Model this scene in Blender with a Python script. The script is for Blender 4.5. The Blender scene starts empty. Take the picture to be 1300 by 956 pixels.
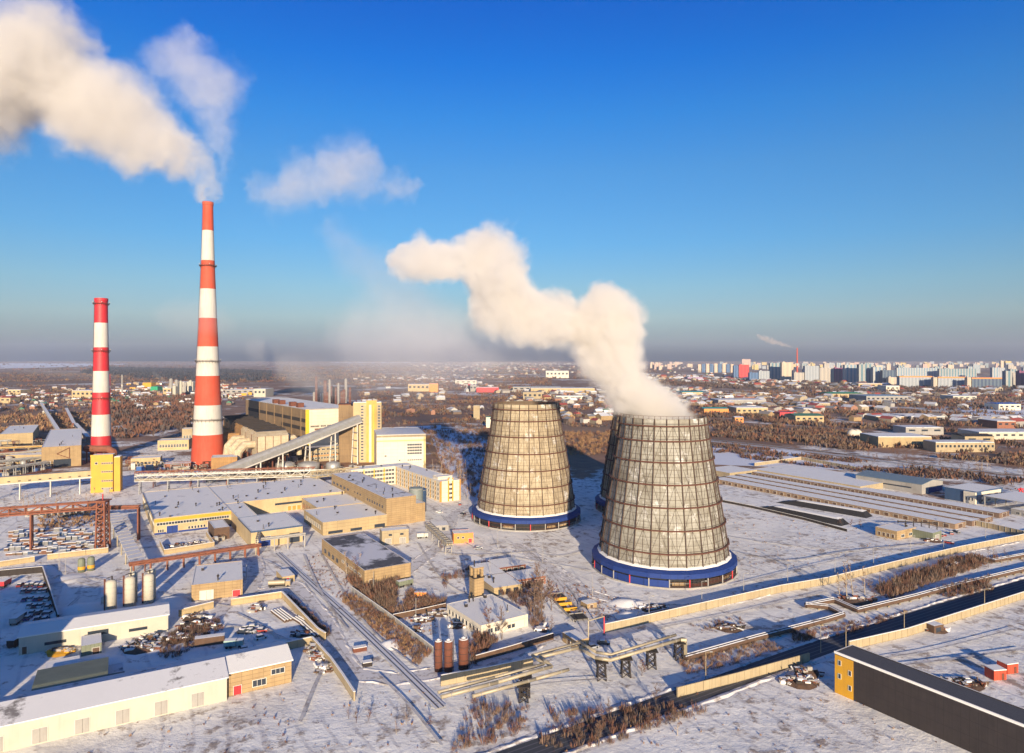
import bpy, bmesh, math, random
import numpy as np
from mathutils import Vector, Matrix
random.seed(7)
F, H, CX, HY = 866.7, 96.0, 650.0, 457.0      # focal length in photo pixels, camera height, vanishing column, horizon row
TH = math.radians(32)                         # the plant's building grid
R = math.radians
scn = bpy.context.scene
COL = scn.collection

def G(px, py, h=0.0):
    z = F*(H-h)/(py-HY)
    return ((px-CX)*z/F, z)
def hgt(yt, yb): return H*(yb-yt)/(yb-HY)

# ---------------------------------------------------------------- materials
MATS = {}
def nt(mat):
    mat.use_nodes = True
    t = mat.node_tree; return t, t.nodes, t.links
def ramp(N, L, src, pts):
    r = N.new('ShaderNodeValToRGB'); cr = r.color_ramp
    while len(cr.elements) < len(pts): cr.elements.new(0.5)
    for e, (p, c) in zip(cr.elements, pts): e.position = p; e.color = (*c, 1) if len(c) == 3 else c
    L.new(src, r.inputs[0]); return r.outputs[0]
def noise(N, L, co, sc, det=4, rough=.6, map_sc=None):
    if map_sc:
        m = N.new('ShaderNodeMapping'); m.inputs['Scale'].default_value = map_sc; L.new(co, m.inputs[0]); co = m.outputs[0]
    n = N.new('ShaderNodeTexNoise'); n.inputs['Scale'].default_value = sc; n.inputs['Detail'].default_value = det
    n.inputs['Roughness'].default_value = rough; L.new(co, n.inputs['Vector']); return n.outputs['Fac']
def mixc(N, L, fac, a, b, mode='MIX'):
    m = N.new('ShaderNodeMix'); m.data_type = 'RGBA'; m.blend_type = mode
    for s, v in ((0, fac), (6, a), (7, b)):
        if isinstance(v, (int, float)): m.inputs[s].default_value = v
        elif isinstance(v, tuple): m.inputs[s].default_value = (*v[:3], 1)
        else: L.new(v, m.inputs[s])
    return m.outputs[2]
def mth(N, L, op, a, b=None, c=None, clamp=False):
    m = N.new('ShaderNodeMath'); m.operation = op; m.use_clamp = clamp
    for i, v in enumerate((a, b, c)):
        if v is None: continue
        if isinstance(v, (int, float)): m.inputs[i].default_value = v
        else: L.new(v, m.inputs[i])
    return m.outputs[0]
def mat(name, col, rough=.85, dirt=.35, dcol=None, scale=.35, metal=0, panel=None, streak=0, snow=0):
    """wall / metal paint: base colour with blotches, optional panel joints (w, h in metres) and vertical streaks"""
    if name in MATS: return MATS[name]
    m = bpy.data.materials.new(name); t, N, L = nt(m)
    b = N['Principled BSDF']; b.inputs['Roughness'].default_value = rough; b.inputs['Metallic'].default_value = metal
    tc = N.new('ShaderNodeTexCoord').outputs['Object']
    dcol = dcol or tuple(c*.55 for c in col)
    f1 = noise(N, L, tc, scale, 5, .65)
    f = mth(N, L, 'MULTIPLY', mth(N, L, 'MULTIPLY_ADD', f1, 3.2, -1.2, True), dirt)
    c = mixc(N, L, f, col, dcol)
    if streak:
        fs = noise(N, L, tc, 1.0, 3, .6, (1.1, 1.1, .07))
        c = mixc(N, L, mth(N, L, 'MULTIPLY', mth(N, L, 'MULTIPLY_ADD', fs, 4, -2.0, True), streak), c, dcol)
    if panel:
        ge = N.new('ShaderNodeNewGeometry')
        sep = N.new('ShaderNodeSeparateXYZ'); L.new(tc, sep.inputs[0])
        s = mth(N, L, 'ADD', sep.outputs[0], sep.outputs[1])
        ju = mth(N, L, 'LESS_THAN', mth(N, L, 'FRACT', mth(N, L, 'DIVIDE', s, panel[0])), .10/panel[0]*1.2)
        jv = mth(N, L, 'LESS_THAN', mth(N, L, 'FRACT', mth(N, L, 'DIVIDE', sep.outputs[2], panel[1])), .12/panel[1]*1.2)
        j = mth(N, L, 'MAXIMUM', ju, jv)
        cell = N.new('ShaderNodeTexWhiteNoise'); cv = N.new('ShaderNodeCombineXYZ')
        L.new(mth(N, L, 'FLOOR', mth(N, L, 'DIVIDE', s, panel[0])), cv.inputs[0]); L.new(mth(N, L, 'FLOOR', mth(N, L, 'DIVIDE', sep.outputs[2], panel[1])), cv.inputs[1])
        L.new(cv.outputs[0], cell.inputs['Vector'])
        c = mixc(N, L, mth(N, L, 'MULTIPLY', cell.outputs['Value'], .28), c, tuple(x*.7 for x in col))
        c = mixc(N, L, mth(N, L, 'MULTIPLY', j, .6), c, tuple(x*.35 for x in col))
    L.new(c, b.inputs['Base Color']); MATS[name] = m; return m
def snowmat(name='snow', col=(.87, .85, .85), patch=(.30, .25, .20), amt=.12, sc=.05):
    if name in MATS: return MATS[name]
    m = bpy.data.materials.new(name); t, N, L = nt(m); b = N['Principled BSDF']; b.inputs['Roughness'].default_value = .9
    tc = N.new('ShaderNodeTexCoord').outputs['Object']
    f = noise(N, L, tc, sc, 7, .7)
    c = ramp(N, L, f, [(0, patch), (.30+amt*.5, patch), (.38+amt*.5, col), (1, tuple(x*.92 for x in col))])
    f2 = noise(N, L, tc, sc*14, 3, .6)
    c = mixc(N, L, mth(N, L, 'MULTIPLY', f2, .22), c, (.52, .52, .56))
    L.new(c, b.inputs['Base Color']); MATS[name] = m; return m

# ---------------------------------------------------------------- mesh builder
class MB:
    def __init__(s): s.v = []; s.f = []; s.m = []; s.mats = []
    def mi(s, m):
        if m not in s.mats: s.mats.append(m)
        return s.mats.index(m)
    def add(s, vs, fs, m):
        o = len(s.v); k = s.mi(m); s.v += [tuple(p) for p in vs]
        for f in fs: s.f.append(tuple(i+o for i in f)); s.m.append(k)
        return s
    def box(s, x0, x1, y0, y1, z0, z1, m, top=None):
        vs = [(x0,y0,z0),(x1,y0,z0),(x1,y1,z0),(x0,y1,z0),(x0,y0,z1),(x1,y0,z1),(x1,y1,z1),(x0,y1,z1)]
        fs = [(0,3,2,1),(0,1,5,4),(1,2,6,5),(2,3,7,6),(3,0,4,7)]
        s.add(vs, fs, m); s.f.append(tuple(len(s.v)-8+i for i in (4,5,6,7))); s.m.append(s.mi(top or m)); return s
    def prism(s, poly, z0, z1, m, top=None):
        n = len(poly); vs = [(x,y,z0) for x,y in poly]+[(x,y,z1) for x,y in poly]
        s.add(vs, [(i,(i+1)%n,n+(i+1)%n,n+i) for i in range(n)]+[tuple(range(n-1,-1,-1))], m)
        s.f.append(tuple(len(s.v)-n+i for i in range(n))); s.m.append(s.mi(top or m)); return s
    def gable(s, x0, x1, y0, y1, z0, z1, m, over=0.0, axis='x'):
        """ridge along axis"""
        if axis == 'x':
            ym = (y0+y1)/2; a, b = x0-over, x1+over
            vs = [(a,y0-over,z0),(b,y0-over,z0),(b,y1+over,z0),(a,y1+over,z0),(a,ym,z1),(b,ym,z1)]
            fs = [(0,1,5,4),(2,3,4,5),(0,4,3),(1,2,5),(3,2,1,0)]
        else:
            xm = (x0+x1)/2; a, b = y0-over, y1+over
            vs = [(x0-over,a,z0),(x1+over,a,z0),(x1+over,b,z0),(x0-over,b,z0),(xm,a,z1),(xm,b,z1)]
            fs = [(1,2,5,4),(3,0,4,5),(0,1,4),(2,3,5),(3,2,1,0)]
        return s.add(vs, fs, m)
    def bar(s, p, q, r, m, n=4, r2=None, cap=True):
        p = Vector(p); q = Vector(q); d = (q-p)
        if d.length < 1e-6: return s
        d.normalize(); u = d.orthogonal().normalized()
        if abs(d.z) < .9: u = d.cross(Vector((0,0,1))).normalized()
        else: u = Vector((1,0,0)); u = (u-d*u.dot(d)).normalized()
        w = d.cross(u); r2 = r if r2 is None else r2; vs = []
        off = math.pi/4 if n == 4 else 0; k = math.sqrt(2) if n == 4 else 1
        for c, rr in ((p, r), (q, r2)):
            for i in range(n):
                a = off+2*math.pi*i/n; vs.append(c+(u*math.cos(a)+w*math.sin(a))*rr*k)
        fs = [(i,(i+1)%n,n+(i+1)%n,n+i) for i in range(n)]
        if cap: fs += [tuple(range(n-1,-1,-1)), tuple(range(n,2*n))]
        return s.add(vs, fs, m)
    def path(s, pts, r, m, n=6):
        for a, b in zip(pts, pts[1:]): s.bar(a, b, r, m, n)
        for p in pts[1:-1]: s.ball(p, r*1.03, m)
        return s
    def ball(s, c, r, m, n=6, k=4, sz=1.0):
        vs = [(c[0],c[1],c[2]-r*sz)]
        for j in range(1,k):
            t = math.pi*j/k
            for i in range(n): vs.append((c[0]+r*math.sin(t)*math.cos(2*math.pi*i/n), c[1]+r*math.sin(t)*math.sin(2*math.pi*i/n), c[2]-r*sz*math.cos(t)))
        vs.append((c[0],c[1],c[2]+r*sz)); e = len(vs)-1; fs = []
        for i in range(n):
            fs.append((0,1+(i+1)%n,1+i)); fs.append((e,1+(k-2)*n+i,1+(k-2)*n+(i+1)%n))
            for j in range(k-2): fs.append((1+j*n+i,1+j*n+(i+1)%n,1+(j+1)*n+(i+1)%n,1+(j+1)*n+i))
        return s.add(vs, fs, m)
    def lathe(s, prof, n, m, c=(0,0), cap=True, matf=None):
        """prof = [(r,z)...]"""
        vs = []
        for r, z in prof:
            for i in range(n): a = 2*math.pi*i/n; vs.append((c[0]+r*math.cos(a), c[1]+r*math.sin(a), z))
        o = len(s.v); s.v += vs
        for j in range(len(prof)-1):
            k = s.mi(matf(j) if matf else m)
            for i in range(n): s.f.append((o+j*n+i,o+j*n+(i+1)%n,o+(j+1)*n+(i+1)%n,o+(j+1)*n+i)); s.m.append(k)
        if cap:
            k = s.mi(m); s.f.append(tuple(o+i for i in range(n-1,-1,-1))); s.m.append(k)
            s.f.append(tuple(o+(len(prof)-1)*n+i for i in range(n))); s.m.append(k)
        return s
    def mesh(s, name):
        me = bpy.data.meshes.new(name); me.from_pydata(s.v, [], s.f)
        for m in s.mats: me.materials.append(m)
        me.polygons.foreach_set('material_index', s.m); me.update(); return me
    def build(s, name, parent=None, loc=None, rz=0, smooth=False):
        o = bpy.data.objects.new(name, s.mesh(name)); COL.objects.link(o)
        if parent: o.parent = parent
        if loc: o.location = loc
        if rz: o.rotation_euler[2] = rz
        if smooth:
            o.data.polygons.foreach_set('use_smooth', [len(p.vertices) == 4 for p in o.data.polygons])
        return o
def tag(o, label=None, cat=None, group=None, kind=None):
    if label: o['label'] = label
    if cat: o['category'] = cat
    if group: o['group'] = group
    if kind: o['kind'] = kind
    return o
def empty(name, label, cat, loc, rz=0, group=None):
    o = bpy.data.objects.new(name, None); COL.objects.link(o)
    o.location = loc if len(loc) == 3 else (*loc, 0); o.rotation_euler[2] = rz; o.empty_display_size = 1
    return tag(o, label, cat, group)
PANE = {}
def inst(name, me, parent, loc, rz=0, sc=None):
    o = bpy.data.objects.new(name, me); COL.objects.link(o); o.parent = parent; o.location = loc
    if rz: o.rotation_euler[2] = rz
    if sc: o.scale = sc
    if me.name in PANE: p = bpy.data.objects.new('pane', PANE[me.name]); COL.objects.link(p); p.parent = o
    return o
def copy_tree(src, parent=None):
    c = src.copy(); COL.objects.link(c)
    if parent: c.parent = parent
    for ch in list(src.children): copy_tree(ch, c)
    return c

# ---------------------------------------------------------------- camera, sun, sky
cam = bpy.data.cameras.new('camera'); co = bpy.data.objects.new('camera', cam); COL.objects.link(co)
co.location = (0, 0, H); co.rotation_euler = (R(90), 0, 0)
cam.lens = 24; cam.sensor_width = 36; cam.sensor_fit = 'HORIZONTAL'; cam.shift_y = -21/1300; cam.clip_end = 60000; cam.clip_start = 1
scn.camera = co
SUN_EL, SUN_AZ = 12.5, 8.0        # the sun stands behind the camera, a little to the right
sd = bpy.data.lights.new('sun', 'SUN'); so = bpy.data.objects.new('sun', sd); COL.objects.link(so)
sd.energy = 5.0; sd.angle = R(.5); sd.color = (1, .81, .57)
dirv = Vector((-math.sin(R(SUN_AZ))*math.cos(R(SUN_EL)), math.cos(R(SUN_AZ))*math.cos(R(SUN_EL)), -math.sin(R(SUN_EL))))
so.rotation_euler = dirv.to_track_quat('-Z', 'Y').to_euler()
SKYTINT = [(0.0051, (0.01, 0.058, 0.179)), (0.0289, (0.329, 0.374, 0.535)), (0.0609, (0.527, 0.562, 0.638)), (0.1032, (0.495, 0.629, 0.711)), (0.1656, (0.353, 0.648, 0.842)), (0.2634, (0.281, 0.655, 0.922)), (0.3334, (0.131, 0.621, 1.05)), (0.3992, (0.025, 0.525, 1.138)), (0.4618, (0.01, 0.435, 1.129)), (1.0, (0.009, 0.313, 0.677))]
w = bpy.data.worlds.new('World'); scn.world = w; w.use_nodes = True
t = w.node_tree; N, L = t.nodes, t.links; bg = N['Background']
sky = N.new('ShaderNodeTexSky'); sky.sky_type = 'NISHITA'; sky.sun_disc = False
sky.sun_elevation = R(SUN_EL); sky.sun_rotation = R(180-SUN_AZ); sky.altitude = 100; sky.air_density = 1.0; sky.dust_density = .6; sky.ozone_density = 3.0
tcw = N.new('ShaderNodeTexCoord'); sp = N.new('ShaderNodeSeparateXYZ'); L.new(tcw.outputs['Generated'], sp.inputs[0])
el = mth(N, L, 'MULTIPLY', sp.outputs[2], 1.0)
tint = ramp(N, L, el, SKYTINT)
L.new(mixc(N, L, 1.0, sky.outputs[0], tint, 'MULTIPLY'), bg.inputs[0])
bg.inputs[1].default_value = .10
vs_ = scn.view_settings; vs_.view_transform = 'Standard'; vs_.look = 'None'; vs_.exposure = 0.68; vs_.gamma = 1
cy = scn.cycles; cy.volume_bounces = 6; cy.max_bounces = 8; cy.diffuse_bounces = 3; cy.glossy_bounces = 2; cy.transmission_bounces = 2; cy.transparent_max_bounces = 8
cy.use_denoising = True; cy.denoiser = 'OPENIMAGEDENOISE'; cy.use_adaptive_sampling = True; cy.adaptive_threshold = .02
cy.volume_max_steps = 256
# ---------------------------------------------------------------- materials of the place
snow = snowmat('snow', (.89,.86,.80), (.34,.30,.27), -.12, .06)
roofsnow = snowmat('roof_snow', (.84,.82,.77), (.30,.29,.30), .03, .09)
thinsnow = snowmat('thin_roof_snow', (.66,.66,.68), (.13,.12,.12), .12, .12)
cream = mat('cream_wall', (.52,.40,.22), .9, .5, (.33,.22,.11), .12, streak=.35)
cpanel = mat('cream_panel', (.48,.36,.19), .9, .5, (.26,.18,.10), .1, panel=(6,1.8), streak=.3)
brick = mat('sand_brick', (.42,.29,.145), .92, .55, (.22,.14,.075), .2, panel=(3,1.2), streak=.3)
white = mat('white_cladding', (.70,.63,.50), .6, .3, (.5,.42,.3), .08, panel=(6,3))
pale = mat('pale_wall', (.52,.48,.38), .85, .4, (.36,.33,.27), .15, streak=.4)
yellow = mat('yellow_paint', (.62,.32,.015), .6, .4, (.42,.20,.03), .12, streak=.3)
lemon = mat('lemon_paint', (.66,.46,.03), .6, .2)
orange = mat('orange_paint', (.75,.26,.05), .6, .35)
blue = mat('blue_sheet', (.007,.034,.19), .75, .35, (.01,.04,.18), .2, panel=(2.5,9), streak=.3)
dblue = mat('dark_blue_sheet', (.04,.08,.16), .5, .3)
green = mat('green_paint', (.02,.32,.15), .5, .3)
teal = mat('teal_roof', (.02,.35,.30), .5, .3)
red = mat('red_paint', (.55,.02,.03), .55, .3, (.40,.04,.03))
ored = mat('orange_red_paint', (.52,.062,.026), .75, .5, (.40,.11,.06), .05, streak=.6)
chwhite = mat('chimney_white', (.58,.55,.49), .8, .4, (.38,.33,.27), .05, streak=.5)
rust = mat('rust', (.17,.055,.03), .9, .5, (.06,.03,.02), .5)
rustl = mat('rusty_pipe', (.25,.085,.045), .85, .6, (.10,.045,.03), .4)
dark = mat('dark_brown', (.035,.027,.024), .9, .4)
black = mat('plain_black', (.012,.012,.016), .7, .3)
steel = mat('galvanised_steel', (.48,.47,.44), .45, .4, (.25,.22,.18), .3, metal=.5)
grey = mat('grey_concrete', (.36,.34,.31), .9, .45, (.18,.16,.14), .15, streak=.3)
conc = mat('sand_concrete', (.42,.34,.21), .9, .5, (.27,.19,.11), .15, panel=(3,6))
pwall = mat('sooty_ochre_panel', (.27,.18,.095), .9, .6, (.12,.08,.05), .05, panel=(12,6), streak=.5)
pipey = mat('pale_pipe_wrap', (.42,.36,.25), .5, .5, (.24,.18,.11), .25, metal=.15, streak=.2)
greeny = mat('grey_green_sheet', (.20,.22,.15), .7, .5, (.10,.11,.07), .2, panel=(1.2,60))
glass = mat('window_glass', (.035,.045,.06), .15, .2)
wframe = mat('window_frame', (.62,.58,.50), .6, .1)
timber = mat('weathered_timber', (.13,.075,.045), .95, .6, (.05,.03,.025), .5)
asph = mat('asphalt', (.045,.05,.06), .85, .4, (.09,.09,.10), .05)
redbrick = mat('red_brick', (.30,.12,.07), .9, .5, (.14,.07,.05), .3)
car_cols = [mat('car_'+n, c, .35, .1) for n, c in dict(dark=(.03,.035,.05), silver=(.35,.36,.38), white=(.7,.7,.7), red=(.35,.04,.03), blue=(.04,.08,.22)).items()]
bark = mat('bark', (.16,.11,.08), .95, .5, (.07,.05,.04), 2)
birch = mat('pale_bark', (.42,.36,.28), .95, .5, (.14,.10,.08), 1.2)
twig = mat('twigs', (.20,.125,.085), .95, .5, (.09,.055,.045), .2)
twig2 = mat('red_brown_twigs', (.19,.09,.055), .95, .5, (.08,.045,.04), .2)
twig3 = mat('ochre_twigs', (.33,.19,.09), .95, .5, (.15,.08,.05), .2)
fir = mat('dark_needles', (.03,.045,.03), .95, .4)

# ---------------------------------------------------------------- ground
def groundmat():
    m = bpy.data.materials.new('snowy_ground'); t, N, L = nt(m); b = N['Principled BSDF']; b.inputs['Roughness'].default_value = .92
    tc = N.new('ShaderNodeTexCoord').outputs['Object']; s = N.new('ShaderNodeSeparateXYZ'); L.new(tc, s.inputs[0])
    X, Y = s.outputs[0], s.outputs[1]
    def mr(v, a, b_, c, d):
        n = N.new('ShaderNodeMapRange'); n.interpolation_type = 'SMOOTHSTEP'
        for i, q in enumerate((v, a, b_, c, d)):
            if isinstance(q, (int, float)): n.inputs[i].default_value = q
            else: L.new(q, n.inputs[i])
        return n.outputs[0]
    big = noise(N, L, tc, .0035, 6, .62); mid = noise(N, L, tc, .022, 7, .68); fine = noise(N, L, tc, .19, 6, .7)
    v = mth(N, L, 'ADD', mth(N, L, 'MULTIPLY', big, .50), mth(N, L, 'ADD', mth(N, L, 'MULTIPLY', mid, .34), mth(N, L, 'MULTIPLY', fine, .16)))
    thr = mth(N, L, 'MAXIMUM', mr(Y, 430, 680, .405, .54), mr(Y, 2600, 5200, 0, .56))
    # the yard of the plant and the open lot beside the towers are swept clear, the plain beyond is scrub
    k = mr(mth(N, L, 'SUBTRACT', v, thr), -.022, .022, 0, 1)
    br = ramp(N, L, noise(N, L, tc, .012, 6, .7), [(0,(.09,.05,.035)),(.40,(.17,.085,.05)),(.52,(.28,.15,.085)),(.66,(.15,.08,.05)),(1,(.24,.14,.09))])
    sn = ramp(N, L, noise(N, L, tc, .05, 6, .65), [(0,(.62,.58,.53)),(.36,(.76,.73,.67)),(.52,(.90,.87,.80)),(1,(.93,.91,.85))])
    # wheel marks and trodden snow
    tr = N.new('ShaderNodeTexWave'); tr.bands_direction = 'X'; tr.inputs['Scale'].default_value = .045; tr.inputs['Distortion'].default_value = 9; tr.inputs['Detail'].default_value = 3; tr.inputs['Detail Scale'].default_value = .35
    mp = N.new('ShaderNodeMapping'); mp.inputs['Rotation'].default_value = (0,0,-TH); L.new(tc, mp.inputs[0]); L.new(mp.outputs[0], tr.inputs['Vector'])
    tk = mth(N, L, 'MULTIPLY', mr(tr.outputs['Fac'], .90, 1.0, 0, 1), mr(mid, .42, .55, .1, .6))
    sn = mixc(N, L, tk, sn, (.52,.50,.50))
    sn = mixc(N, L, mr(mth(N, L, 'ADD', mth(N, L, 'MULTIPLY', fine, .6), mth(N, L, 'MULTIPLY', mid, .4)), .520, .60, 0, .85), sn, (.30,.225,.175))
    L.new(mixc(N, L, k, br, sn), b.inputs['Base Color'])
    bp = N.new('ShaderNodeBump'); bp.inputs['Strength'].default_value = .35; bp.inputs['Distance'].default_value = 1.2
    L.new(mth(N, L, 'ADD', fine, mth(N, L, 'MULTIPLY', mid, 3)), bp.inputs['Height']); L.new(bp.outputs[0], b.inputs['Normal'])
    return m
gb = MB(); gb.add([(-30000,-800,0),(30000,-800,0),(30000,45000,0),(-30000,45000,0)], [(0,1,2,3)], groundmat())
tag(gb.build('ground'), 'snow covered ground with brown scrub showing through', None, None, 'structure')

lay = [0.006]
def flat(name, label, P, m, kind='structure', world=False, z=None):
    """a thin sheet lying on the ground: road, track, bare field; photo pixels of its outline"""
    pts = P if world else [G(x, y) for x, y in P]
    if z is None: z = lay[0]; lay[0] += .012
    area = sum(a[0]*b[1]-b[0]*a[1] for a, b in zip(pts, pts[1:]+pts[:1]))
    if area < 0: pts = pts[::-1]
    n = len(pts); b = MB(); b.add([(x,y,z) for x,y in pts], [tuple(range(n))], m)
    return tag(b.build(name), label, None, None, kind)
def ribbon(name, label, P, w, m, z=None, world=False, kind='structure', n=6, edge=None):
    """a road or track of constant width along a smooth line of photo pixels"""
    pts = P if world else [G(x, y) for x, y in P]
    out = []
    for i in range(len(pts)-1):
        p0, p1, p2, p3 = pts[max(i-1,0)], pts[i], pts[i+1], pts[min(i+2,len(pts)-1)]
        for j in range(n):
            t = j/n; out.append(tuple(.5*((2*b)+(-a+c)*t+(2*a-5*b+4*c-d)*t*t+(-a+3*b-3*c+d)*t**3) for a, b, c, d in zip(p0, p1, p2, p3)))
    out.append(pts[-1]); L_, R_ = [], []
    if z is None: z = lay[0]; lay[0] += .012
    for i, p in enumerate(out):
        a, b = out[max(i-1,0)], out[min(i+1,len(out)-1)]; dx, dy = b[0]-a[0], b[1]-a[1]; l = math.hypot(dx,dy) or 1
        nx, ny = -dy/l*w/2, dx/l*w/2; L_.append((p[0]+nx,p[1]+ny,z)); R_.append((p[0]-nx,p[1]-ny,z))
    k = len(out); b = MB(); b.add(L_+R_, [(i, k+i, k+i+1, i+1) for i in range(k-1)], m)
    return tag(b.build(name), label, None, None, kind), out
def bank(P, off, label, wd=1.7, hh=.34, seed=0, world=False):
    pts = P if world else [G(x, y) for x, y in P]; r = random.Random(seed+len(P)); b = MB(); L_ = []
    out = []
    for a, c in zip(pts, pts[1:]):
        k = max(2, int(math.hypot(c[0]-a[0], c[1]-a[1])/2.2)); out += [(a[0]+(c[0]-a[0])*i/k, a[1]+(c[1]-a[1])*i/k) for i in range(k)]
    rows = []
    for i, p in enumerate(out):
        a, c = out[max(i-1,0)], out[min(i+1,len(out)-1)]; dx, dy = c[0]-a[0], c[1]-a[1]; l = math.hypot(dx,dy) or 1; nx, ny = -dy/l, dx/l; w_ = wd*r.uniform(.6,1.3); h_ = hh*r.uniform(.15,1.2) if 0 < i < len(out)-1 else .02; o_ = off+r.uniform(-.35,.35)
        rows.append([(p[0]+nx*(o_-w_/2), p[1]+ny*(o_-w_/2), -.05), (p[0]+nx*(o_-w_*.15), p[1]+ny*(o_-w_*.15), h_), (p[0]+nx*(o_+w_*.2), p[1]+ny*(o_+w_*.2), h_*.8), (p[0]+nx*(o_+w_/2), p[1]+ny*(o_+w_/2), -.05)])
    vs = [v for q in rows for v in q]; b.add(vs, [(i*4+j, i*4+j+1, (i+1)*4+j+1, (i+1)*4+j) for i in range(len(rows)-1) for j in range(3)], trod)
    return tag(b.build('snow_bank'), label, None, None, 'structure')
trod = snowmat('packed_snow', (.72,.69,.66), (.36,.31,.27), .22, .3)
track = snowmat('wheel_track', (.58,.55,.52), (.33,.28,.24), .25, .2)
# main road at the lower right, with banks of packed snow and worn lines
RP = [G(x, y) for x, y in [(915,868),(1040,823),(1148,789),(1224,765),(1300,743),(1400,713),(1560,672)]]; _d = (RP[1][0]-RP[0][0], RP[1][1]-RP[0][1]); RP = [(RP[0][0]-_d[0]*k, RP[0][1]-_d[1]*k) for k in (4,2,1)]+RP
ribbon('road_verge', 'packed snow bank along the main road', RP, 14.5, trod, world=True)
_, rd = ribbon('road', 'dark wet asphalt road crossing the lower right', RP, 8.6, asph, world=True)
wornm = mat('worn_wheel_line', (.13,.13,.15), .8, .3)
for off in (-2.6, -.9, .9, 2.6):
    pts = []
    for i, p in enumerate(rd):
        a, b_ = rd[max(i-1,0)], rd[min(i+1,len(rd)-1)]; dx, dy = b_[0]-a[0], b_[1]-a[1]; l = math.hypot(dx,dy)
        pts.append((p[0]-dy/l*off, p[1]+dx/l*off))
    ribbon('road_wear', 'paler wheel line worn on the asphalt road', pts[::3], .35, wornm, z=lay[0]+.01, world=True)
lay[0] += .03
# roads in the yards
ribbon('road', 'snow road curving along the yard walls', [(320,700),(326,725),(316,752),(285,770),(262,800)], 6, trod)
ribbon('road', 'ploughed snow road beside the railway', [(330,752),(372,742),(412,790),(430,830),(452,855),(500,862),(545,856),(620,838),(690,812),(745,800)], 6.5, trod)
for d in (0, 2.2): ribbon('path', 'wheel track in the snow beside the railway', [(362+d,744),(398+d*2,775),(424+d*3,822),(447+d*3,852)], .5, track)
ribbon('road', 'straight snow road running down past the garages', [(655,690),(690,715),(722,752),(748,795),(765,822)], 5.5, trod)
for d in (-1.8, 1.6): ribbon('path', 'double wheel track on the straight snow road', [(655+d,690),(690+d*1.2,715),(722+d*1.7,752),(748+d*2,795)], .6, track)
ribbon('road', 'service road curving round the near cooling tower', [(690,715),(745,752),(800,768),(870,772),(950,758),(1010,738),(1150,712),(1290,686)], 5, trod)
for d in (0, 3): ribbon('path', 'curved wheel track beside the near cooling tower', [(700,722+d),(745,748+d),(800,764+d),(870,768+d),(950,754+d)], .5, track)
ribbon('road', 'snow lane between the workshops and the office block', [(470,760),(530,715),(560,690),(575,655),(600,640)], 6, trod)
ribbon('path', 'snow lane beside the silos', [(70,715),(120,742),(170,722),(205,712)], 4, trod)
ribbon('path', 'snow lane in front of the blue banded workshop', [(150,700),(190,695),(250,690),(300,700)], 4, trod)
# far roads and lines of the plain
farsnow = snowmat('far_field_snow', (.72,.73,.78), (.16,.10,.07), .10, .01)
fieldb = mat('dry_brown_field', (.20,.105,.06), .95, .6, (.11,.065,.045), .012)
fieldo = mat('dry_ochre_field', (.26,.15,.08), .95, .6, (.13,.08,.05), .015)
wood = mat('far_forest_floor', (.075,.06,.065), .95, .5, (.045,.04,.05), .004)
for P, m, l in [
    ([(480,562),(560,556),(600,560),(590,574),(500,574)], fieldo, 'dry field'), ([(455,524),(610,516),(640,522),(600,536),(455,538)], fieldb, 'dry red brown field'),
    ([(715,535),(790,530),(790,575),(722,582)], fieldo, 'dry field'), ([(905,535),(1090,545),(1180,560),(1000,566),(905,558)], fieldb, 'dry field'),
    ([(0,530),(60,526),(64,548),(0,556)], fieldo, 'dry ochre field'), ([(0,472),(200,474),(470,470),(470,488),(200,484),(0,490)], fieldb, 'dry plain'),
    ([(640,575),(600,545),(545,545),(560,590),(600,640)], farsnow, 'snow field'), ([(905,566),(1010,572),(1130,600),(905,590)], farsnow, 'snow strip'),
    ([(1210,512),(1300,515),(1300,540),(1230,530)], farsnow, 'snow lot'), ([(560,540),(440,545),(460,552),(560,553)], farsnow, 'snow strip'),
    ([(0,461),(170,462),(90,466),(0,468)], farsnow, 'far snow field'), ([(420,459.6),(560,460),(520,460.8),(420,460.6)], farsnow, 'far snow field'),
    ([(170,466),(240,469),(330,474),(340,482),(200,480),(130,470)], wood, 'far forest'), ([(905,475),(1300,480),(1300,498),(1060,496),(905,486)], wood, 'bare wooded belt')]:
    flat('field' if 'forest' not in l else 'forest_floor', l+' on the plain beyond the plant', P, m)
# railway tracks
railm = mat('rail_steel', (.06,.05,.05), .4, .2); ballast = snowmat('snowy_ballast', (.70,.69,.69), (.25,.21,.18), .02, .25)
def railway(label, P, world=False, gauge=1.52, w=3.4):
    pts = P if world else [G(x, y) for x, y in P]
    ribbon('track_bed', 'ballast bed of the '+label, pts, w, ballast, world=True)
    r = None
    for s in (-1, 1):
        q = []
        for i, p in enumerate(pts):
            a, b_ = pts[max(i-1,0)], pts[min(i+1,len(pts)-1)]; dx, dy = b_[0]-a[0], b_[1]-a[1]; l = math.hypot(dx,dy); q.append((p[0]-dy/l*gauge/2*s, p[1]+dx/l*gauge/2*s, lay[0]+.08))
        b = MB()
        for a, c in zip(q, q[1:]): b.bar(a, c, .09, railm)
        o = b.build('railway_track' if r is None else 'rail', r)
        if r is None: r = tag(o, label, 'railway track')
    lay[0] += .01
railway('straight railway track running down through the yard', [(352,703),(400,747),(450,793),(508,849),(560,900)])
railway('railway line crossing the scrub behind the long sheds', [(880,558),(1000,571),(1100,583),(1200,597),(1300,608)], w=9)
railway('second railway line beside the scrub line', [(880,556),(1000,568.5),(1100,580),(1200,593.5),(1300,604)], w=5)
railway('dark canal side line in the shade of the far tower', [(540,562),(580,572),(615,580)], w=8)

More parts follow.
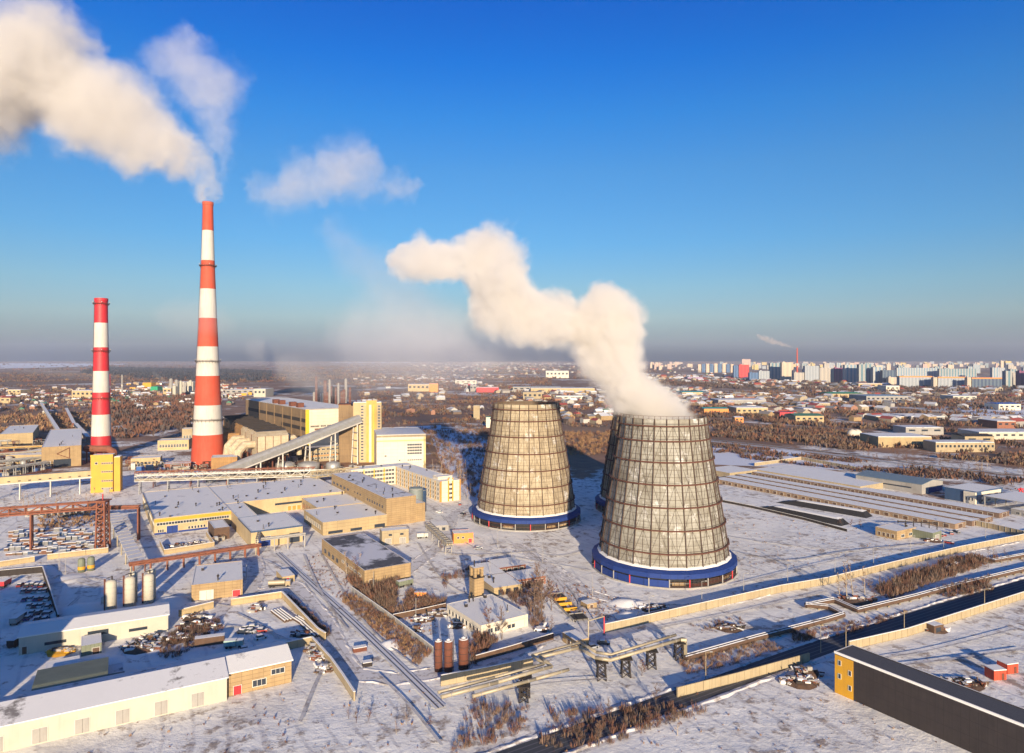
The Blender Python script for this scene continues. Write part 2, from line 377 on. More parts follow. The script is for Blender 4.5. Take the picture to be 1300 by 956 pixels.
# ---------------------------------------------------------------- building blocks
WIN = {}
DIM = {}
def winmesh(w, h, kind='window'):
    k = (round(w,2), round(h,2), kind)
    if k in WIN: return WIN[k]
    b = MB(); pb = MB(); fm = {'window': wframe, 'white': wframe, 'blue': blue, 'dark': dark, 'plain': wframe}.get(kind, wframe)
    gm = {'blue': dblue}.get(kind, glass)
    (b if kind == 'dark' else pb).box(-w/2, w/2, -.05, .02, 0, h, gm)
    if kind != 'dark':
        t = min(.16, w*.12)
        b.box(-w/2-t, -w/2, -.12, .02, -t, h+t, fm); b.box(w/2, w/2+t, -.12, .02, -t, h+t, fm)
        b.box(-w/2, w/2, -.12, .02, h, h+t, fm); b.box(-w/2, w/2, -.16, .02, -t, 0, fm)
        nm = max(0, int(w/1.6)); 
        for i in range(1, nm+1): x = -w/2+w*i/(nm+1); b.box(x-.05, x+.05, -.10, .0, 0, h, fm)
        if h > 2.2: b.box(-w/2, w/2, -.09, .0, h*.62-.05, h*.62+.05, fm)
    WIN[k] = b.mesh(kind+'_mesh')
    if kind != 'dark': PANE[WIN[k].name] = pb.mesh('pane_mesh')
    return WIN[k]
def doormesh(w, h, m):
    k = ('d', round(w,2), round(h,2), m.name)
    if k in WIN: return WIN[k]
    b = MB(); b.box(-w/2, w/2, -.08, .02, 0, h, m); b.box(-w/2-.12, -w/2, -.14, .02, 0, h+.12, wframe); b.box(w/2, w/2+.12, -.14, .02, 0, h+.12, wframe); b.box(-w/2, w/2, -.14, .02, h, h+.12, wframe)
    b.box(-.03, .03, -.1, 0, 0, h, dark)
    WIN[k] = b.mesh('door_mesh'); return WIN[k]
def ab(a, b, th=TH): return (a*math.cos(th)-b*math.sin(th), a*math.sin(th)+b*math.cos(th))
def px_ab(p, h, th=TH):
    x, y = G(p[0], p[1], h); return (x*math.cos(th)+y*math.sin(th), -x*math.sin(th)+y*math.cos(th))
def blk(name, label, cat, a0, a1, b0, b1, h, wall, roof=None, par=.5, trim=None, th=TH, win=(), gable=None, group=None, root=None, z0=0, vents=0, base=None):
    """one building: walls, parapet, roof, windows, doors as its parts; returns its Empty"""
    La, Lb = a1-a0, b1-b0; roof = roof or roofsnow; trim = trim or wall
    x, y = ab(a0, b0, th)
    if root is None: r = empty(name, label, cat, (x, y, 0), th, group); ox = oy = 0; DIM[r.name] = (a0, b0, La, Lb, h)
    else: r = root; ox, oy = a0-DIM[r.name][0], b0-DIM[r.name][1]
    wb = MB().box(ox, ox+La, oy, oy+Lb, z0, h, wall)
    if gable:
        rise, axs = gable
        e = .02
        if axs == 'x': wb.add([(ox,oy,h),(ox,oy+Lb,h),(ox,oy+Lb/2,h+rise-e),(ox+La,oy,h),(ox+La,oy+Lb,h),(ox+La,oy+Lb/2,h+rise-e)], [(0,2,1),(3,4,5)], wall)
        else: wb.add([(ox,oy,h),(ox+La,oy,h),(ox+La/2,oy,h+rise-e),(ox,oy+Lb,h),(ox+La,oy+Lb,h),(ox+La/2,oy+Lb,h+rise-e)], [(0,1,2),(3,5,4)], wall)
        rb = MB(); o = .45; k = .28
        for zz in (0,):
            if axs == 'x':
                ym = oy+Lb/2; q = rise*o/(Lb/2)
                for s in (-1, 1):
                    ye = oy-o if s < 0 else oy+Lb+o
                    v = [(ox-o,ye,h-q+.02),(ox+La+o,ye,h-q+.02),(ox+La+o,ym,h+rise+.02),(ox-o,ym,h+rise+.02)]
                    rb.add(v+[(a,b,c+k) for a,b,c in v], [(0,1,2,3),(7,6,5,4),(0,4,5,1),(1,5,6,2),(3,7,4,0)] , roof)
            else:
                xm = ox+La/2; q = rise*o/(La/2)
                for s in (-1, 1):
                    xe = ox-o if s < 0 else ox+La+o
                    v = [(xe,oy-o,h-q+.02),(xe,oy+Lb+o,h-q+.02),(xm,oy+Lb+o,h+rise+.02),(xm,oy-o,h+rise+.02)]
                    rb.add(v+[(a,b,c+k) for a,b,c in v], [(0,1,2,3),(7,6,5,4),(0,4,5,1),(1,5,6,2),(3,7,4,0)], roof)
        rb.build('roof', r)
    else:
        tk = .3
        MB().box(ox+tk+.01, ox+La-tk-.01, oy+tk+.01, oy+Lb-tk-.01, h-.2, h+max(par-.22,.12), roof).build('roof', r)
        if par:
            pb = MB(); g = .03
            pb.box(ox-g, ox+La+g, oy-g, oy+tk, h-.35, h+par, trim, snow); pb.box(ox-g, ox+La+g, oy+Lb-tk, oy+Lb+g, h-.35, h+par, trim, snow)
            pb.box(ox-g, ox+tk, oy+tk+.002, oy+Lb-tk-.002, h-.35, h+par, trim, snow); pb.box(ox+La-tk, ox+La+g, oy+tk+.002, oy+Lb-tk-.002, h-.35, h+par, trim, snow)
            pb.build('parapet', r)
    wb.build('wall', r); roof_o = [q for q in r.children if q.name.startswith('roof') and not q.name.startswith('roof_v')][-1]
    if base:
        m, hh = base; MB().box(ox-.04, ox+La+.04, oy-.05, oy+.05, 0, hh, m).box(ox-.05, ox-.0+.05, oy+.06, oy+Lb, 0, hh, m).build('plinth', r)
    for w_ in win:
        face, n, u0, u1, z0_, z1, wf = w_[:7]; kind = w_[7] if len(w_) > 7 else 'window'
        Lf = La if face in 'sn' else Lb; pit = Lf*(u1-u0)/n; ww = pit*wf; hh = z1-z0_
        me = doormesh(ww, hh, kind) if not isinstance(kind, str) else winmesh(ww, hh, kind)
        nm = 'door' if not isinstance(kind, str) else 'window'
        for i in range(n):
            u = Lf*u0+pit*(i+.5)
            if face == 's': p, rz = (ox+u, oy, z0_), 0
            elif face == 'w': p, rz = (ox, oy+u, z0_), -math.pi/2
            elif face == 'e': p, rz = (ox+La, oy+u, z0_), math.pi/2
            else: p, rz = (ox+u, oy+Lb, z0_), math.pi
            inst(nm, me, r, p, rz)
    for i in range(vents):
        vx, vy = ox+random.uniform(2, La-2), oy+random.uniform(2, Lb-2); q = random.random()
        inst('roof_vent', VENT[i % 3], roof_o, (vx, vy, h+.1))
    return r
def panel(r, face, u0, u1, z0, z1, m, name='facade_panel', out=.06):
    a0, b0, La, Lb, h = DIM[r.name]; b = MB()
    if face == 's': b.box(u0, u1, -out, -.001, z0, z1, m)
    else: b.box(-out, -.001, u0, u1, z0, z1, m)
    return b.build(name, r)
VENT = [MB().bar((0,0,0),(0,0,1.7),.28,dark,6).ball((0,0,1.9),.55,dark).mesh('vent'), MB().box(-.5,.5,-.5,.5,0,1.1,dark,snow).mesh('vent'), MB().bar((0,0,0),(0,0,2.6),.16,dark,5).box(-.35,.35,-.35,.35,0,.5,grey).mesh('vent')]
def rect(name, label, cat, P, h, wall, roof=None, th=TH, **k):
    """the same from photo pixels of roof corners"""
    if isinstance(h, tuple): h = hgt(*h)
    q = [px_ab(p, h, th) for p in P]; A = [v[0] for v in q]; B = [v[1] for v in q]
    return blk(name, label, cat, min(A), max(A), min(B), max(B), h, wall, roof, th=th, **k)
def wallrun(name, label, P, h, m, cat='fence', th=.3, cap=True, posts=3.0, group=None, world=False, gap=None):
    """a wall or fence standing along a line of ground pixels"""
    pts = P if world else [G(x, y) for x, y in P]
    o = pts[0]; b = MB(); c = MB(); ps = MB()
    for (x0,y0),(x1,y1) in zip(pts, pts[1:]):
        l = math.hypot(x1-x0, y1-y0); dx, dy = (x1-x0)/l, (y1-y0)/l; nx, ny = -dy*th/2, dx*th/2; x0 -= o[0]; x1 -= o[0]; y0 -= o[1]; y1 -= o[1]
        b.prism([(x0-nx,y0-ny),(x1-nx,y1-ny),(x1+nx,y1+ny),(x0+nx,y0+ny)], 0, h, m)
        if cap: c.prism([(x0-nx*1.3,y0-ny*1.3),(x1-nx*1.3,y1-ny*1.3),(x1+nx*1.3,y1+ny*1.3),(x0+nx*1.3,y0+ny*1.3)], h+.004, h+.14, snow)
        if posts:
            k = int(l/posts)
            for i in range(k+1):
                px_, py_ = x0+dx*i*l/max(k,1), y0+dy*i*l/max(k,1); ps.prism([(px_-dx*.12-nx*1.8,py_-dy*.12-ny*1.8),(px_+dx*.12-nx*1.8,py_+dy*.12-ny*1.8),(px_+dx*.12+nx*1.8,py_+dy*.12+ny*1.8),(px_-dx*.12+nx*1.8,py_-dy*.12+ny*1.8)], 0, h*.98, m)
    r = b.build(name, None, (*o, 0)); tag(r, label, cat, group)
    if posts: ps.build('fence_posts', r)['kind'] = 'stuff'
    if cap: c.build('snow_cap', r)
    return r
def pole(label, p, h, arm=True, m=None, group=None, name='lamp_post', cat='lamp post', r=.13, sides=1):
    x, y = G(*p); m = m or grey
    b = MB().bar((0,0,0),(0,0,h),r,m,6,r*.6); o = b.build(name, None, (x, y, 0)); tag(o, label, cat, group)
    if arm: 
        a = MB().bar((0,0,h-.1),(1.3,-.5,h+.3),.06,m,4); a.box(1.0,1.9,-.75,-.35,h+.2,h+.42,steel); a.build('lamp_arm', o)
    return o

for k, (P, wd_, l) in enumerate([([(330,752),(372,742),(392,765),(412,790),(422,812),(430,830),(440,845),(452,855),(500,862),(545,856),(620,838),(690,812)],3.9,'the yard road beside the railway'),([(655,690),(690,715),(722,752),(748,795)],3.3,'the straight snow road'),([(700,718),(745,752),(800,768),(870,772),(950,758),(1010,738),(1150,712),(1290,686)],3.1,'the service road of the near tower'),([(320,700),(326,725),(316,752),(285,770)],3.6,'the road along the yard walls'),([(470,760),(530,715),(560,690),(575,655)],3.6,'the lane to the office block')]):
    for s_ in (-1, 1): bank(P, s_*wd_, 'ploughed snow ridge along '+l, seed=k*3+s_)
for s_ in (-1, 1): bank([p for p in RP], s_*5.4, 'dirty ploughed ridge along the main road', 1.9, .42, seed=50+s_, world=True)
# ---------------------------------------------------------------- cooling towers
innerm = mat('tower_inside', (.16,.12,.08), .95, .5)
frm = mat('tower_lattice', (.075,.045,.032), .85, .5, (.03,.02,.018), .6)
ringr = mat('rusty_ring', (.12,.045,.028), .85, .5, (.05,.03,.02), .4)
PROF = [(5.5,29.3),(14,28.4),(25.6,26.6),(35,25.0),(44,23.4),(52,22.0),(59,20.9),(65.5,20.0),(70,19.6)]
def towermat(name, c1, c2, c3):
    m = bpy.data.materials.new(name); t, N, L = nt(m); b = N['Principled BSDF']; b.inputs['Roughness'].default_value = .8; tc = N.new('ShaderNodeTexCoord').outputs['Object']; s = N.new('ShaderNodeSeparateXYZ'); L.new(tc, s.inputs[0])
    an_ = mth(N, L, 'MULTIPLY', mth(N, L, 'ARCTAN2', s.outputs[1], s.outputs[0]), 48/6.28318); zz = mth(N, L, 'DIVIDE', s.outputs[2], 3.1)
    cv = N.new('ShaderNodeCombineXYZ'); L.new(mth(N, L, 'FLOOR', an_), cv.inputs[0]); L.new(mth(N, L, 'FLOOR', zz), cv.inputs[1]); wn_ = N.new('ShaderNodeTexWhiteNoise'); L.new(cv.outputs[0], wn_.inputs['Vector'])
    cv2 = N.new('ShaderNodeCombineXYZ'); L.new(mth(N, L, 'FLOOR', mth(N, L, 'DIVIDE', an_, 2)), cv2.inputs[0]); L.new(mth(N, L, 'FLOOR', mth(N, L, 'DIVIDE', zz, 3)), cv2.inputs[1]); wn2 = N.new('ShaderNodeTexWhiteNoise'); L.new(cv2.outputs[0], wn2.inputs['Vector'])
    c = mixc(N, L, mth(N, L, 'MULTIPLY', wn_.outputs['Value'], .75), c1, c2); c = mixc(N, L, mth(N, L, 'MULTIPLY', mth(N, L, 'POWER', wn2.outputs['Value'], 2.0), .6), c, c3)
    lap = mth(N, L, 'LESS_THAN', mth(N, L, 'FRACT', mth(N, L, 'MULTIPLY', zz, 2)), .10); c = mixc(N, L, mth(N, L, 'MULTIPLY', lap, .45), c, c3)
    jn = mth(N, L, 'LESS_THAN', mth(N, L, 'FRACT', mth(N, L, 'MULTIPLY', an_, 2)), .07); c = mixc(N, L, mth(N, L, 'MULTIPLY', jn, .35), c, c3)
    f1 = noise(N, L, tc, .5, 6, .7); c = mixc(N, L, mth(N, L, 'MULTIPLY', mth(N, L, 'MULTIPLY_ADD', f1, 4, -1.9, True), .5), c, c3)
    fs = noise(N, L, tc, 1.0, 4, .65, (.9,.9,.05)); c = mixc(N, L, mth(N, L, 'MULTIPLY', mth(N, L, 'MULTIPLY_ADD', fs, 5, -2.5, True), .55), c, tuple(v*.55 for v in c3))
    ice = mth(N, L, 'MULTIPLY_ADD', noise(N, L, tc, .16, 5, .7), 9, -5.2, True); c = mixc(N, L, mth(N, L, 'MULTIPLY', ice, .7), c, (.75,.74,.72))
    L.new(c, b.inputs['Base Color']); return m
def rad(z): return float(np.interp(z, [p[0] for p in PROF], [p[1] for p in PROF]))
shellm = towermat('cooling_tower_cladding', (.37,.355,.305), (.29,.27,.225), (.165,.14,.10))
shell2 = towermat('old_tower_cladding', (.47,.395,.275), (.37,.30,.20), (.22,.165,.10))
def cooling_tower(label, x, y, shell, blue_from, blue_to, rot=0, snowy=True):
    r = empty('cooling_tower', label, 'cooling tower', (x, y, 0), rot); n = 24
    zs = [5.5+i*(64.5/20) for i in range(21)]
    MB().lathe([(rad(z), z) for z in zs]+[(rad(70)-.5, 70)]+[(rad(z)-.5, z) for z in zs[::-1]]+[(rad(5.5), 5.5)], n, shell, cap=False, matf=lambda j: innerm if j > 20 else shell).build('shell', r)
    rings = [6.3, 13.5, 23, 32.5, 42, 51.5, 60.5, 67]
    for i in range(n):
        a = 2*math.pi*i/n; b = MB(); c, s = math.cos(a), math.sin(a)
        for z0, z1 in zip(zs, zs[1:]): b.bar((c*(rad(z0)+.35), s*(rad(z0)+.35), z0), (c*(rad(z1)+.35), s*(rad(z1)+.35), z1), .21, frm, 4, cap=False)
        b.build('rib', r)
    for k, z in enumerate(rings):
        b = MB()
        for i in range(n):
            a, a2 = 2*math.pi*i/n, 2*math.pi*(i+1)/n; q = rad(z)+.95; b.bar((math.cos(a)*q, math.sin(a)*q, z), (math.cos(a2)*q, math.sin(a2)*q, z), .30, ringr, 4, cap=False)
            b.bar((math.cos(a)*q, math.sin(a)*q, z+1.0), (math.cos(a2)*q, math.sin(a2)*q, z+1.0), .05, frm, 4, cap=False)
            b.bar((math.cos(a)*(q-.8), math.sin(a)*(q-.8), z), (math.cos(a)*q, math.sin(a)*q, z), .16, frm, 4)
        b.build('ring_gallery', r)
    # secondary lattice: thin mid ribs, girts and diagonals
    b = MB()
    for i in range(n):
        a = 2*math.pi*i/n; a2 = 2*math.pi*(i+1)/n; am = (a+a2)/2; f = math.cos((a2-a)/2)
        P = lambda ang, z, k=1.0: (math.cos(ang)*(rad(z)*k+.22), math.sin(ang)*(rad(z)*k+.22), z)
        for z0, z1 in zip(rings, rings[1:]):
            b.bar(P(am, z0, f), P(am, z1, f), .07, frm, 4, cap=False)
            zm = (z0+z1)/2
            for zz in ((z0*2+z1)/3, (z0+z1*2)/3): b.bar(P(a, zz), P(a2, zz), .045, frm, 4, cap=False)
            for p, q in (((a, z0, 1.0), (am, z1, f)), ((a2, z0, 1.0), (am, z1, f))) if (i+int(z0)) % 3 != 0 else (((am, z0, f), (a, z1, 1.0)), ((am, z0, f), (a2, z1, 1.0))): b.bar(P(*p), P(*q), .035, frm, 4, cap=False)
    b.build('bracing', r)
    b = MB(); q = rad(70)+.3
    for i in range(n*2):
        a, a2 = math.pi*i/n, math.pi*(i+1)/n; b.bar((math.cos(a)*q, math.sin(a)*q, 70), (math.cos(a)*q, math.sin(a)*q, 71.3), .06, ringr, 4); b.bar((math.cos(a)*q, math.sin(a)*q, 71.3), (math.cos(a2)*q, math.sin(a2)*q, 71.3), .06, ringr, 4)
    b.build('railing', r)
    # blue skirt roof and the air inlet below it
    MB().lathe([(29.0, 8.0), (29.3, 8.05), (30.3, 7.5), (30.5, 7.3)], n, snow if snowy else blue, cap=False).build('skirt_snow', r)
    MB().lathe([(29.0, 7.7), (31.4, 6.85), (33.0, 6.2), (33.0, 4.3), (32.7, 4.3), (32.7, 5.6), (29.0, 7.2)], n, blue, cap=False).build('skirt', r)
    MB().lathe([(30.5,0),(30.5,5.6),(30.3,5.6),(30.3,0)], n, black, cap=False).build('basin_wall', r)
    MB().lathe([(32.9,0),(33.2,0),(33.2,.7),(32.9,.7)], n, grey, cap=False).build('basin_kerb', r)
    for i in range(n):
        a, a2 = 2*math.pi*i/n, 2*math.pi*(i+1)/n; q = 32.6; p, p2 = Vector((math.cos(a)*q, math.sin(a)*q, 0)), Vector((math.cos(a2)*q, math.sin(a2)*q, 0))
        d = math.degrees(a+rot) % 360
        MB().bar(p, p+Vector((0,0,4)), .22, red if i % 3 == 0 else grey, 4).build('inlet_post', r)
        b = MB()
        if blue_from <= d <= blue_to:
            for u in (p, ): b.add([p, p2, p2+Vector((0,0,3.5)), p+Vector((0,0,3.5)), p*.99, p2*.99, p2*.99+Vector((0,0,3.5)), p*.99+Vector((0,0,3.5))], [(0,1,2,3),(7,6,5,4),(0,3,7,4),(1,5,6,2),(3,2,6,7)], blue)
            b.build('blue_panel', r)
        else:
            for j in range(6):
                z = .8+j*.5
                if random.random() < .25: continue
                b.bar(p*.995+Vector((0,0,z)), p2*.995+Vector((0,0,z)), .07, random.choice([dark, rust, timber, grey]), 4)
            for j in (1,2,3): c = p.lerp(p2, j/4); b.bar(c*.99, c*.99+Vector((0,0,3.5)), .07, dark, 4)
            if random.random() < .5: c = p.lerp(p2, .15)*.985; e = p.lerp(p2, .8)*.985; b.add([c+Vector((0,0,1.4)), e+Vector((0,0,1.4)), e+Vector((0,0,2.6)), c+Vector((0,0,2.6))], [(0,1,2,3)], brick)
            b.build('inlet_louvre', r)
    return r
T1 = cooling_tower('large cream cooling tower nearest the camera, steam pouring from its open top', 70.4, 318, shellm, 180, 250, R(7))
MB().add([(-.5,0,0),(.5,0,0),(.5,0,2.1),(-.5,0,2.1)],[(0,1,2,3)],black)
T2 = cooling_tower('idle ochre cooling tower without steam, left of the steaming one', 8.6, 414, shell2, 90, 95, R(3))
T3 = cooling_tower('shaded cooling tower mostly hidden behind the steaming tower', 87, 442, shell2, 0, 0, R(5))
# ---------------------------------------------------------------- chimneys
def chimney(label, px, yb, ytop, bands, r0, r1, cols, galleries, aviation=()):
    z = F*H/(yb-HY); x = (px-CX)*z/F; Ht = H+(HY-ytop)*z/F
    hs = [H+(HY-b)*z/F for b in bands]; hs[-1] = 0
    r = empty('chimney', label, 'chimney', (x, z, 0))
    rr = lambda h: r1+(r0-r1)*(1-h/Ht)**1.35
    zs, ms = [], []
    for i in range(len(hs)-1):
        for j in range(4): zs.append(hs[i]+(hs[i+1]-hs[i])*j/4); ms.append(cols[i % 2])
    zs.append(0); P = [(rr(h), h) for h in zs][::-1]; ms = ms[::-1]
    MB().lathe(P, 40, cols[0], cap=False, matf=lambda j: ms[j]).build('shaft', r, smooth=True)
    MB().lathe([(rr(Ht)+.05, Ht-3), (rr(Ht)+.35, Ht-2.6), (rr(Ht)+.35, Ht+.2), (rr(Ht)-.7, Ht+.2), (rr(Ht)-.7, Ht-6)], 32, cols[0], cap=False).build('rim', r)
    for g in galleries:
        h = H+(HY-g)*z/F; b = MB(); q = rr(h)
        b.lathe([(q,h),(q+1.5,h),(q+1.5,h+.18),(q,h+.18)], 24, frm, cap=False)
        for i in range(24):
            a, a2 = 2*math.pi*i/24, 2*math.pi*(i+1)/24
            for zz in (.7, 1.3): b.bar((math.cos(a)*(q+1.5), math.sin(a)*(q+1.5), h+zz), (math.cos(a2)*(q+1.5), math.sin(a2)*(q+1.5), h+zz), .06, frm)
            b.bar((math.cos(a)*(q+1.5), math.sin(a)*(q+1.5), h), (math.cos(a)*(q+1.5), math.sin(a)*(q+1.5), h+1.3), .06, frm)
            b.bar((math.cos(a)*(q+.1), math.sin(a)*(q+.1), h-1.6), (math.cos(a)*(q+1.4), math.sin(a)*(q+1.4), h), .07, frm)
        gal = b.build('gallery', r)
        for k in range(4):
            a = k*math.pi/2+.6; MB().ball((math.cos(a)*(q+1.4), math.sin(a)*(q+1.4), h+1.7), .45, chwhite).build('warning_lamp', gal)
    b = MB(); a = R(200)
    for i in range(30):
        h0, h1 = Ht*i/30, Ht*(i+1)/30
        for s in (-.35,.35): b.bar((math.cos(a)*(rr(h0)+.3)-math.sin(a)*s, math.sin(a)*(rr(h0)+.3)+math.cos(a)*s, h0), (math.cos(a)*(rr(h1)+.3)-math.sin(a)*s, math.sin(a)*(rr(h1)+.3)+math.cos(a)*s, h1), .06, frm, cap=False)
    b.build('ladder', r)
    return r
chimney('tallest orange red and white banded chimney, smoking at the top', 264, 591, 257, [257,293,331,367,404,440,477,514,551,592], 14.4, 4.4, (ored, chwhite), [338,459,533])
chimney('shorter bright red and white banded chimney behind the yellow tower', 128.5, 583, 379, [379,410,441,471,498,526,553,583], 9.2, 5.6, (red, chwhite), [386,446,506])
def P3(px, py, z):            # the point at depth z that shows at a photo pixel
    return Vector(((px-CX)*z/F, z, H+(HY-py)*z/F))
# ================================================================ the plant
# flat blue banded workshop with its wings
W = blk('workshop', 'wide flat cream workshop with blue band, blue gates and snow roof full of vents', 'workshop', 32, 71.5, 421, 510, 8.4, cream, par=.6, trim=cream, vents=16,
        win=[('s',14,.03,.55,5.0,6.3,.86),('s',12,.57,.97,5.0,6.3,.86),('s',3,.04,.12,1.2,2.6,.7),('s',1,.15,.30,.3,4.2,.95,blue),('s',6,.42,.66,1.3,2.7,.6),('s',1,.68,.84,.3,4.2,.95,blue)])
blk(None,None,None, 71.5, 146, 444, 510, 8.3, cream, par=.5, root=W, vents=26, win=[('s',1,.40,.93,4.3,5.6,1,'dark'),('s',3,.5,.62,.2,3,.8,orange)])
blk(None,None,None, 71.5, 82, 401, 443.9, 8.3, cream, par=.5, root=W, vents=2)
blk(None,None,None, 71.5, 97.5, 365, 400.9, 8.3, cream, par=.5, root=W, vents=3, trim=dblue, win=[('s',1,.12,.38,.2,5.2,.9,blue),('s',1,.72,.95,.2,5.2,.9,'dark')])
panel(W, 's', 0, 39.4, 0, 1.0, blue, 'blue_band'); panel(W, 's', 0, 39.4, 6.8, 8.5, yellow, 'yellow_band'); panel(W, 'w', 0, 89, 8.1, 9.1, dblue, 'blue_edge')
for i in range(18): inst('window', winmesh(3.0,1.3), W, (0, 3+i*4.8, 5.0), -math.pi/2)
E_ = blk('workshop', 'tall sandy panel workshop joined to the blue banded one, patched snow roof', 'workshop', 147, 165.6, 372, 475, 15.6, brick, thinsnow, par=.5, vents=10,
        win=[('w',7,.04,.32,9.6,11.2,.42,'dark'),('w',5,.62,.98,9.6,11.2,.5,'dark'),('w',3,.40,.55,10.5,11.6,.4,'dark')])
blk(None,None,None, 110, 146.9, 371, 409, 6.7, cpanel, root=E_, vents=5, win=[('s',1,.08,.30,.4,1.9,1,'dark'),('s',1,.42,.60,.4,1.9,1,'dark'),('s',1,.80,.97,.4,2.4,1,'dark'),('w',8,.1,.9,2.5,4.6,.6)])
blk(None,None,None, 118, 146.9, 409.1, 443.8, 6.9, cpanel, root=E_, vents=4, win=[('w',9,.05,.95,1.5,5.0,.5,'dark')])
blk(None,None,None, 120, 146.9, 510.1, 523, 7.5, brick, root=E_)
blk(None,None,None, 165.8, 172, 373, 386, 10.5, brick, root=E_)
for i, (a, b) in enumerate([(174,391),(180,399)]):
    t_ = empty('tank', ['squat grey green tank beside the tall sandy workshop', 'dark squat tank behind the grey green tank'][i], 'tank', ab(a, b)); MB().lathe([(4.4,0),(4.4,[16.5,14][i]),(4.0,[16.8,14.3][i]),(0.1,[17.4,15][i])], 20, mat('tank_grey',(.20,.23,.22),.6,.4) if i == 0 else dblue).build('drum', t_, smooth=True); MB().lathe([(4.6,[16.0,13.5][i]),(4.6,[16.3,13.8][i])], 20, grey, cap=False).build('hoop', t_)
# office block
O = blk('office_block', 'four storey white office block with orange and yellow pilasters, snow roof', 'office block', 203, 218.5, 416, 495, 13.5, white, par=.5, vents=4,
        win=[('w',20,.02,.98,z,z+1.7,.55) for z in (1.2,4.3,7.4,10.4)]+[('s',1,.42,.58,z,z+1.5,.9) for z in (1.6,4.6,7.6,10.6)])
blk(None,None,None, 168, 218.5, 495.1, 510, 13.5, white, par=.5, root=O, vents=5, win=[('s',14,.02,.68,z,z+1.7,.82) for z in (1.2,4.3,7.4,10.4)])
blk(None,None,None, 205, 216, 424, 432, 15.5, white, par=.3, root=O)
for u in (0, 5.6, 8.8, 14.4): panel(O, 's', u, u+.9, 0, 14.1 if u < 1 or u > 14 else 15.6, orange if u < 1 or u > 14 else yellow, 'pilaster', .25)
for i in range(11): panel(O, 'w', i*7.6+.2, i*7.6+.75, 0, 13.4, yellow, 'pilaster', .22)
for u in (-33.5,-25.5,-17.5,-9.5): MB().box(u, u+.7, 78.75, 79.05, 0, 13.4, lemon).build('pilaster', O)
MB().gable(5.6, 9.7, -.3, 2.5, 13.9, 16.2, white, axis='y').build('pediment', O)
# white block, transfer tower, power house
Bk = rect('turbine_hall', 'tall white building with pale yellow trim and one grid of dark windows', 'industrial building', [(484,553),(536,548)], 30.5, white, th=R(14), par=.6, trim=yellow)
DB = DIM[Bk.name]
for o_ in list(Bk.children): bpy.data.objects.remove(o_)
a0, b0 = DB[0], DB[1]; bpy.data.objects.remove(Bk)
Bk = blk('turbine_hall', 'tall white building with pale yellow trim and one grid of dark windows', 'industrial building', a0-4, a0+38.5, b0, b0+62, 30.5, white, th=R(14), par=.6, trim=white, win=[('s',6,.62,.92,z,z+1.6,.85) for z in (13.5,16,18.5,21)]+[('s',7,.62,.92,8,8.9,.7),('s',1,.16,.20,12,13.2,1),('s',1,.45,.48,8,9,1)])
panel(Bk, 's', 0, 42.4, 24.9, 26.3, mat('pale_yellow',(.64,.54,.24),.7,.3), 'yellow_band'); panel(Bk, 's', 0, 42.4, 28.8, 30.4, conc, 'cornice', .2); panel(Bk, 's', 40.6, 42.5, 0, 28.7, mat('pale_yellow',(1,1,1)), 'corner_band')
x, y = P3(465, 587, 640).x, 640
T_ = empty('transfer_tower', 'tall narrow yellow stair tower with two columns of small dark windows', 'tower', (x-1.5, y, 0), R(10))
MB().box(-10.5, 15.5, 0, 16, 0, 56, cream).build('wall', T_); MB().box(-10.2, 15.2, .3, 15.7, 55.9, 56.4, snow).build('roof', T_)
for a, b, m, z1, o in ((-12.5,-10.55,pwall,53,0),(1.5,11.0,mat('dull_yellow',(.56,.38,.10),.8,.4),58,.5),(4.0,6.2,white,54,.6),(7.8,8.6,lemon,54,.55)): MB().box(a, b, -o if o else 1, .0 if o else 15, 0, z1, m).build('pilaster' if o else 'side_wing', T_)
for i in range(19):
    for u, w_ in ((-2.2,2.2),(13.2,1.9)): inst('window', winmesh(w_, 1.5), T_, (u, 0, 2.2+i*2.75))
MB().box(-24, -12.6, 2, 18, 0, 54, pwall).box(-24.3, -12.7, 1.7, 18.2, 54.01, 54.7, rust).build('brown_wing', T_)
for i in range(5): MB().bar((-8+i*5, 3+i%2*6, 56.4), (-8+i*5, 3+i%2*6, 59+i%3), .35, rust, 6).build('roof_vent', T_)
PH = rect('power_house', 'long sooty ochre power house with white end wall and yellow corner strip', 'power house', [(388,520),(447,516.5),(312,507)], 48.5, pwall, th=R(36), par=.4, trim=grey)
D_ = DIM[PH.name]; La, Lb = D_[2], D_[3]
panel(PH, 's', 3.6, La-4.5, 8, 48, white, 'white_end_wall'); panel(PH, 's', 0, 3.6, 10, 48.4, lemon, 'yellow_corner'); panel(PH, 's', La-4.5, La, 8, 44, orange, 'orange_corner')
for z0, z1, v0, v1 in ((36,39.5,0,Lb*.95),(28,31.5,0,Lb*.35),(12,22,8,22)): panel(PH, 'w', v0, v1, z0, z1, dark, 'dark_glazing_band', .1)
for i, v in enumerate((30,52,88,108)): MB().box(3, 9, v, v+7, 48.6, 53, rust).build('roof_lantern', PH)
for i in range(6): panel(PH, 'w', 12+i*28, 14+i*28, 0, 48, pwall, 'pilaster', .6)
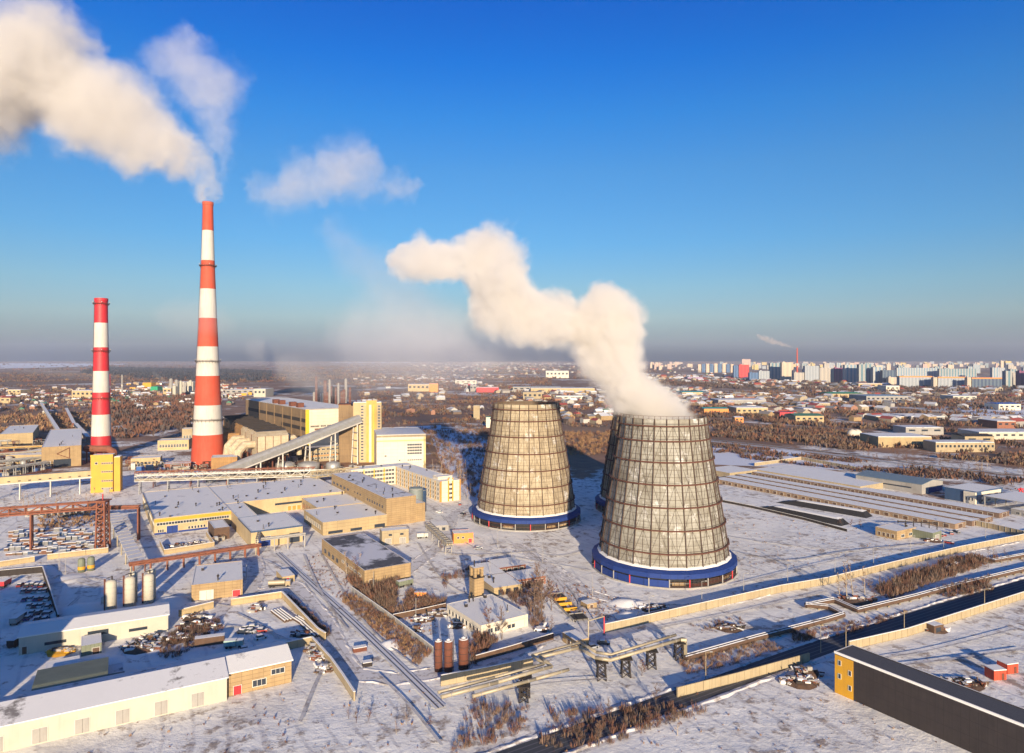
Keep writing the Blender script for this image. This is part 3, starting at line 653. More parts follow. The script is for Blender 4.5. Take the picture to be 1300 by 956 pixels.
# two short lines of small illegible dark lettering on the white end wall
b = MB(); u = 5
for wd in (1.0,.8,1.1,.7,.9,1.0,.8,0,1.2,.9,.8,1.0,0,.9,1.1,.8,1.0):
    if wd: b.box(u, u+wd, -.16, -.05, 31.2, 32.6, dark)
    u += wd+.35 if wd else 1.2
b.build('sign_lettering', PH); b = MB(); u = 9
for wd in (1.2,.9,1.1,1.0,1.3,1.1): b.box(u, u+wd, -.16, -.05, 28.0, 29.8, rust); u += wd+.2
b.build('sign_lettering', PH)
AX = blk('annex', 'low orange trimmed annex with rows of windows in front of the power house', 'annex', D_[0]-2, D_[0]+La+2, D_[1]-16, D_[1]-1, 13, conc, th=R(36), win=[('s',9,.04,.5,z,z+1.6,.6) for z in (2.5,6.5)]+[('s',1,.55,.97,3,5,1,'dark'),('s',1,.55,.97,8,9.5,1,'dark'),('s',11,.03,.97,10.6,12,.6)])
panel(AX, 's', 0, La+4, 5.2, 5.8, orange, 'orange_band')
for i, (px_, r_) in enumerate(((392,9),(362,8),(423,6))):
    p = P3(px_, 592, 590); q = empty('tank', ['squat silver tank under the conveyor, middle of three', 'squat silver tank under the conveyor, left of three', 'squat silver tank under the conveyor, right of three'][i], 'tank', (p.x, 590, 0)); MB().lathe([(r_,0),(r_,7),(r_*.5,8.2),(.1,8.6)], 22, steel).build('drum', q, smooth=True); MB().lathe([(r_+.15,3.4),(r_+.15,3.7)], 22, grey, cap=False).build('hoop', q)
# flue gas ducts and dust collectors between chimney and power house
fl = mat('duct_lagging', (.60,.50,.34), .7, .55, (.30,.19,.10), .14, panel=(4,3), streak=.4)
fl2 = mat('ochre_duct', (.42,.24,.09), .85, .6, (.20,.10,.05), .12, panel=(3,3), streak=.5)
for i in range(7):
    lab = (['nearest cream dust collector beside the power house', 'second dust collector from the chimney side', 'middle dust collector under dark roof pipes', 'fourth dust collector toward the far end', 'ochre dust collector behind the first four'] + ['sixth dust collector, nearly at the far end', 'farthest ochre dust collector'])[i]
    x, y = ab(144+i*1, 598+i*25, R(34)); r = empty('dust_collector', lab, 'dust collector', (x, y, 0), R(34), 'dust collectors beside the power house')
    m = fl if i < 3 else fl2
    MB().box(0, 26, 0, 19, 14, 31, m).build('casing', r); MB().gable(0, 26, 0, 19, 31.02, 35, m, .3, 'x').build('hood', r)
    for u in (2, 13, 24):
        for v in (2, 17): MB().box(u-.5, u+.5, v-.5, v+.5, 0, 13.98, rust).build('leg', r)
    for u in (2, 10, 18): MB().add([(u,3,13.95),(u+7,3,13.95),(u+7,16,13.95),(u,16,13.95),(u+3,8,7),(u+4,8,7),(u+4,10,7),(u+3,10,7)], [(0,1,5,4),(1,2,6,5),(2,3,7,6),(3,0,4,7),(4,5,6,7)], rust).build('hopper', r)
    MB().path([Vector((0,9,24)), Vector((-8,9,24)), Vector((-14,7,18)), Vector((-16,5,6))], 3.2, m, 10).build('duct', r)
    MB().path([Vector((26,9,26)), Vector((33,9,28)), Vector((38,9,22)), Vector((38,9,12))], 2.2, fl, 8).build('outlet_duct', r)
    for v in (3, 8, 13): MB().bar((-2,v,36+v*.1), (24,v,36+v*.1), .55, dark, 6).build('roof_pipe', r)
    for u in (0,6.5,13,19.5,26): MB().box(u-.15, u+.15, -.5, -.05, 12, 31, rust).build('stiffener', r)
rect('boiler_annex', 'low orange ochre annex at the foot of the tallest chimney', 'annex', [(268,582),(302,577)], 16, fl2, th=R(20), win=[('s',6,.05,.95,2,4,.6,'dark')])
rect('gas_plant', 'small ochre block left of the tallest chimney', 'industrial building', [(231,545),(246,543)], 20, conc, th=R(20), win=[('s',3,.1,.9,10,13,.6)])
rect('gas_plant', 'row of flat yellow sheds left of the tallest chimney', 'industrial building', [(200,560),(243,556)], 10, cream, th=R(18), win=[('s',10,.05,.95,3,6,.7)])
# inclined conveyor with trestles
A_, B_ = P3(262, 606, 535), P3(456, 531, 636)
r = empty('conveyor_gallery', 'long silver inclined conveyor gallery climbing to the yellow stair tower', 'conveyor', (A_.x, A_.y, 0)); o = Vector((A_.x, A_.y, 0))
d = (B_-A_); dn = d.normalized(); side = dn.cross(Vector((0,0,1))).normalized(); up = side.cross(dn)
b = MB(); prof = [(-3.4,-3.2),(3.4,-3.2),(3.4,.6),(2.6,2.4),(1.2,3.4),(-1.2,3.4),(-2.6,2.4),(-3.4,.6)]; k = len(prof)
vs = [tuple(A_-o+side*u+up*v) for u, v in prof]+[tuple(B_-o+side*u+up*v) for u, v in prof]
b.add(vs, [(i,(i+1)%k,k+(i+1)%k,k+i) for i in range(k)]+[tuple(range(k-1,-1,-1)), tuple(range(k,2*k))], steel); b.build('gallery_tube', r)
MB().bar(A_-o+side*3.3-up*3.6, B_-o+side*3.3-up*3.6, .45, chwhite).bar(A_-o-side*3.3-up*3.6, B_-o-side*3.3-up*3.6, .45, dark).build('girder', r)
for f_ in (.16,.30,.44,.62,.80,.965):
    p = A_.lerp(B_, f_)-o; b = MB()
    for s in (-1, 1): b.bar(p+side*s*3-up*3.6, Vector((p.x,p.y,0))+side*s*5, .5, chwhite, 4)
    nn = int(p.z/9)
    for j in range(nn+1):
        zz = (p.z-4)*j/(nn+1); b.bar(Vector((p.x,p.y,zz))-side*4.2, Vector((p.x,p.y,zz))+side*4.2, .3, grey, 4)
    b.build('trestle', r)
# truss galleries
def truss(name, label, A, B, hgt_, wid, m, legs, sec=6, r_=.28, cat='pipe bridge', deck=None, pipes=0, pm=None, legm=None, pr=.5):
    A, B = Vector(A), Vector(B); o = Vector((A.x, A.y, 0)); root = empty(name, label, cat, (A.x, A.y, 0)); A = A-o; B = B-o
    d = (B-A); n = max(2, int(d.length/sec)); dn = d.normalized(); sd = Vector((-dn.y, dn.x, 0)).normalized()*wid/2; U = Vector((0,0,hgt_))
    b = MB()
    for s in (-1, 1):
        b.bar(A+sd*s, B+sd*s, r_, m); b.bar(A+sd*s+U, B+sd*s+U, r_, m)
        for i in range(n):
            p, q = A.lerp(B, i/n)+sd*s, A.lerp(B, (i+1)/n)+sd*s
            b.bar(p, p+U, r_*.6, m); b.bar(p if i%2 else p+U, q+U if i%2 else q, r_*.6, m)
    for i in range(n+1): p = A.lerp(B, i/n); b.bar(p-sd+U, p+sd+U, r_*.6, m); b.bar(p-sd, p+sd, r_*.6, m)
    b.build('truss', root)
    if deck: MB().bar(A+U*.5, B+U*.5, 1, deck).build('deck', root)
    for i in range(pipes):
        off = sd*(-.8+1.6*i/max(pipes-1,1)); MB().bar(A+off+Vector((0,0,.5+pr)), B+off+Vector((0,0,.5+pr)), pr, pm or steel, 8).build('pipe', root)
    for f_ in legs:
        p = A.lerp(B, f_); b = MB(); lm = legm or m
        for s in (-1, 1): b.bar(p+sd*s*.9, Vector((p.x, p.y, 0))+sd*s*1.1, r_*1.1, lm)
        b.bar(p-sd*.9+Vector((0,0,-p.z*.5)), p+sd*.9+Vector((0,0,-p.z*.5)), r_*.6, lm); b.bar(Vector((p.x,p.y,.2))-sd, p+sd*.9-Vector((0,0,p.z*.5)), r_*.5, lm)
        b.build('support', root)
    return root
def at(px, py, h): x, y = G(px, py, h); return (x, y, h)
truss('pipe_bridge', 'long grey truss bridge carrying pipes in front of the conveyor', at(172,611,9), at(456,602,9), 4, 4, steel, (.02,.14,.27,.40,.53,.66,.79,.92), 5, .25, pipes=3, pr=.55, pm=pipey)
truss('pipe_bridge', 'second pipe bridge just behind the long grey truss', at(172,604,9), at(400,598,9), 3, 4, rustl, (.1,.3,.5,.7,.9), 5, .22, pipes=2, pm=steel)
truss('pipe_bridge', 'grey pipe bridge beside the white office block', at(395,606,10), at(455,600,10), 4, 4, conc, (.1,.5,.9), 4, .3, pipes=2)
truss('pipe_bridge', 'rust red truss bridge across the storage yard', at(-30,657,18.5), at(131,645,18.5), 3.6, 3, rustl, (.12,.42), 6, .38, pipes=1, pm=rustl)
truss('pipe_bridge', 'short rust red pipe bridge ending at the blue banded workshop', at(131,646,17), at(177,645,17), 1.2, 2, rustl, (.98,), 6, .3, pipes=1, pm=rustl)
x, y = G(130.5, 697)
r = empty('pylon', 'rust red lattice pylon at the end of the red truss bridge', 'pylon', (x, y, 0)); b = MB()
for u in (-1.8,1.8):
    for v in (-1.8,1.8): b.bar((u*1.3,v*1.3,0), (u,v,24.5), .35, rustl)
for k in range(8):
    z0, z1 = k*3, k*3+3
    for u, v, u2, v2 in ((-2,-2,2,-2),(2,-2,2,2),(2,2,-2,2),(-2,2,-2,-2)): b.bar((u,v,z0),(u2,v2,z1), .18, rustl); b.bar((u,v,z1),(u2,v2,z1), .18, rustl)
b.build('lattice', r); MB().box(-3,3,-3,3,24.5,25,rustl).build('platform', r); MB().bar((0,0,25),(0,0,28),.2,red).build('mast', r)
# yellow transfer tower and box gallery at the left
x, z = P3(115, 627, 492).x, 492
r = empty('transfer_tower', 'bright yellow tower with bands of small windows beside the box gallery', 'tower', (x, z, 0), R(20))
MB().box(0, 14, 0, 11, 0, 26.5, yellow).build('wall', r); MB().box(.4, 13.6, .4, 10.6, 26.4, 26.9, snow).build('roof', r); MB().box(-.15,14.15,-.15,.1,26.2,27.4,yellow).build('parapet', r)
MB().box(14.5, 18.6, 1, 10, 0, 25, yellow).box(14.7,18.4,1.2,9.8,25.01,25.4,snow).build('side_tower', r); MB().box(14.01,14.49,1.5,9,0,24,dark).build('recess', r)
for zz in (20.5, 14.4, 7.8, 2.2):
    for i in range(5): inst('window', winmesh(1.0,1.1), r, (7.4+i*1.5, 0, zz))
inst('window', winmesh(1.5,1.5), r, (3.6, 0, 20.5)); MB().box(8,12,-.3,0,0,3.2,grey).build('door', r)
A_, B_ = Vector(at(-40,618.5,11)), Vector(at(116,606,11)); o = Vector((A_.x,A_.y,0)); A_ = A_-o; B_ = B_-o
r = empty('conveyor_gallery', 'long pale box gallery on posts running to the yellow tower', 'conveyor', tuple(o)); dn = (B_-A_).normalized(); sd = Vector((-dn.y,dn.x,0))*2.6; U = Vector((0,0,1))
def boxbeam(b, A, B, sd, z0, z1, m, top=None):
    vs = [A-sd+U*z0, B-sd+U*z0, B+sd+U*z0, A+sd+U*z0, A-sd+U*z1, B-sd+U*z1, B+sd+U*z1, A+sd+U*z1]
    b.add([tuple(v) for v in vs], [(3,2,1,0),(0,1,5,4),(1,2,6,5),(2,3,7,6),(3,0,4,7)], m); b.add([tuple(v) for v in vs[4:]], [(0,1,2,3)], top or m)
b = MB(); boxbeam(b, A_, B_, sd, .9, 5.2, cream, grey); b.build('gallery_box', r); b = MB(); boxbeam(b, A_, B_, sd*1.06, 0, .85, chwhite); b.build('girder', r)
for i in range(24): 
    if i % 2: q = A_.lerp(B_, (i+.5)/24); inst('window', winmesh(1.6,.7,'dark'), r, tuple(q-sd+Vector((0,0,1.5))), math.atan2(dn.y,dn.x))
for f_ in (.15,.40,.65,.90):
    p = A_.lerp(B_, f_); MB().bar(p-sd*.8, Vector((p.x,p.y,0))-sd*.8, .35, chwhite).bar(p+sd*.8, Vector((p.x,p.y,0))+sd*.8, .35, chwhite).bar(Vector((p.x,p.y,6))-sd*.8, Vector((p.x,p.y,6))+sd*.8, .25, chwhite).build('support', r)
rect('workshop', 'square ochre block with snow roof at the far left', 'industrial building', [(16,551),(42.4,549),(12,541)], 13, cpanel, vents=3, win=[('s',1,.28,.6,4.5,5.2,1,'dark')])
S1 = rect('workshop', 'large ochre brick hall with grey roof left of the red chimney', 'industrial building', [(67,568),(103,566),(64,546)], 18, brick, vents=5, par=.6, win=[('s',1,.30,.74,.2,7,1,'dark')])
b = MB(); Lx = DIM[S1.name][2]; b.bar((Lx*.70,-.4,17),(Lx*.38,-.4,12),.25,rust); b.bar((Lx*.38,-.4,12),(Lx*.70,-.4,7.5),.25,rust); b.bar((Lx*.70,-.4,17),(Lx*.70,-.4,7.5),.2,rust); b.build('hoist_frame', S1)
rect('shed', 'low ochre lean-to between the brick hall and the pipe maze', 'shed', [(49,578),(66,577),(48,570)], 8, cpanel, th=R(3), win=[('s',3,.1,.9,2,4,.6)])
for i, (P, hh) in enumerate([([(47,585),(66,583)], 6), ([(105,548),(96,545)], 4)]): pass
for i, (p, q, l) in enumerate([((52,513),(76,552),'long grey belt gallery running away behind the brick hall, left one'), ((96,540),(112,558),'long snow topped belt gallery beside the red chimney'), ((84,520),(94,540),'rusty belt gallery leading to the brick hall')]):
    A, B = Vector(at(*q, 6)), Vector(at(*p, 6)); o = Vector((A.x,A.y,0)); rr_ = empty('belt_gallery', l, 'conveyor', tuple(o)); A = A-o; B = B-o; dn = (B-A).normalized(); sd = Vector((-dn.y,dn.x,0))*2.2
    b = MB(); boxbeam(b, A, B, sd, 0, 3.2, [grey, dblue, rustl][i], roofsnow); b.build('gallery_box', rr_)
    for f_ in (.02,.2,.4,.6,.8,.98): c = A.lerp(B, f_); MB().bar(c, Vector((c.x,c.y,0)), .6, grey).build('support', rr_)
MB_ = P3(128, 574, 640); r = empty('flue_duct', 'curved orange flue duct at the foot of the red chimney', 'duct', (MB_.x-14, 640, 0))
MB().path([Vector((0,0,13)), Vector((10,-2,13)), Vector((22,-2,13)), Vector((27,-2,10)), Vector((27,-2,0))], 3.2, rustl, 10).build('duct', r); b = MB()
for u in (2,10,18): b.bar((u,-2,0),(u,-2,10),.5,rust)
b.build('support', r)
# pipe maze at the left edge
for i, (x0, y0, x1, y1, h, m) in enumerate([(-30,571,64,567,9,yellow),(-30,580,64,573,8,pipey),(-30,590,52,582,7,steel),(-30,600,48,590,6,dark),(10,585,70,580,5,pipey),(-30,577,40,574,6,rustl),(0,596,60,588,8,steel),(-30,562,14,560,9,steel),(42,572,64,562,7,dark),(20,607,64,598,5,rustl)]):
    truss('pipe_rack', ['yellow','pale wrapped','galvanised','black','short cream','rusty','thin grey','farthest galvanised','short black','lowest rusty'][i]+' pipe rack in the pipe maze at the left edge', at(x0,y0,h), at(x1,y1,h), 1.5, 3, [conc,grey,steel,dark,grey,rust,steel,grey,dark,rust][i], (.1,.3,.5,.7,.9), 6, .2, 'pipe rack', pipes=2 if i%2 else 3, pm=m, pr=.45)
for i, (px_, py_, r_, h_) in enumerate([(12,590,3,7),(30,594,2.5,6),(42,586,2.2,8),(8,575,2.6,6),(24,602,2,5)]):
    x, y = G(px_, py_); q = empty('tank', ['squat','pale','slim','far','small'][i]+' upright tank among the pipes at the left edge', 'tank', (x,y,0)); MB().lathe([(r_,0),(r_,h_),(r_*.6,h_+.9),(.05,h_+1.2)], 16, [grey,steel,pipey,rust,steel][i]).build('drum', q, smooth=True); MB().bar((r_,0,0),(r_,0,h_+1),.15,rust).build('riser_pipe', q)
# low buildings and pipes in the middle left
rect('canopy', 'long snow covered flat canopy in front of the birches', 'canopy', [(50,646),(113,640),(51,638)], 4.5, grey, th=R(13), par=.2, win=[('s',9,.03,.97,.6,3.4,.75,'dark')])
r = empty('pipe_gallery', 'long sloping gallery of snowy metal sheets leading down beside the workshop', 'pipe gallery', (*G(150,700),0)); ox_, oy_ = r.location.x, r.location.y
C4 = [at(136,653,6.5), at(166,715,5.0), at(184,711,5.0), at(152,651,6.5)]; vs = [(x-ox_,y-oy_,z) for x,y,z in C4]
b = MB(); b.add(vs+[(x,y,z-.35) for x,y,z in vs], [(0,1,2,3),(7,6,5,4),(0,4,5,1),(1,5,6,2),(2,6,7,3),(3,7,4,0)], thinsnow); b.build('sheet_roof', r)
b = MB()
for i in range(17):
    f_ = i/16; p = Vector(vs[0]).lerp(Vector(vs[1]), f_); q = Vector(vs[3]).lerp(Vector(vs[2]), f_); b.bar(p+Vector((0,0,.12)), q+Vector((0,0,.12)), .14, grey)
b.build('roof_seams', r)
for i in range(7):
    f_ = i/6; p = Vector(vs[0]).lerp(Vector(vs[1]), f_); q = Vector(vs[3]).lerp(Vector(vs[2]), f_); MB().bar(p, (p.x,p.y,0), .22, pipey).bar(q, (q.x,q.y,0), .22, rust).build('support', r)
truss('pipe_rack', 'rusty orange pipe rack crossing the yard in front of the workshop', at(164,718,4.5), at(331,693,4.5), 1.0, 2, rustl, (.03,.15,.27,.39,.51,.63,.75,.87,.98), 5, .22, 'pipe rack', pipes=2, pm=rustl, pr=.4)
truss('pipe_rack', 'thin pipe loop rising over the workshop gate', at(326,690,6), at(330,677,6), 2, 1, pipey, (.1,.9), 4, .2, 'pipe rack', pipes=1)
truss('pipe_rack', 'thin pipe rack between the workshop wing and the burnt roof hall', at(331,686,6), at(388,679,6), 1, 1, grey, (.3,.6,.98), 5, .16, 'pipe rack', pipes=1, pr=.25)
wallrun('yard_wall', 'low yellow wall round the scrap pit before the blue banded workshop', [(203,691),(209,704),(272,694),(262,680)], 2.4, cpanel, 'wall', posts=0)
rect('bunker', 'brown timber clad bunker beside the blue banded workshop', 'bunker', [(272,672),(290,668),(272,661)], 6, timber, win=[])

rect('gas_plant', 'low cream shed row under snow behind the truss bridge, left', 'industrial building', [(166,583),(206,578)], 7, cream, th=R(22), win=[('s',7,.05,.95,2,4,.6,'dark')])
rect('gas_plant', 'red brown low building between the truss bridge and the tall chimney', 'industrial building', [(208,590),(243,586)], 6, redbrick, th=R(22), win=[('s',5,.05,.95,2,4,.6,'dark')])
for i, (px_, py_) in enumerate([(178,598),(190,596),(205,600),(222,596),(236,598)]):
    x, y = G(px_, py_); q = empty('transformer', ['blue','grey','second blue','rusty','pale'][i]+' boxy plant unit with pipes in the yard behind the truss bridge', 'plant unit', (x,y,0), TH)
    MB().box(-3,3,-2,2,.5,4,[mat('unit_blue',(.05,.13,.35)),grey,mat('unit_blue',(1,1,1)),rust,pale][i],snow).build('casing', q); MB().bar((-2,0,4),(-2,0,6.5),.3,steel,6).bar((2,0,4),(2,0,6.5),.3,steel,6).bar((-2,0,6.3),(2,0,6.3),.2,steel,6).build('pipe', q); MB().box(-3.4,3.4,-2.4,2.4,0,.49,grey).build('footing', q)
for i in range(9):
    a_, b_ = G(170+i*3, 562+i*2.5), G(232+i*2, 556+i*4); 
for i, P in enumerate([[(150,574),(200,566),(255,565)],[(150,590),(178,588),(245,583)]]):
    pass

def unit(seed):
    r = random.Random(seed); b = MB(); p = MB(); ms = [grey, rust, steel, conc, pipey, dark, timber, mat('unit_blue',(1,1,1))]
    for j in range(4):
        u, v, w_, d_, h_ = r.uniform(-5,5), r.uniform(-3,3), r.uniform(1,3), r.uniform(1,2.5), r.uniform(1.5,5); b.box(u-w_,u+w_,v-d_,v+d_,0,h_,r.choice(ms), snow if r.random()<.4 else None)
    for j in range(9):
        z = r.uniform(1,6.5); u, v = r.uniform(-7,2), r.uniform(-4,4); l = r.uniform(3,8); m = r.choice(ms[:6]); k = r.uniform(.12,.4)
        if r.random()<.5: p.path([Vector((u,v,0)), Vector((u,v,z)), Vector((u+l,v,z)), Vector((u+l,v,0))], k, m, 6)
        else: p.path([Vector((u,v,z)), Vector((u+l,v,z)), Vector((u+l,v+r.uniform(-4,4),z))], k, m, 6)
    return b.mesh('unit_mesh'), p.mesh('unit_pipe_mesh')
UN = [unit(i) for i in range(8)]
def units(P, n, lab, grp, s=(.7,1.2)):
    for i in range(n):
        x, y = G(rq.uniform(P[0], P[2]), rq.uniform(P[1], P[3])); o = bpy.data.objects.new('plant_unit', UN[i%8][0]); COL.objects.link(o); o.location = (x,y,0); o.rotation_euler[2] = TH+rq.choice([0,math.pi/2])+rq.uniform(-.1,.1); q = rq.uniform(*s); o.scale = (q,q,q); tag(o, lab, 'plant unit', grp); inst('pipe_loops', UN[i%8][1], o, (0,0,0))
rq = random.Random(77)
units((-10,572,62,606), 26, 'cluttered pipe and pump unit in the pipe maze at the left edge', 'units of the left pipe maze')
units((156,588,262,606), 16, 'cluttered pipe and pump unit behind the long truss bridge', 'units behind the truss bridge')
units((345,594,452,606), 9, 'pipe and pump unit under the conveyor trestles', 'units under the conveyor', (.6,1))
units((268,572,380,590), 10, 'ochre dusty plant unit at the feet of the dust collectors', 'units below the dust collectors', (.8,1.4))
units((262,682,292,690), 2, 'rusty plant unit beside the timber bunker', 'units beside the bunker', (.5,.7))
units((20,548,112,566), 8, 'plant unit between the ochre halls at the left', 'units between the ochre halls', (.8,1.3))
# ================================================================ yards and smaller buildings in front
# lower left
r = rect('warehouse', 'long cream warehouse with snow roof and dark strip windows, lower left', 'warehouse', [(31,808.5),(213.5,780),(33,791)], 5.8, pale, gable=(1.3,'x'), th=R(27.5),
     win=[('s',1,.16,.30,1.9,2.9,1,'dark'),('s',1,.44,.58,2.6,4.2,1,'dark'),('s',1,.72,.85,1.9,2.9,1,'dark'),('s',1,.02,.05,.2,2.6,1,timber)])
blk('shed', 'small grey green shed with snowy roof in front of the long cream warehouse', 'shed', *(lambda p, q, s: (p[0], q[0], p[1], s[1]))(px_ab((103,821),3.6), px_ab((129,819),3.6), px_ab((97,809.5),3.6)), 3.6, greeny, par=.15, win=[('s',1,.55,.9,.1,2.4,1,timber)])
def hall(name, label, nr, La, Lb, h, rise, wall, roof, th=TH, win=(), axis_='x', mirror=True, group=None):
    """hall from the photo pixel of its near right roof corner"""
    a, b = px_ab(nr, h, th); return blk(name, label, 'hall', a-La, a, b, b+Lb, h, wall, roof, th=th, gable=(rise, axis_), win=win, group=group)
hall('hall', 'grey green metal hall with bare sloping roof at the lower left edge', (134,884), 17, 27, 5, 1.2, greeny, greeny, R(30), [('s',3,.1,.9,.3,3.8,.4,timber)])
hall('hall', 'long hall under a ribbed grey white roof, left of the brick one', (288,860), 60, 17, 6.5, 2.2, pale, thinsnow, R(30), [('s',6,.05,.95,.3,4,.35,grey)])
hall('hall', 'sandy brick hall with snow roof, windows and brown door, bottom left of centre', (370,838), 26, 15, 6.6, 1.8, brick, roofsnow, R(30), [('s',1,.38,.46,.1,2.6,1,red),('s',1,.12,.24,1.4,3,1),('s',1,.58,.72,1.2,3,1),('s',1,.78,.92,3.6,5,1)])
rect('shed', 'low snow roofed lean-to left of the small grey green shed', 'shed', [(57,852),(101,840),(98,833)], 3, pale, par=.15, win=[('s',1,.1,.5,.1,2.3,.8,timber)])
rect('shed', 'flat shed with tiled pale roof right of the grey green hall', 'shed', [(131,858),(158,852),(152,842)], 3, grey, thinsnow, par=.15)
for i, (px_, py_, rr) in enumerate([(141,775,1.9),(165,770,1.9),(189,766,1.9)]):
    x, y = G(px_, py_); q = empty('silo', 'tall pale ribbed silo behind the long warehouse, '+['nearest to the white tank','middle of the three','nearest to the brick workshop'][i], 'silo', (x, y, 0), 0, 'three pale silos')
    MB().lathe([(rr,0),(rr,11),(rr*.7,11.6),(.05,11.9)], 20, pale).build('shell', q, smooth=True)
    for z in range(1, 11, 2): MB().lathe([(rr+.06,z),(rr+.06,z+.12)], 20, steel, cap=False).build('hoop', q)
    MB().bar((rr*.2,0,11.5),(rr*.2,0,13.2),.3,dark,6).bar((rr*.2,0,13),(-rr,.4,12.2),.2,dark,6).build('filter', q); MB().bar((-rr-.3,0,0),(-rr-.3,0,12),.12,rust).bar((-rr-.7,0,0),(-rr-.7,0,12),.12,rust).build('ladder', q)
    q2 = empty('silo', ['pale slender silo','darker slender silo','slim shaded silo'][i]+' standing just behind the '+['left','middle','right']
               [i]+' front silo', 'silo', (x-1.6, y+5, 0)) if i else None
    if q2: MB().lathe([(1.6,0),(1.6,11.5),(.05,12.4)], 18, pale).build('shell', q2, smooth=True); MB().lathe([(1.66,5),(1.66,5.2)], 18, steel, cap=False).build('hoop', q2)
    MB().bar((0,-rr-.3,0),(0,-rr-1.4,.9),.35,steel,6).ball((.8,-rr-1,1),.7,grey,8,5).build('pump', q)
x, y = G(131.5, 770); q = empty('tank', 'small white upright tank on legs beside the left silo', 'tank', (x,y,0)); MB().lathe([(.05,1.1),(.9,1.6),(.9,3.6),(.05,4.1)], 14, chwhite).build('drum', q, smooth=True); b = MB(); [b.bar((u,v,0),(u,v,1.8),.08,grey) for u in (-.6,.6) for v in (-.6,.6)]; b.build('leg_frame', q)
for i, (px_, py_) in enumerate([(103.5,726),(115.5,724)]):
    x, y = G(px_, py_); q = empty('tank', ['left','right'][i]+' one of two stained olive upright tanks behind the yellow wall', 'tank', (x,y,0)); MB().lathe([(1.5,0),(1.5,5.4),(1.1,6.1),(.05,6.4)], 18, greeny).build('drum', q, smooth=True); MB().lathe([(1.56,1.2),(1.56,2.6)], 18, yellow, cap=False).build('stained_band', q)
rect('workshop', 'brick workshop with white gate and two roof pipes beside the pipe rack', 'workshop', [(248,718.5),(267.7,741),(308,735)], 6.3, brick, th=R(22), par=.3, win=[('s',1,.16,.42,.1,3.8,1,chwhite),('s',1,.80,.95,.1,2.6,1,red),('w',6,.1,.9,2.2,4.2,.6)], vents=3)
rect('hut', 'tiny orange brick hut under a snow cap by the wheel tracks', 'hut', [(354,728),(370,731),(366,722)], 2.6, cpanel, par=.15, win=[('s',1,.3,.55,.1,2,1,red)])
rect('workshop', 'brick hall with dark patched partly bare roof in the centre yard', 'workshop', [(408.5,684),(467.7,724),(521,714.5)], 7.2, brick, snowmat('burnt_roof', (.60,.60,.64), (.02,.02,.03), .34, .04), par=.2, win=[('w',4,.55,.95,1.5,3.4,.5,'dark'),('s',1,.1,.2,.1,3,1,timber),('w',5,.05,.5,3.6,4.6,.6)])
rect('kiosk', 'cream cube building with two high windows behind the dark roof hall', 'building', [(482,671),(489,674.6),(519,672)], 7.2, conc, th=R(20), par=.3, win=[('s',1,.12,.34,.2,3.2,1,grey),('s',1,.66,.88,.2,3.2,1,grey),('s',2,.1,.95,4.6,5.6,.3,'dark')])
rect('kiosk', 'bright orange red box building with snow roof by the service road', 'building', [(576,678),(600,676),(598,672)], 5.0, orange, th=R(12), par=.2, win=[('s',1,.75,.93,.1,2.2,1,red),('s',2,.1,.6,2.4,3.4,.4)])
rect('kiosk', 'cream low shed joined to the dark trussed rack near the orange box', 'shed', [(549,668),(569,666),(566,661)], 3, grey, th=R(12), par=.2, win=[('s',2,.1,.9,.4,2,.5,'dark')])
truss('pipe_rack', 'sagging pipe rack running down to the orange box building', at(543,668,4), at(571,694,4), 2, 3, grey, (.05,.35,.65,.95), 4, .22, 'pipe rack', pipes=3, pm=pipey)
# garages and the chimney house
rect('building', 'low white building with snow roof and windows at the foot of the brick stack', 'building', [(567.5,767),(614,794),(670,780)], 4.2, white, par=.2, th=R(33), win=[('w',9,.04,.96,1.2,2.8,.5),('s',2,.12,.40,1.1,2.6,.7),('s',2,.55,.72,.9,2.2,.8,'dark')], vents=5)
x, y = G(605, 766); q = empty('brick_tower', 'square sand brick boiler stack with a lantern top rising from the white building', 'tower', (x,y,0), TH); MB().box(-2.1,2.1,-2.1,2.1,0,10.5,brick).build('shaft', q); MB().box(-2.4,2.4,-2.4,2.4,10.51,10.9,dark).build('band', q)
b = MB(); [b.box(u-.5,u+.5,v-.5,v+.5,10.91,14,brick) for u in (-1.5,1.5) for v in (-1.5,1.5)]; b.box(-2.1,2.1,-2.1,2.1,14.01,14.7,brick,snow); b.build('lantern', q); MB().bar((-1,0,14.7),(-1,0,17.2),.18,dark).build('flue', q)
rect('garage', 'low garage with dark brown gates, upper left of the garage cluster', 'garage', [(600,717),(618,714),(634,722),(615,731)], 3, timber, th=R(25), par=.15, win=[('s',3,.05,.95,.1,2.3,.7,timber)])
rect('garage', 'low dark fronted garage beside the straight snow road', 'garage', [(620.5,712.5),(648,707.5),(663,714),(634.7,721.3)], 3, rust, th=R(25), par=.15, win=[('s',4,.05,.95,.1,2.3,.7,dark)])
rect('garage', 'yellow fronted garage behind the brick boiler stack', 'garage', [(614,737),(635.6,728.5),(658,738),(627,747)], 3.2, cpanel, th=R(25), par=.15, win=[('s',3,.1,.9,.1,2.3,.6,'dark')], vents=2)
rect('garage', 'rust brown fronted garage beside the tall bare tree', 'garage', [(643,727),(668,723),(689,729),(658,736.5)], 3.2, redbrick, th=R(25), par=.15, win=[('s',4,.05,.95,.1,2.3,.7,rust)])
rect('guard_house', 'small brick gate house with snow roof beside the pipeline loop', 'gate house', [(714,803),(731,814),(745,808.5)], 3, brick, th=R(28), par=.15, win=[('s',2,.2,.8,1,2,.6),('w',1,.3,.7,.1,2.1,.6,timber)])
rect('hut', 'small snow capped hut alone in the lot left of the near tower', 'hut', [(737,763),(748,767),(754,763)], 1.8, brick, th=R(28), par=.1, win=[('s',1,.3,.6,.1,1.4,1,timber)])
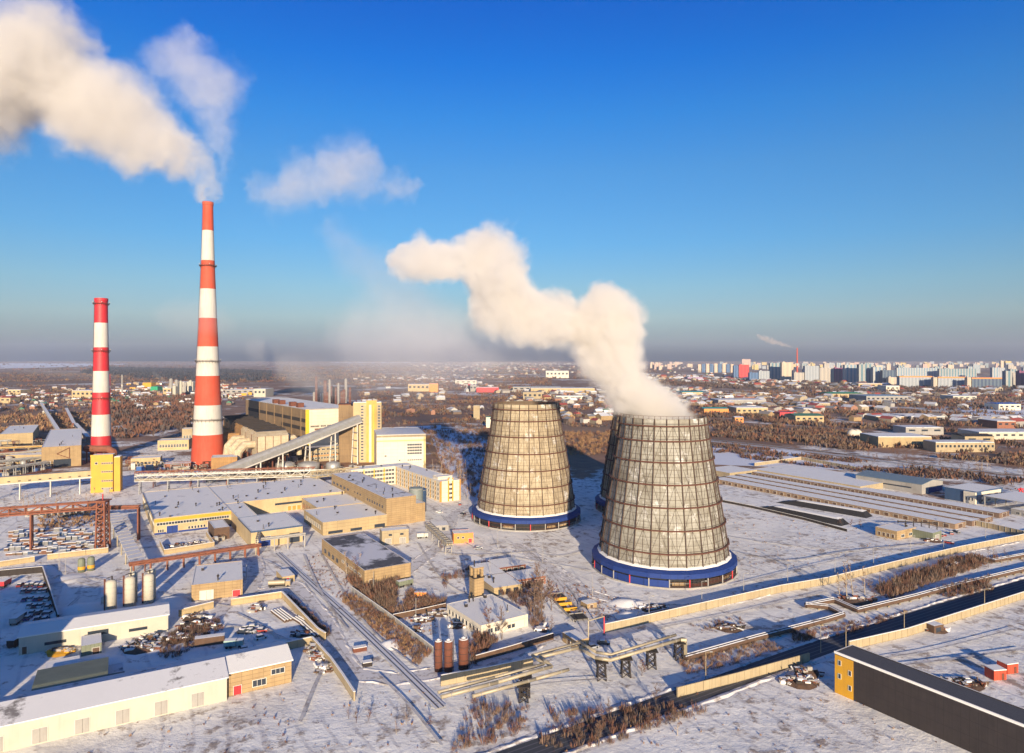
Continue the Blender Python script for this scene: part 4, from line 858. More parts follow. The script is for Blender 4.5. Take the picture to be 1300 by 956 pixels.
x, y = G(696, 757); q = empty('hatch_row', 'row of open dark concrete pits with yellow cross walls beside the snow road', 'pit', (x,y,0), TH-R(90)+R(5))
(x1, y1) = G(728, 790); LL = math.hypot(x1-x, y1-y); q.rotation_euler[2] = math.atan2(y1-y, x1-x)
MB().box(0,LL,0,.3,0,.9,grey).box(0,LL,5.7,6,0,.9,grey).box(.01,LL-.01,.31,5.69,0,.06,black).build('rim', q)  # flat black sheet between the rims paints the dark depth of the open pits
for i in range(5): MB().box(i*LL/5, i*LL/5+.5, .32, 5.68, .07, 1.2, yellow if 0 < i < 4 else grey).build('cross_wall', q)
for i in (0, 4): MB().box(i*LL/5+.52, (i+1)*LL/5-.02, .32, 5.68, .8, .95, dark).build('cover', q)
for i, (px_, py_, rr) in enumerate([(556.5,852,1.2),(569.3,852,1.35),(588.5,849,1.6)]):
    x, y = G(px_, py_); q = empty('silo', ['slimmest','middle','widest'][i]+' of three dark rusty silos standing at the bottom centre', 'silo', (x,y,0), 0, 'dark rusty silos'); MB().lathe([(rr,0),(rr,9),(rr*.6,9.6),(.05,9.7)], 18, rust).build('shell', q, smooth=True)
    for z in (1,3,5,7): MB().lathe([(rr+.07,z),(rr+.07,z+.15)], 18, dark, cap=False).build('hoop', q)
    MB().bar((rr+.2,0,0),(rr+.2,0,9.6),.08,dark).bar((rr+.2,.5,0),(rr+.2,.5,9.6),.08,dark).build('ladder', q); MB().lathe([(rr*.9,9.3),(.1,10.0)], 14, snow).build('snow_cap', q)
for i, (a, b_) in enumerate([((448,828),(465,825)),((460,846.5),(472,844.5))]):
    wallrun('retaining_wall', ['longer dark low wall piece with snow on top beside the railway','shorter dark low wall piece beside the railway'][i], [a, b_], 1.4, rust if i == 0 else dark, 'wall', th=1.6, posts=0)
# fences
wallrun('concrete_fence', 'long sunlit concrete panel fence running right below the cooling tower', [(768,803),(800,796),(896,774),(992,752),(1050,742),(1152,717),(1220,701),(1300,685),(1380,668)], 3.0, conc)
wallrun('concrete_fence', 'concrete fence along the main road, near part', [(860,885),(935,866),(1027,840)], 2.8, conc, cap=False)
wallrun('concrete_fence', 'concrete fence along the main road, far part beside the snow lot', [(1078,825),(1152,808),(1220,786),(1300,760),(1400,729)], 2.8, conc)
wallrun('concrete_fence', 'low brown fence in the shade below the white building', [(604,841),(650,828),(702,812)], 2.2, timber)
wallrun('concrete_fence', 'tall yellow concrete fence at the bottom centre', [(560,871),(620,860),(676,848)], 3.2, conc)
wallrun('concrete_fence', 'thin dark fence bordering the railway scrub', [(446.5,751),(498,788),(550,829)], 2.0, grey, th=.2)
wallrun('concrete_fence', 'dark fence behind the dumped scrap of the white building', [(499,787),(533,780),(566,772.5)], 2.0, timber, th=.2)
wallrun('yard_wall', 'ochre wall round the scrap yard with snow on top', [(293,769),(358,759),(403,806.5),(413,813)], 2.6, cpanel, 'wall', th=.5, posts=0)
wallrun('yard_wall', 'short ochre wall at the end of the long cream warehouse', [(227,783),(271,772)], 2.6, cpanel, 'wall', th=.5, posts=0)
wallrun('yard_wall', 'pale wall of the second yard, bending down to the bottom edge', [(360,826),(396,818),(420,845),(436,868),(450,890)], 2.6, conc, 'wall', th=.5, posts=0)
wallrun('yard_wall', 'yellow wall in front of the stacked goods, left piece', [(-20,723.5),(0,719.6),(44,713)], 2.5, cpanel, 'wall', th=.4, posts=0)
wallrun('yard_wall', 'yellow wall in front of the stacked goods, right piece', [(60,710.5),(137,701.5),(134,690)], 2.5, cpanel, 'wall', th=.4, posts=0)
wallrun('board_fence', 'dark board fence round the car park at the left edge', [(-30,735),(0,732),(42,728),(54,727),(64,757),(74,790)], 2.8, dark, th=.3)
wallrun('concrete_fence', 'brown fence at the near end of the long storage sheds', [(1219,663),(1262,672),(1300,681)], 3, conc, th=.4)
wallrun('wire_fence', 'thin dark fence crossing the snow field behind the near tower', [(915,637),(955,645),(1020,660),(1075,675)], 1.5, dark, th=.12)
wallrun('concrete_fence', 'ochre wall of the far snowy storage yard', [(958,592),(1017,584),(1050,590),(1092,598)], 3, conc, th=.4)
# gate frame
x, y = G(747, 812); q = empty('pipe_portal', 'thin pipe portal over the snow road beside the gate house', 'pipe portal', (x,y,0)); x1, y1 = G(767, 806)
MB().bar((0,0,0),(0,0,6.5),.18,pipey).bar((0,0,6.5),(x1-x,y1-y,6.5),.18,pipey).bar((x1-x,y1-y,6.5),(x1-x,y1-y,0),.18,red).build('pipe', q); MB().box(-.5,.5,-.5,.5,0,.4,grey).box(x1-x-.5,x1-x+.5,y1-y-.5,y1-y+.5,0,.4,grey).build('footing', q)
# heat pipelines on lattice supports
def pipeline(label, P, h, r_, m, sup=(), n=10, group=None):
    pts = [Vector(at(x, y, h)) for x, y in P]; o = Vector((pts[0].x, pts[0].y, 0)); q = empty('pipeline', label, 'pipeline', tuple(o), 0, group)
    MB().path([p-o for p in pts], r_, m, n).build('pipe', q, smooth=True)
    b = MB()
    for a, c in zip(pts, pts[1:]):
        k = max(1, int((c-a).length/5))
        for i in range(k): p = a.lerp(c, (i+.5)/k)-o; d = (c-a).normalized(); b.bar(p-d*.12, p+d*.12, r_*1.09, grey, 10)
    b.build('joint_band', q)
    for f_, seg in sup:
        p = pts[seg].lerp(pts[seg+1], f_)-o; b = MB(); w_ = 1.3
        for u in (-w_, w_):
            for v in (-w_, w_): b.bar((p.x+u,p.y+v,0), (p.x+u*.8,p.y+v*.8,h-r_-.1), .16, dark)
        nz = int((h-r_)/1.5)
        for k in range(nz):
            z0, z1 = k*(h-r_)/nz, (k+1)*(h-r_)/nz
            for (u,v),(u2,v2) in (((-w_,-w_),(w_,-w_)),((w_,-w_),(w_,w_)),((w_,w_),(-w_,w_)),((-w_,w_),(-w_,-w_))): b.bar((p.x+u,p.y+v,z0),(p.x+u2,p.y+v2,z1),.09,dark); b.bar((p.x+u2,p.y+v2,z0),(p.x+u,p.y+v,z1),.09,dark)
        b.box(p.x-1.9,p.x+1.9,p.y-1.9,p.y+1.9,h-r_-.25,h-r_-.05,dark); b.build('lattice_support', q)
    return q
pipeline('outer heat pipeline of the elevated pair, looping beside the gate house', [(560,885),(632,866),(700,846),(686,834),(735,822),(756,835),(775,838),(866,811),(870,812)], 6.2, .55, pipey, [(.5,1),(.4,5),(.2,6),(.55,6),(.95,6)])
pipeline('inner heat pipeline of the elevated pair', [(556,879),(628,860),(690,843),(676,832),(737,815.5),(757,828),(776,831),(858,806)], 6.2, .45, pipey)
pipeline('lower heat pipeline branch at the bottom centre', [(600,884),(680,862),(722,850)], 5.2, .5, pipey, [(.8,0)])
x, y = G(870, 837); q = empty('pipe_riser', 'pale vertical pipe where the elevated pipeline drops to the ground', 'pipe', (x,y,0)); MB().path([Vector((-1.5,0,6.2)), Vector((0,0,6.2)), Vector((0,0,0))], .6, pipey, 10).build('pipe', q); MB().box(-1,1,-1,1,0,.5,grey).build('footing', q)
for lab, P in [('ground level twin heat pipe along the road, near run', [(871,835),(960,810),(1050,787),(1071,780.5),(1052,771),(1023,768)]), ('ground level twin heat pipe in the scrub, bending twice', [(1023,769),(1059,762),(1089,775),(1160,758),(1215,743),(1300,723),(1400,699)]), ('ground level twin heat pipe at the far right end', [(1200,722),(1240,706),(1262,712),(1300,705),(1380,690)])]:
    pts = [Vector(at(x, y, .9)) for x, y in P]; o = Vector((pts[0].x, pts[0].y, 0)); q = empty('heat_pipe', lab, 'pipeline', tuple(o))
    for dd in (-.9, .9):
        MB().path([p-o+Vector((dd*.4,dd,.15)) for p in pts], .72, timber, 8).build('pipe', q)
        MB().path([p-o+Vector((dd*.4,dd,.72)) for p in pts], .26, thinsnow, 6).build('snow_cap', q)
    b = MB()
    for a, c in zip(pts, pts[1:]):
        k = max(1, int((c-a).length/6))
        for i in range(k): p = a.lerp(c, (i+.5)/k)-o; b.box(p.x-.3,p.x+.3,p.y-1.7,p.y+1.7,0,.45,conc)
    b.build('sleeper_block', q)['kind'] = 'stuff'
# right side
for i, (p, q_, wd, l) in enumerate([((912.5,605),(1219,661.5),12,'nearest'),((925,602.5),(1240,658),10,'second'),((940,600.5),(1256,654.5),10,'third'),((960,597),(1277,647.5),13,'farthest')]):
    a0_, b1_ = px_ab(p, 4); a1_, b0_ = px_ab(q_, 4); am = (a0_+a1_)/2
    o_ = blk('storage_shed', 'very long low storage shed under snow, '+l+' of the four parallel rows', 'storage shed', am-wd/2, am+wd/2, b0_, b1_, 2.9, [mat('shed_brown',(.30,.20,.12),.9,.6,(.12,.08,.06),.15), mat('shed_umber',(.19,.12,.08),.9,.6,(.09,.06,.05),.15), mat('shed_umber',(1,1,1)), mat('shed_umber',(1,1,1))][i], par=.15, th=TH, group='parallel rows of long storage sheds', win=[('w',30,.01,.99,.3,2.2,.5,timber),('s',1,.2,.8,.2,2.4,.7,timber)])
rect('warehouse', 'big grey metal warehouse with blue grey ridged roof behind the long sheds', 'warehouse', [(1092,602),(1168,615),(1197,610.5)], 7, grey, greeny if False else mat('blue_grey_roof', (.16,.22,.26), .6, .3), gable=(2.2,'y'), th=R(32), win=[('w',1,.15,.75,3.2,4.2,1,'dark'),('s',1,.3,.95,.1,3.8,1,blue)])
rect('warehouse', 'dark blue walled warehouse with flat snow roof beside the white annex', 'warehouse', [(1203,618),(1238,624.5),(1270,619.5),(1232,613)], 8, dblue, par=.3, th=R(30))
rect('annex', 'white two storey annex with small dark windows in front of the blue warehouse', 'annex', [(1238,626),(1259,623),(1256,619)], 7.5, white, par=.2, th=R(26), win=[('s',3,.1,.95,1.2,2.6,.45,'dark'),('s',3,.1,.95,4.4,5.8,.45,'dark'),('w',3,.1,.9,2,4,.4,'dark')])
q = rect('canopy', 'snow covered flat canopy on columns at the right edge', 'canopy', [(1262,630),(1310,640),(1345,634),(1290,624)], 7.6, grey, par=.1, th=R(24))
for o_ in list(q.children):
    if o_.name.startswith('wall'): bpy.data.objects.remove(o_)
D_ = DIM[q.name]
for i in range(4):
    for j in (0.5, D_[3]-.5): MB().box(i*(D_[2]-1)/3, i*(D_[2]-1)/3+.5, j-.25, j+.25, 0, 7.3, grey).build('column', q)
rect('building', 'flat roofed pale building beyond the canopy edge with red frames', 'building', [(1286,645),(1330,654),(1340,640)], 3.5, grey, par=.1, th=R(24), win=[('w',4,.1,.9,.5,2,.5)])
q = empty('red_structure', 'bright red steel frames standing at the right edge behind the canopy', 'steel frame', (*G(1292,632),0)); b = MB()
for i in range(4): b.bar((i*4,0,0),(i*4+2,0,7),.4,red).bar((i*4+2,0,7),(i*4+4,0,3),.35,red)
b.bar((0,0,6),(16,0,6.4),.4,red); b.build('frame', q)
rect('building', 'small ochre brick block house with snow roof below the long sheds', 'building', [(1116,670),(1141,673.4),(1157,671),(1136,664)], 4.6, brick, th=R(30), par=.2, win=[('s',2,.1,.9,1,2.4,.4),('w',4,.08,.92,.8,2.6,.6,timber)], vents=2)
rect('shed', 'long dark green shed beside the ochre block house', 'shed', [(1158,670.5),(1184,677),(1195,674)], 4.2, greeny, th=R(32), par=.15, win=[('s',1,.2,.8,.1,2.8,.7,grey)])
q = empty('gantry_frame', 'dark steel gantry frame behind the ochre block house', 'gantry', (*G(1140,672),0), R(-12)); b = MB(); b.bar((0,0,4.4),(20,0,4.4),.22,dark)
for i in range(6): b.bar((i*4,0,0),(i*4,0,5.2),.2,dark)
b.build('frame', q); MB().bar((0,1,4.4),(20,1,4.4),.15,dark).build('rail', q)
rect('warehouse', 'flat snow covered warehouse at the back of the storage yard', 'warehouse', [(966,597),(1092,618),(1092,603),(1000,590)], 4, conc, par=.2, th=R(32))
rect('shed', 'cream shed pair right behind the near tower edge', 'shed', [(903,596.5),(922,595),(950,598),(928,591)], 4, conc, th=R(30), par=.15, win=[('s',2,.1,.9,.2,2.4,.5,'dark')])
berm = mat('black_tarpaulin', (.018,.017,.02), .8, .3)
for i, (P, l) in enumerate([([(985,638),(1100,658)], 'farther'), ([(957,645),(1068,668)], 'nearer')]):
    a, c = G(*P[0]), G(*P[1]); L_ = math.hypot(c[0]-a[0], c[1]-a[1]); q = empty('storage_mound', 'long low storage mound with black side and snowy top, the '+l+' one', 'storage mound', (*a,0), math.atan2(c[1]-a[1], c[0]-a[0]))
    b = MB(); n = 12; W_ = 9
    for k in range(n): pass
    vs = [(0,0,0)]; 
    b.add([(0,0,0),(L_,0,0),(L_,W_,0),(0,W_,0),(14,1.6,3.2),(L_-3,1.6,3.2),(L_-3,W_-2,3.2),(14,W_-2,3.2)], [(0,1,5,4),(1,2,6,5),(2,3,7,6),(3,0,4,7)], berm); b.build('black_side', q)
    MB().add([(13.5,1.4,3.21),(L_-2.8,1.4,3.21),(L_-2.8,W_-1.8,3.21),(13.5,W_-1.8,3.21),(16,3,3.7),(L_-5,3,3.7),(L_-5,W_-3,3.7),(16,W_-3,3.7)], [(0,1,5,4),(1,2,6,5),(2,3,7,6),(3,0,4,7),(4,5,6,7)], snow).build('snow_cap', q)
# bottom right building with yellow end
a, b_ = px_ab((1062,829), 11.5); q = blk('building', 'black roofed building with yellow end wall at the bottom right', 'building', a, a+8.5, b_-75, b_+.5, 11.5, mat('dark_sheet_cladding', (.04,.03,.028), .6, .5, (.015,.012,.012), .3, panel=(2,3.8), streak=.5), snowmat('sooty_roof', (.30,.31,.36), (.012,.012,.02), .95, .5), par=.35, trim=dark)
Lb = DIM[q.name][3]; panel(q, 'w', Lb-5.6, Lb, 0, 11.0, yellow, 'yellow_end', .08); MB().box(-.25,-.04,-.2,Lb+.1,11.3,11.95,snow).build('white_trim', q)
for v, z in ((Lb-1.5,8.4),(Lb-4.6,6.6),(Lb-1.5,4.6),(Lb-4.6,2.4)): inst('window', winmesh(.8,1.3,'plain'), q, (-.08, v, z), -math.pi/2)
# red containers, shed and shade-casting neighbours behind the camera's left and right
def container(label, p, rz, m, w_=6, d=2.6, h=2.7):
    x, y = G(*p); q = empty('container', label, 'container', (x,y,0), rz); b = MB().box(0,w_,0,d,.2,h,m)
    for i in range(int(w_/.5)): b.box(i*.5+.12, i*.5+.3, -.05, .0, .3, h-.1, m)
    b.build('body', q); MB().box(-.05,w_+.05,-.05,d+.05,h+.003,h+.22,snow).build('snow_cap', q); MB().box(w_*.6,w_*.6+.9,-.09,-.05,.3,2.2,rust).build('door', q); return q
container('orange red cabin with snow roof at the lower right, left of two', (1262,865), R(8), ored, 4.2, 3.5, 3.1)
container('orange red cabin with snow roof at the lower right, right of two', (1279,857), R(14), ored, 4.2, 3.5, 3.1)
rect('shed', 'small dark lean-to shed against the road fence', 'shed', [(1173,790),(1187,795),(1193,791)], 2.6, timber, th=R(20), par=.1, win=[('s',1,.2,.7,.1,1.9,1,'dark')])
blk('office_block', 'tall panel block behind the left edge that shades the car park', 'office block', 0, 1, 0, 1, 1, grey) if False else None
for lab, x0, y0, lx, ly, hh in (('tall grey panel block standing left of the car park, outside the view', -232, 108, 97, 16, 37), ('grey panel block standing right of the snow lot, outside the view', 186, 120, 40, 16, 20)):
    q = empty('panel_block', lab, 'apartment block', (x0, y0, 0), 0); MB().box(0,lx,0,ly,0,hh,grey).build('wall', q); MB().box(.4,lx-.4,.4,ly-.4,hh+.003,hh+.3,snow).build('roof', q)
    for i in range(int(lx/8)):
        for k in range(int(hh/4)): inst('window', winmesh(1.8,1.5), q, (4+i*8, 0, 1.5+k*4))
# poles
for i, (p, h, l) in enumerate([((75,725),23,'tall mast beside the stacked goods in the left yard'),((83,730),8,'short post by the tall mast'),((313,734),6,'post of the wire gate by the brick workshop'),((528,790),9,'wooden post in the bare bushes'),((474,750),8,'pale post in front of the dark roof hall'),
    ((622,736),10,'thin mast between garages'),((649,724),9,'post behind the garages'),((752,758),9,'post near the lonely hut'),((689,715),9,'post beside the straight snow road'),((632,697),11,'thin mast in front of the idle tower'),((824,788),9,'first post on the near side of the sunlit fence'),((891,767),9,'second post along the sunlit fence'),
    ((944,756),9,'third post along the sunlit fence'),((1000,743),9,'fourth post along the sunlit fence'),((1060,732),9,'fifth post along the sunlit fence'),((1109,720),9,'sixth post along the sunlit fence'),((1156,704),9,'seventh post along the sunlit fence'),((1198,700),10,'eighth post along the sunlit fence'),((1251,686),11,'last post along the sunlit fence')]):
    pole('thin grey '+l, p, h, arm=i > 9)
for i, (p, h, l) in enumerate([((896,866),9,'at the bottom edge'),((1042,829),9,'beside the bare bushes'),((1074,824),8,'behind the yellow end wall'),((1148,807),8.5,'along the road fence'),((1250,776),8.5,'farther along the road fence')]):
    pole('pale concrete street lamp '+l, p, h, True, conc)

# more wheel tracks and trodden lines in the yards
tr = random.Random(5)
for P in [[(200,752),(240,762),(290,770)],[(285,795),(330,800),(370,815)],[(300,780),(340,800),(352,812)],[(405,700),(430,745),(470,800),(530,850)],[(385,705),(405,750),(440,800)],[(545,700),(600,705),(680,700)],[(640,690),(700,706),(740,700)],[(530,690),(560,735),(600,760)],[(720,790),(735,770),(720,745)],[(560,655),(590,690),(640,705),(750,725)],
          [(930,700),(1000,712),(1080,700),(1180,690)],[(915,680),(980,690),(1080,700)],[(780,790),(860,772),(960,755)],[(830,800),(930,780),(1050,752)],[(1100,840),(1180,828),(1290,800)],[(1120,850),(1200,840),(1300,826)],[(1090,690),(1130,700),(1200,695)],[(60,745),(110,735),(160,745)],[(90,800),(70,790),(100,760)],[(420,830),(400,870),(380,920)],[(480,860),(520,900),(560,950)],[(640,880),(700,870),(770,865)],[(200,715),(260,705),(330,712),(370,735)],[(930,745),(1010,725),(1090,706)]]:
    w0 = tr.uniform(.35,.6); dx = tr.uniform(1.2,2.4)
    for d in (0, dx): ribbon('path', 'pair of wheel tracks pressed in the yard snow', [(x+d, y+d*.3) for x, y in P], w0, track)
# ================================================================ vegetation
rnd = random.Random(11)
def bare_tree(seed, h, spread, barkm, twigm, dens=1.0, birchy=False):
    r = random.Random(seed); tb = MB(); cb = MB()
    def limb(b, p, d, l, rad_, depth, lv=0):
        q = p+d*l; b.bar(p, q, rad_, barkm, 3 if lv else 5, rad_*.6, cap=False)
        return q
    p = Vector((0,0,0)); d = Vector((r.uniform(-.06,.06), r.uniform(-.06,.06), 1)).normalized(); rr = h*.016; segs = []
    n = 6
    for i in range(n):
        q = p+d*(h*.85/n); tb.bar(p, q, rr, barkm, 6, rr*.82, cap=False); segs.append((p, q, rr)); p = q; rr *= .80; d = (d+Vector((r.uniform(-.12,.12), r.uniform(-.12,.12), .1))).normalized()
    def twig_tri(p, q, w_):
        d = (q-p); s = d.cross(Vector((r.uniform(-1,1), r.uniform(-1,1), r.uniform(-1,1)))).normalized()*w_
        cb.add([p-s, p+s, q], [(0,1,2)], twigm)
    for i, (a, c, rad_) in enumerate(segs):
        if i < 1: continue
        for k in range(int((4 if birchy else 5)*dens)):
            t_ = r.random(); p0 = a.lerp(c, t_); ang = r.uniform(0, 6.28); up = r.uniform(.5, 1.1) if not birchy else r.uniform(.7, 1.6)
            d = Vector((math.cos(ang), math.sin(ang), up)).normalized(); L0 = spread*h*(1.05-(i+t_)/8.5)*r.uniform(.6,1)
            mid = p0+d*L0*.55; d2 = (d+Vector((r.uniform(-.3,.3), r.uniform(-.3,.3), r.uniform(0,.4)))).normalized(); end = mid+d2*L0*.5
            cb.bar(p0, mid, rad_*.38, barkm, 3, rad_*.22, cap=False); cb.bar(mid, end, rad_*.22, barkm, 3, .02, cap=False)
            for j in range(int(9*dens)):
                u = r.uniform(.25, 1); s = p0.lerp(mid, u/.55) if u < .55 else mid.lerp(end, (u-.55)/.45); a2 = r.uniform(0, 6.28)
                dd = (d+Vector((math.cos(a2), math.sin(a2), r.uniform(-.2,.9)))*.8).normalized(); l2 = L0*r.uniform(.22,.42); e = s+dd*l2; twig_tri(s, e, .075)
                for _ in range(3):
                    a3 = r.uniform(0,6.28); f = r.uniform(.3,1); dd2 = (dd+Vector((math.cos(a3), math.sin(a3), r.uniform(-.3,.8)))*.8).normalized(); s2 = s.lerp(e, f); twig_tri(s2, s2+dd2*l2*r.uniform(.4,.7), .055)
    return tb.mesh('trunk_mesh'), cb.mesh('crown_mesh')
TREES = [bare_tree(1,12,.30,bark,twig), bare_tree(2,14,.34,bark,twig,1.2), bare_tree(3,13,.22,birch,twig3,.9,True), bare_tree(4,15,.20,birch,twig3,.9,True), bare_tree(5,10,.36,bark,twig2), bare_tree(6,11,.28,bark,twig2,.8)]
def tree(k, x, y, s, label, group=None, name='bare_tree'):
    t_, c = TREES[k]; o = bpy.data.objects.new(name, t_); COL.objects.link(o); o.location = (x, y, -.1); o.rotation_euler[2] = rnd.uniform(0, 6.28); o.scale = (s, s, s*rnd.uniform(.9,1.1)); tag(o, label, 'tree', group)
    inst('crown', c, o, (0,0,0)); return o
for p, k, s, l in [((688,787),1,1.6,'big bare tree spreading over the rust brown garage'),((678,790),0,1.4,'bare tree just left of the big spreading one'),((700,775),4,1.4,'smaller bare tree behind the big spreading one'),((622,806),4,1.1,'bare tree before the left corner of the white building'),((637,812),0,1.0,'bare tree in front of the white building'),
    ((606,822),5,.7,'reddish bare tree beside the dark silos'),((1075,760),2,1.3,'tall pale bare birch beside the fence, nearest'),((1083,758),3,1.2,'tall pale bare birch behind the nearest'),((1098,756),2,1.0,'pale bare birch standing right of the pair'),((1066,757),3,.75,'thin pale birch left of the pair'),((1106,752),0,.6,'low bare tree beside the three birches'),
    ((815,858),4,.7,'thin bare tree under the elevated pipeline'),((452,742),5,1.3,'reddish bare tree against the dark roof hall'),((440,735),2,1.1,'pale bare tree against the dark roof hall'),((455,732),3,.8,'second pale bare tree against the dark roof hall'),((560,700),0,.5,'little bare tree by the pipe rack'),((545,672),4,.5,'little bare tree beside the cream shed'),
    ((700,800),5,.6,'bare tree behind the brick gate house'),((1212,733),4,.7,'bare bush like tree at the bend of the twin pipe'),((1080,669),4,.5,'dark low tree at the end of the storage mounds'),((1092,671),0,.55,'second dark low tree at the end of the storage mounds'),((1066,667),5,.5,'third dark low tree at the end of the storage mounds')]:
    x, y = G(*p); tree(k, x, y, s, l)
for i in range(16):       # birches in front of the left gallery
    x, y = G(28+i*6.2+rnd.uniform(-3,3), 646+rnd.uniform(-4,4)); tree(2+i%2, x, y, rnd.uniform(.6,1.0), 'pale bare birch in the row between the box gallery and the canopy', 'birches in front of the box gallery')
for i in range(10):
    x, y = G(230+i*14+rnd.uniform(-5,5), 613+rnd.uniform(-2,3)); tree([0,4,5][i%3], x, y, rnd.uniform(.5,.8), 'bare tree behind the flat snow roof, under the truss bridge', 'trees under the truss bridge')
for i in range(30):      # copse behind the office block
    x, y = G(rnd.uniform(537,604), rnd.uniform(598,634))
    tree(2+i%2, x, y, rnd.uniform(.55,1.0), 'pale slender bare tree in the copse right of the office block', 'copse right of the office block')
for i in range(70):      # shaded trees left of the idle tower
    x, y = G(rnd.uniform(538,640), rnd.uniform(560,612)); tree([2,3,0,5][i%4], x, y, rnd.uniform(.5,.9), 'bare tree in the shaded grove behind the idle tower', 'shaded grove behind the idle tower')
for i in range(36):
    P_ = [(1118,752),(1150,742),(1180,735),(1210,726),(1240,718),(1265,712)][i%6]; x, y = G(P_[0]+rnd.uniform(-16,16), P_[1]+rnd.uniform(-8,8)); tree([4,5,0,2][i%4], x, y, rnd.uniform(.35,.62), 'small bare tree in the thicket between sunlit fence and twin pipe', 'thicket between sunlit fence and twin pipe')
for i in range(26):
    P_ = [(450,748),(475,752),(490,765),(505,775),(545,770),(520,765),(585,735),(600,745),(640,765),(655,770),(690,760),(560,745),(700,740)][i%13]; x, y = G(P_[0]+rnd.uniform(-12,12), P_[1]+rnd.uniform(-7,7)); tree([4,5,0,1][i%4], x, y, rnd.uniform(.3,.55), 'low bare tree among the bushes of the centre yard', 'low bare trees of the centre yard')
for i in range(70):
    P_ = [(925,548),(960,552),(1000,556),(1040,566),(1080,572),(1120,580),(1160,588),(1215,592),(1260,598),(1290,603)][i%10]; x, y = G(P_[0]+rnd.uniform(-24,24), P_[1]+rnd.uniform(-7,7)); tree([4,5,0,2,1][i%5], x, y, rnd.uniform(.5,.95), 'bare brown tree in the scrub along the railway behind the long sheds', 'trees along the railway behind the long sheds')
for i in range(44):
    x, y = G(rnd.uniform(460,600), rnd.uniform(535,560)); tree([4,5,0,2][i%4], x, y, rnd.uniform(.5,.9), 'bare tree on the plain behind the tall white turbine building', 'trees behind the turbine building')
for i in range(40):
    x, y = G(rnd.uniform(142,246), rnd.uniform(528,556)); tree([4,5,0,1][i%4], x, y, rnd.uniform(.6,1.1), 'bare tree in the thicket between the two chimneys', 'thicket trees between the chimneys')
def inpoly(x, y, P):
    c = False; j = len(P)-1
    for i in range(len(P)):
        if (P[i][1] > y) != (P[j][1] > y) and x < (P[j][0]-P[i][0])*(y-P[i][1])/(P[j][1]-P[i][1])+P[i][0]: c = not c
        j = i
    return c
from mathutils import noise as mn
def scrub(name, label, P, n, h, mats, wide=1.0, blades=10, mask=.0, msc=.02, world=False, z0=0):
    """bare brushwood: n tufts of thin upright stems scattered over an outline given in ground pixels"""
    W = P if world else [G(*p) for p in P]; thin = 1.0
    if name == 'brushwood' and blades == 10: blades = 24; thin = .30
    xs = [p[0] for p in W]; ys = [p[1] for p in W]; nr_ = np.random.RandomState(len(label)*7+n); pts = []; tries = 0
    while len(pts) < n and tries < n*30:
        tries += 1; x = nr_.uniform(min(xs), max(xs)); y = nr_.uniform(min(ys), max(ys))
        if not inpoly(x, y, W): continue
        if mask and mn.fractal(Vector((x*msc, y*msc, len(label))), .8, 2.0, 4) < (nr_.uniform(-.2,.2)+mask-.5): continue
        pts.append((x, y))
    if not pts: return
    pts = np.array(pts); m = len(pts); B = blades; hh = h[0]*.8+(h[1]*1.35-h[0]*.8)*nr_.uniform(0, 1, m)**1.8
    base = np.repeat(pts, B, 0); H_ = np.repeat(hh, B); a = nr_.uniform(0, 6.283, m*B); rr_ = nr_.uniform(0, 1, m*B)**.5*H_*.42*wide
    bx = base[:,0]+np.cos(a)*rr_*.55; by = base[:,1]+np.sin(a)*rr_*.55; tx = base[:,0]+np.cos(a)*rr_*1.15; ty = base[:,1]+np.sin(a)*rr_*1.15
    th_ = nr_.uniform(0, 6.283, m*B); w_ = H_*nr_.uniform(.05,.12,m*B)*wide*thin; tz = H_*nr_.uniform(.55,1.0,m*B)*(1-.35*(rr_/(H_*.42*wide+1e-6))**2)
    V = np.zeros((m*B, 4, 3)); V[:,0] = np.stack([bx, by, np.full(m*B, z0-.05)], 1)
    V[:,1] = np.stack([(bx+tx)/2+np.cos(th_)*w_, (by+ty)/2+np.sin(th_)*w_, tz*.6], 1); V[:,2] = np.stack([tx, ty, tz], 1); V[:,3] = np.stack([(bx+tx)/2-np.cos(th_)*w_, (by+ty)/2-np.sin(th_)*w_, tz*.55], 1)
    me = bpy.data.meshes.new(name); me.vertices.add(m*B*4); me.vertices.foreach_set('co', V.ravel()); me.loops.add(m*B*4); me.loops.foreach_set('vertex_index', np.arange(m*B*4, dtype=np.int32))
    me.polygons.add(m*B); me.polygons.foreach_set('loop_start', np.arange(0, m*B*4, 4, dtype=np.int32)); me.polygons.foreach_set('loop_total', np.full(m*B, 4, dtype=np.int32))
    for q in mats: me.materials.append(q)
    me.polygons.foreach_set('material_index', np.repeat(nr_.randint(0, len(mats), m), B).astype(np.int32)); me.update(calc_edges=True)
    o = bpy.data.objects.new(name, me); COL.objects.link(o); return tag(o, label, None, None, 'stuff')
grass = mat('dry_grass', (.34,.20,.10), .95, .5, (.17,.09,.05), .3)
ws = [twig, twig2, twig]; wd = [twig2, twig, bark, twig3]
scrub('brushwood', 'reddish bare brushwood between railway and dark fence', [(440,752),(495,788),(548,830),(530,846),(505,826),(430,760)], 900, (.5,2.0), [twig, twig2, grass])
scrub('brushwood', 'bare bushes in front of the dark roof hall', [(440,735),(470,748),(505,738),(500,772),(498,782),(460,758)], 420, (1.5,4.0), [twig2, twig, bark])
scrub('brushwood', 'bare bushes around the white building', [(500,785),(520,752),(565,764),(560,774)], 260, (1.2,3.2), ws)
scrub('brushwood', 'bare bushes between white building and garages', [(560,745),(600,722),(612,735),(626,752),(672,775),(676,800),(690,795),(690,740),(660,738),(615,715),(560,735)], 420, (1,3), ws)
scrub('brushwood', 'bushes at the corner of the dark silos', [(596,850),(600,800),(616,806),(630,815),(606,842)], 160, (1.2,3.5), [bark, twig2])
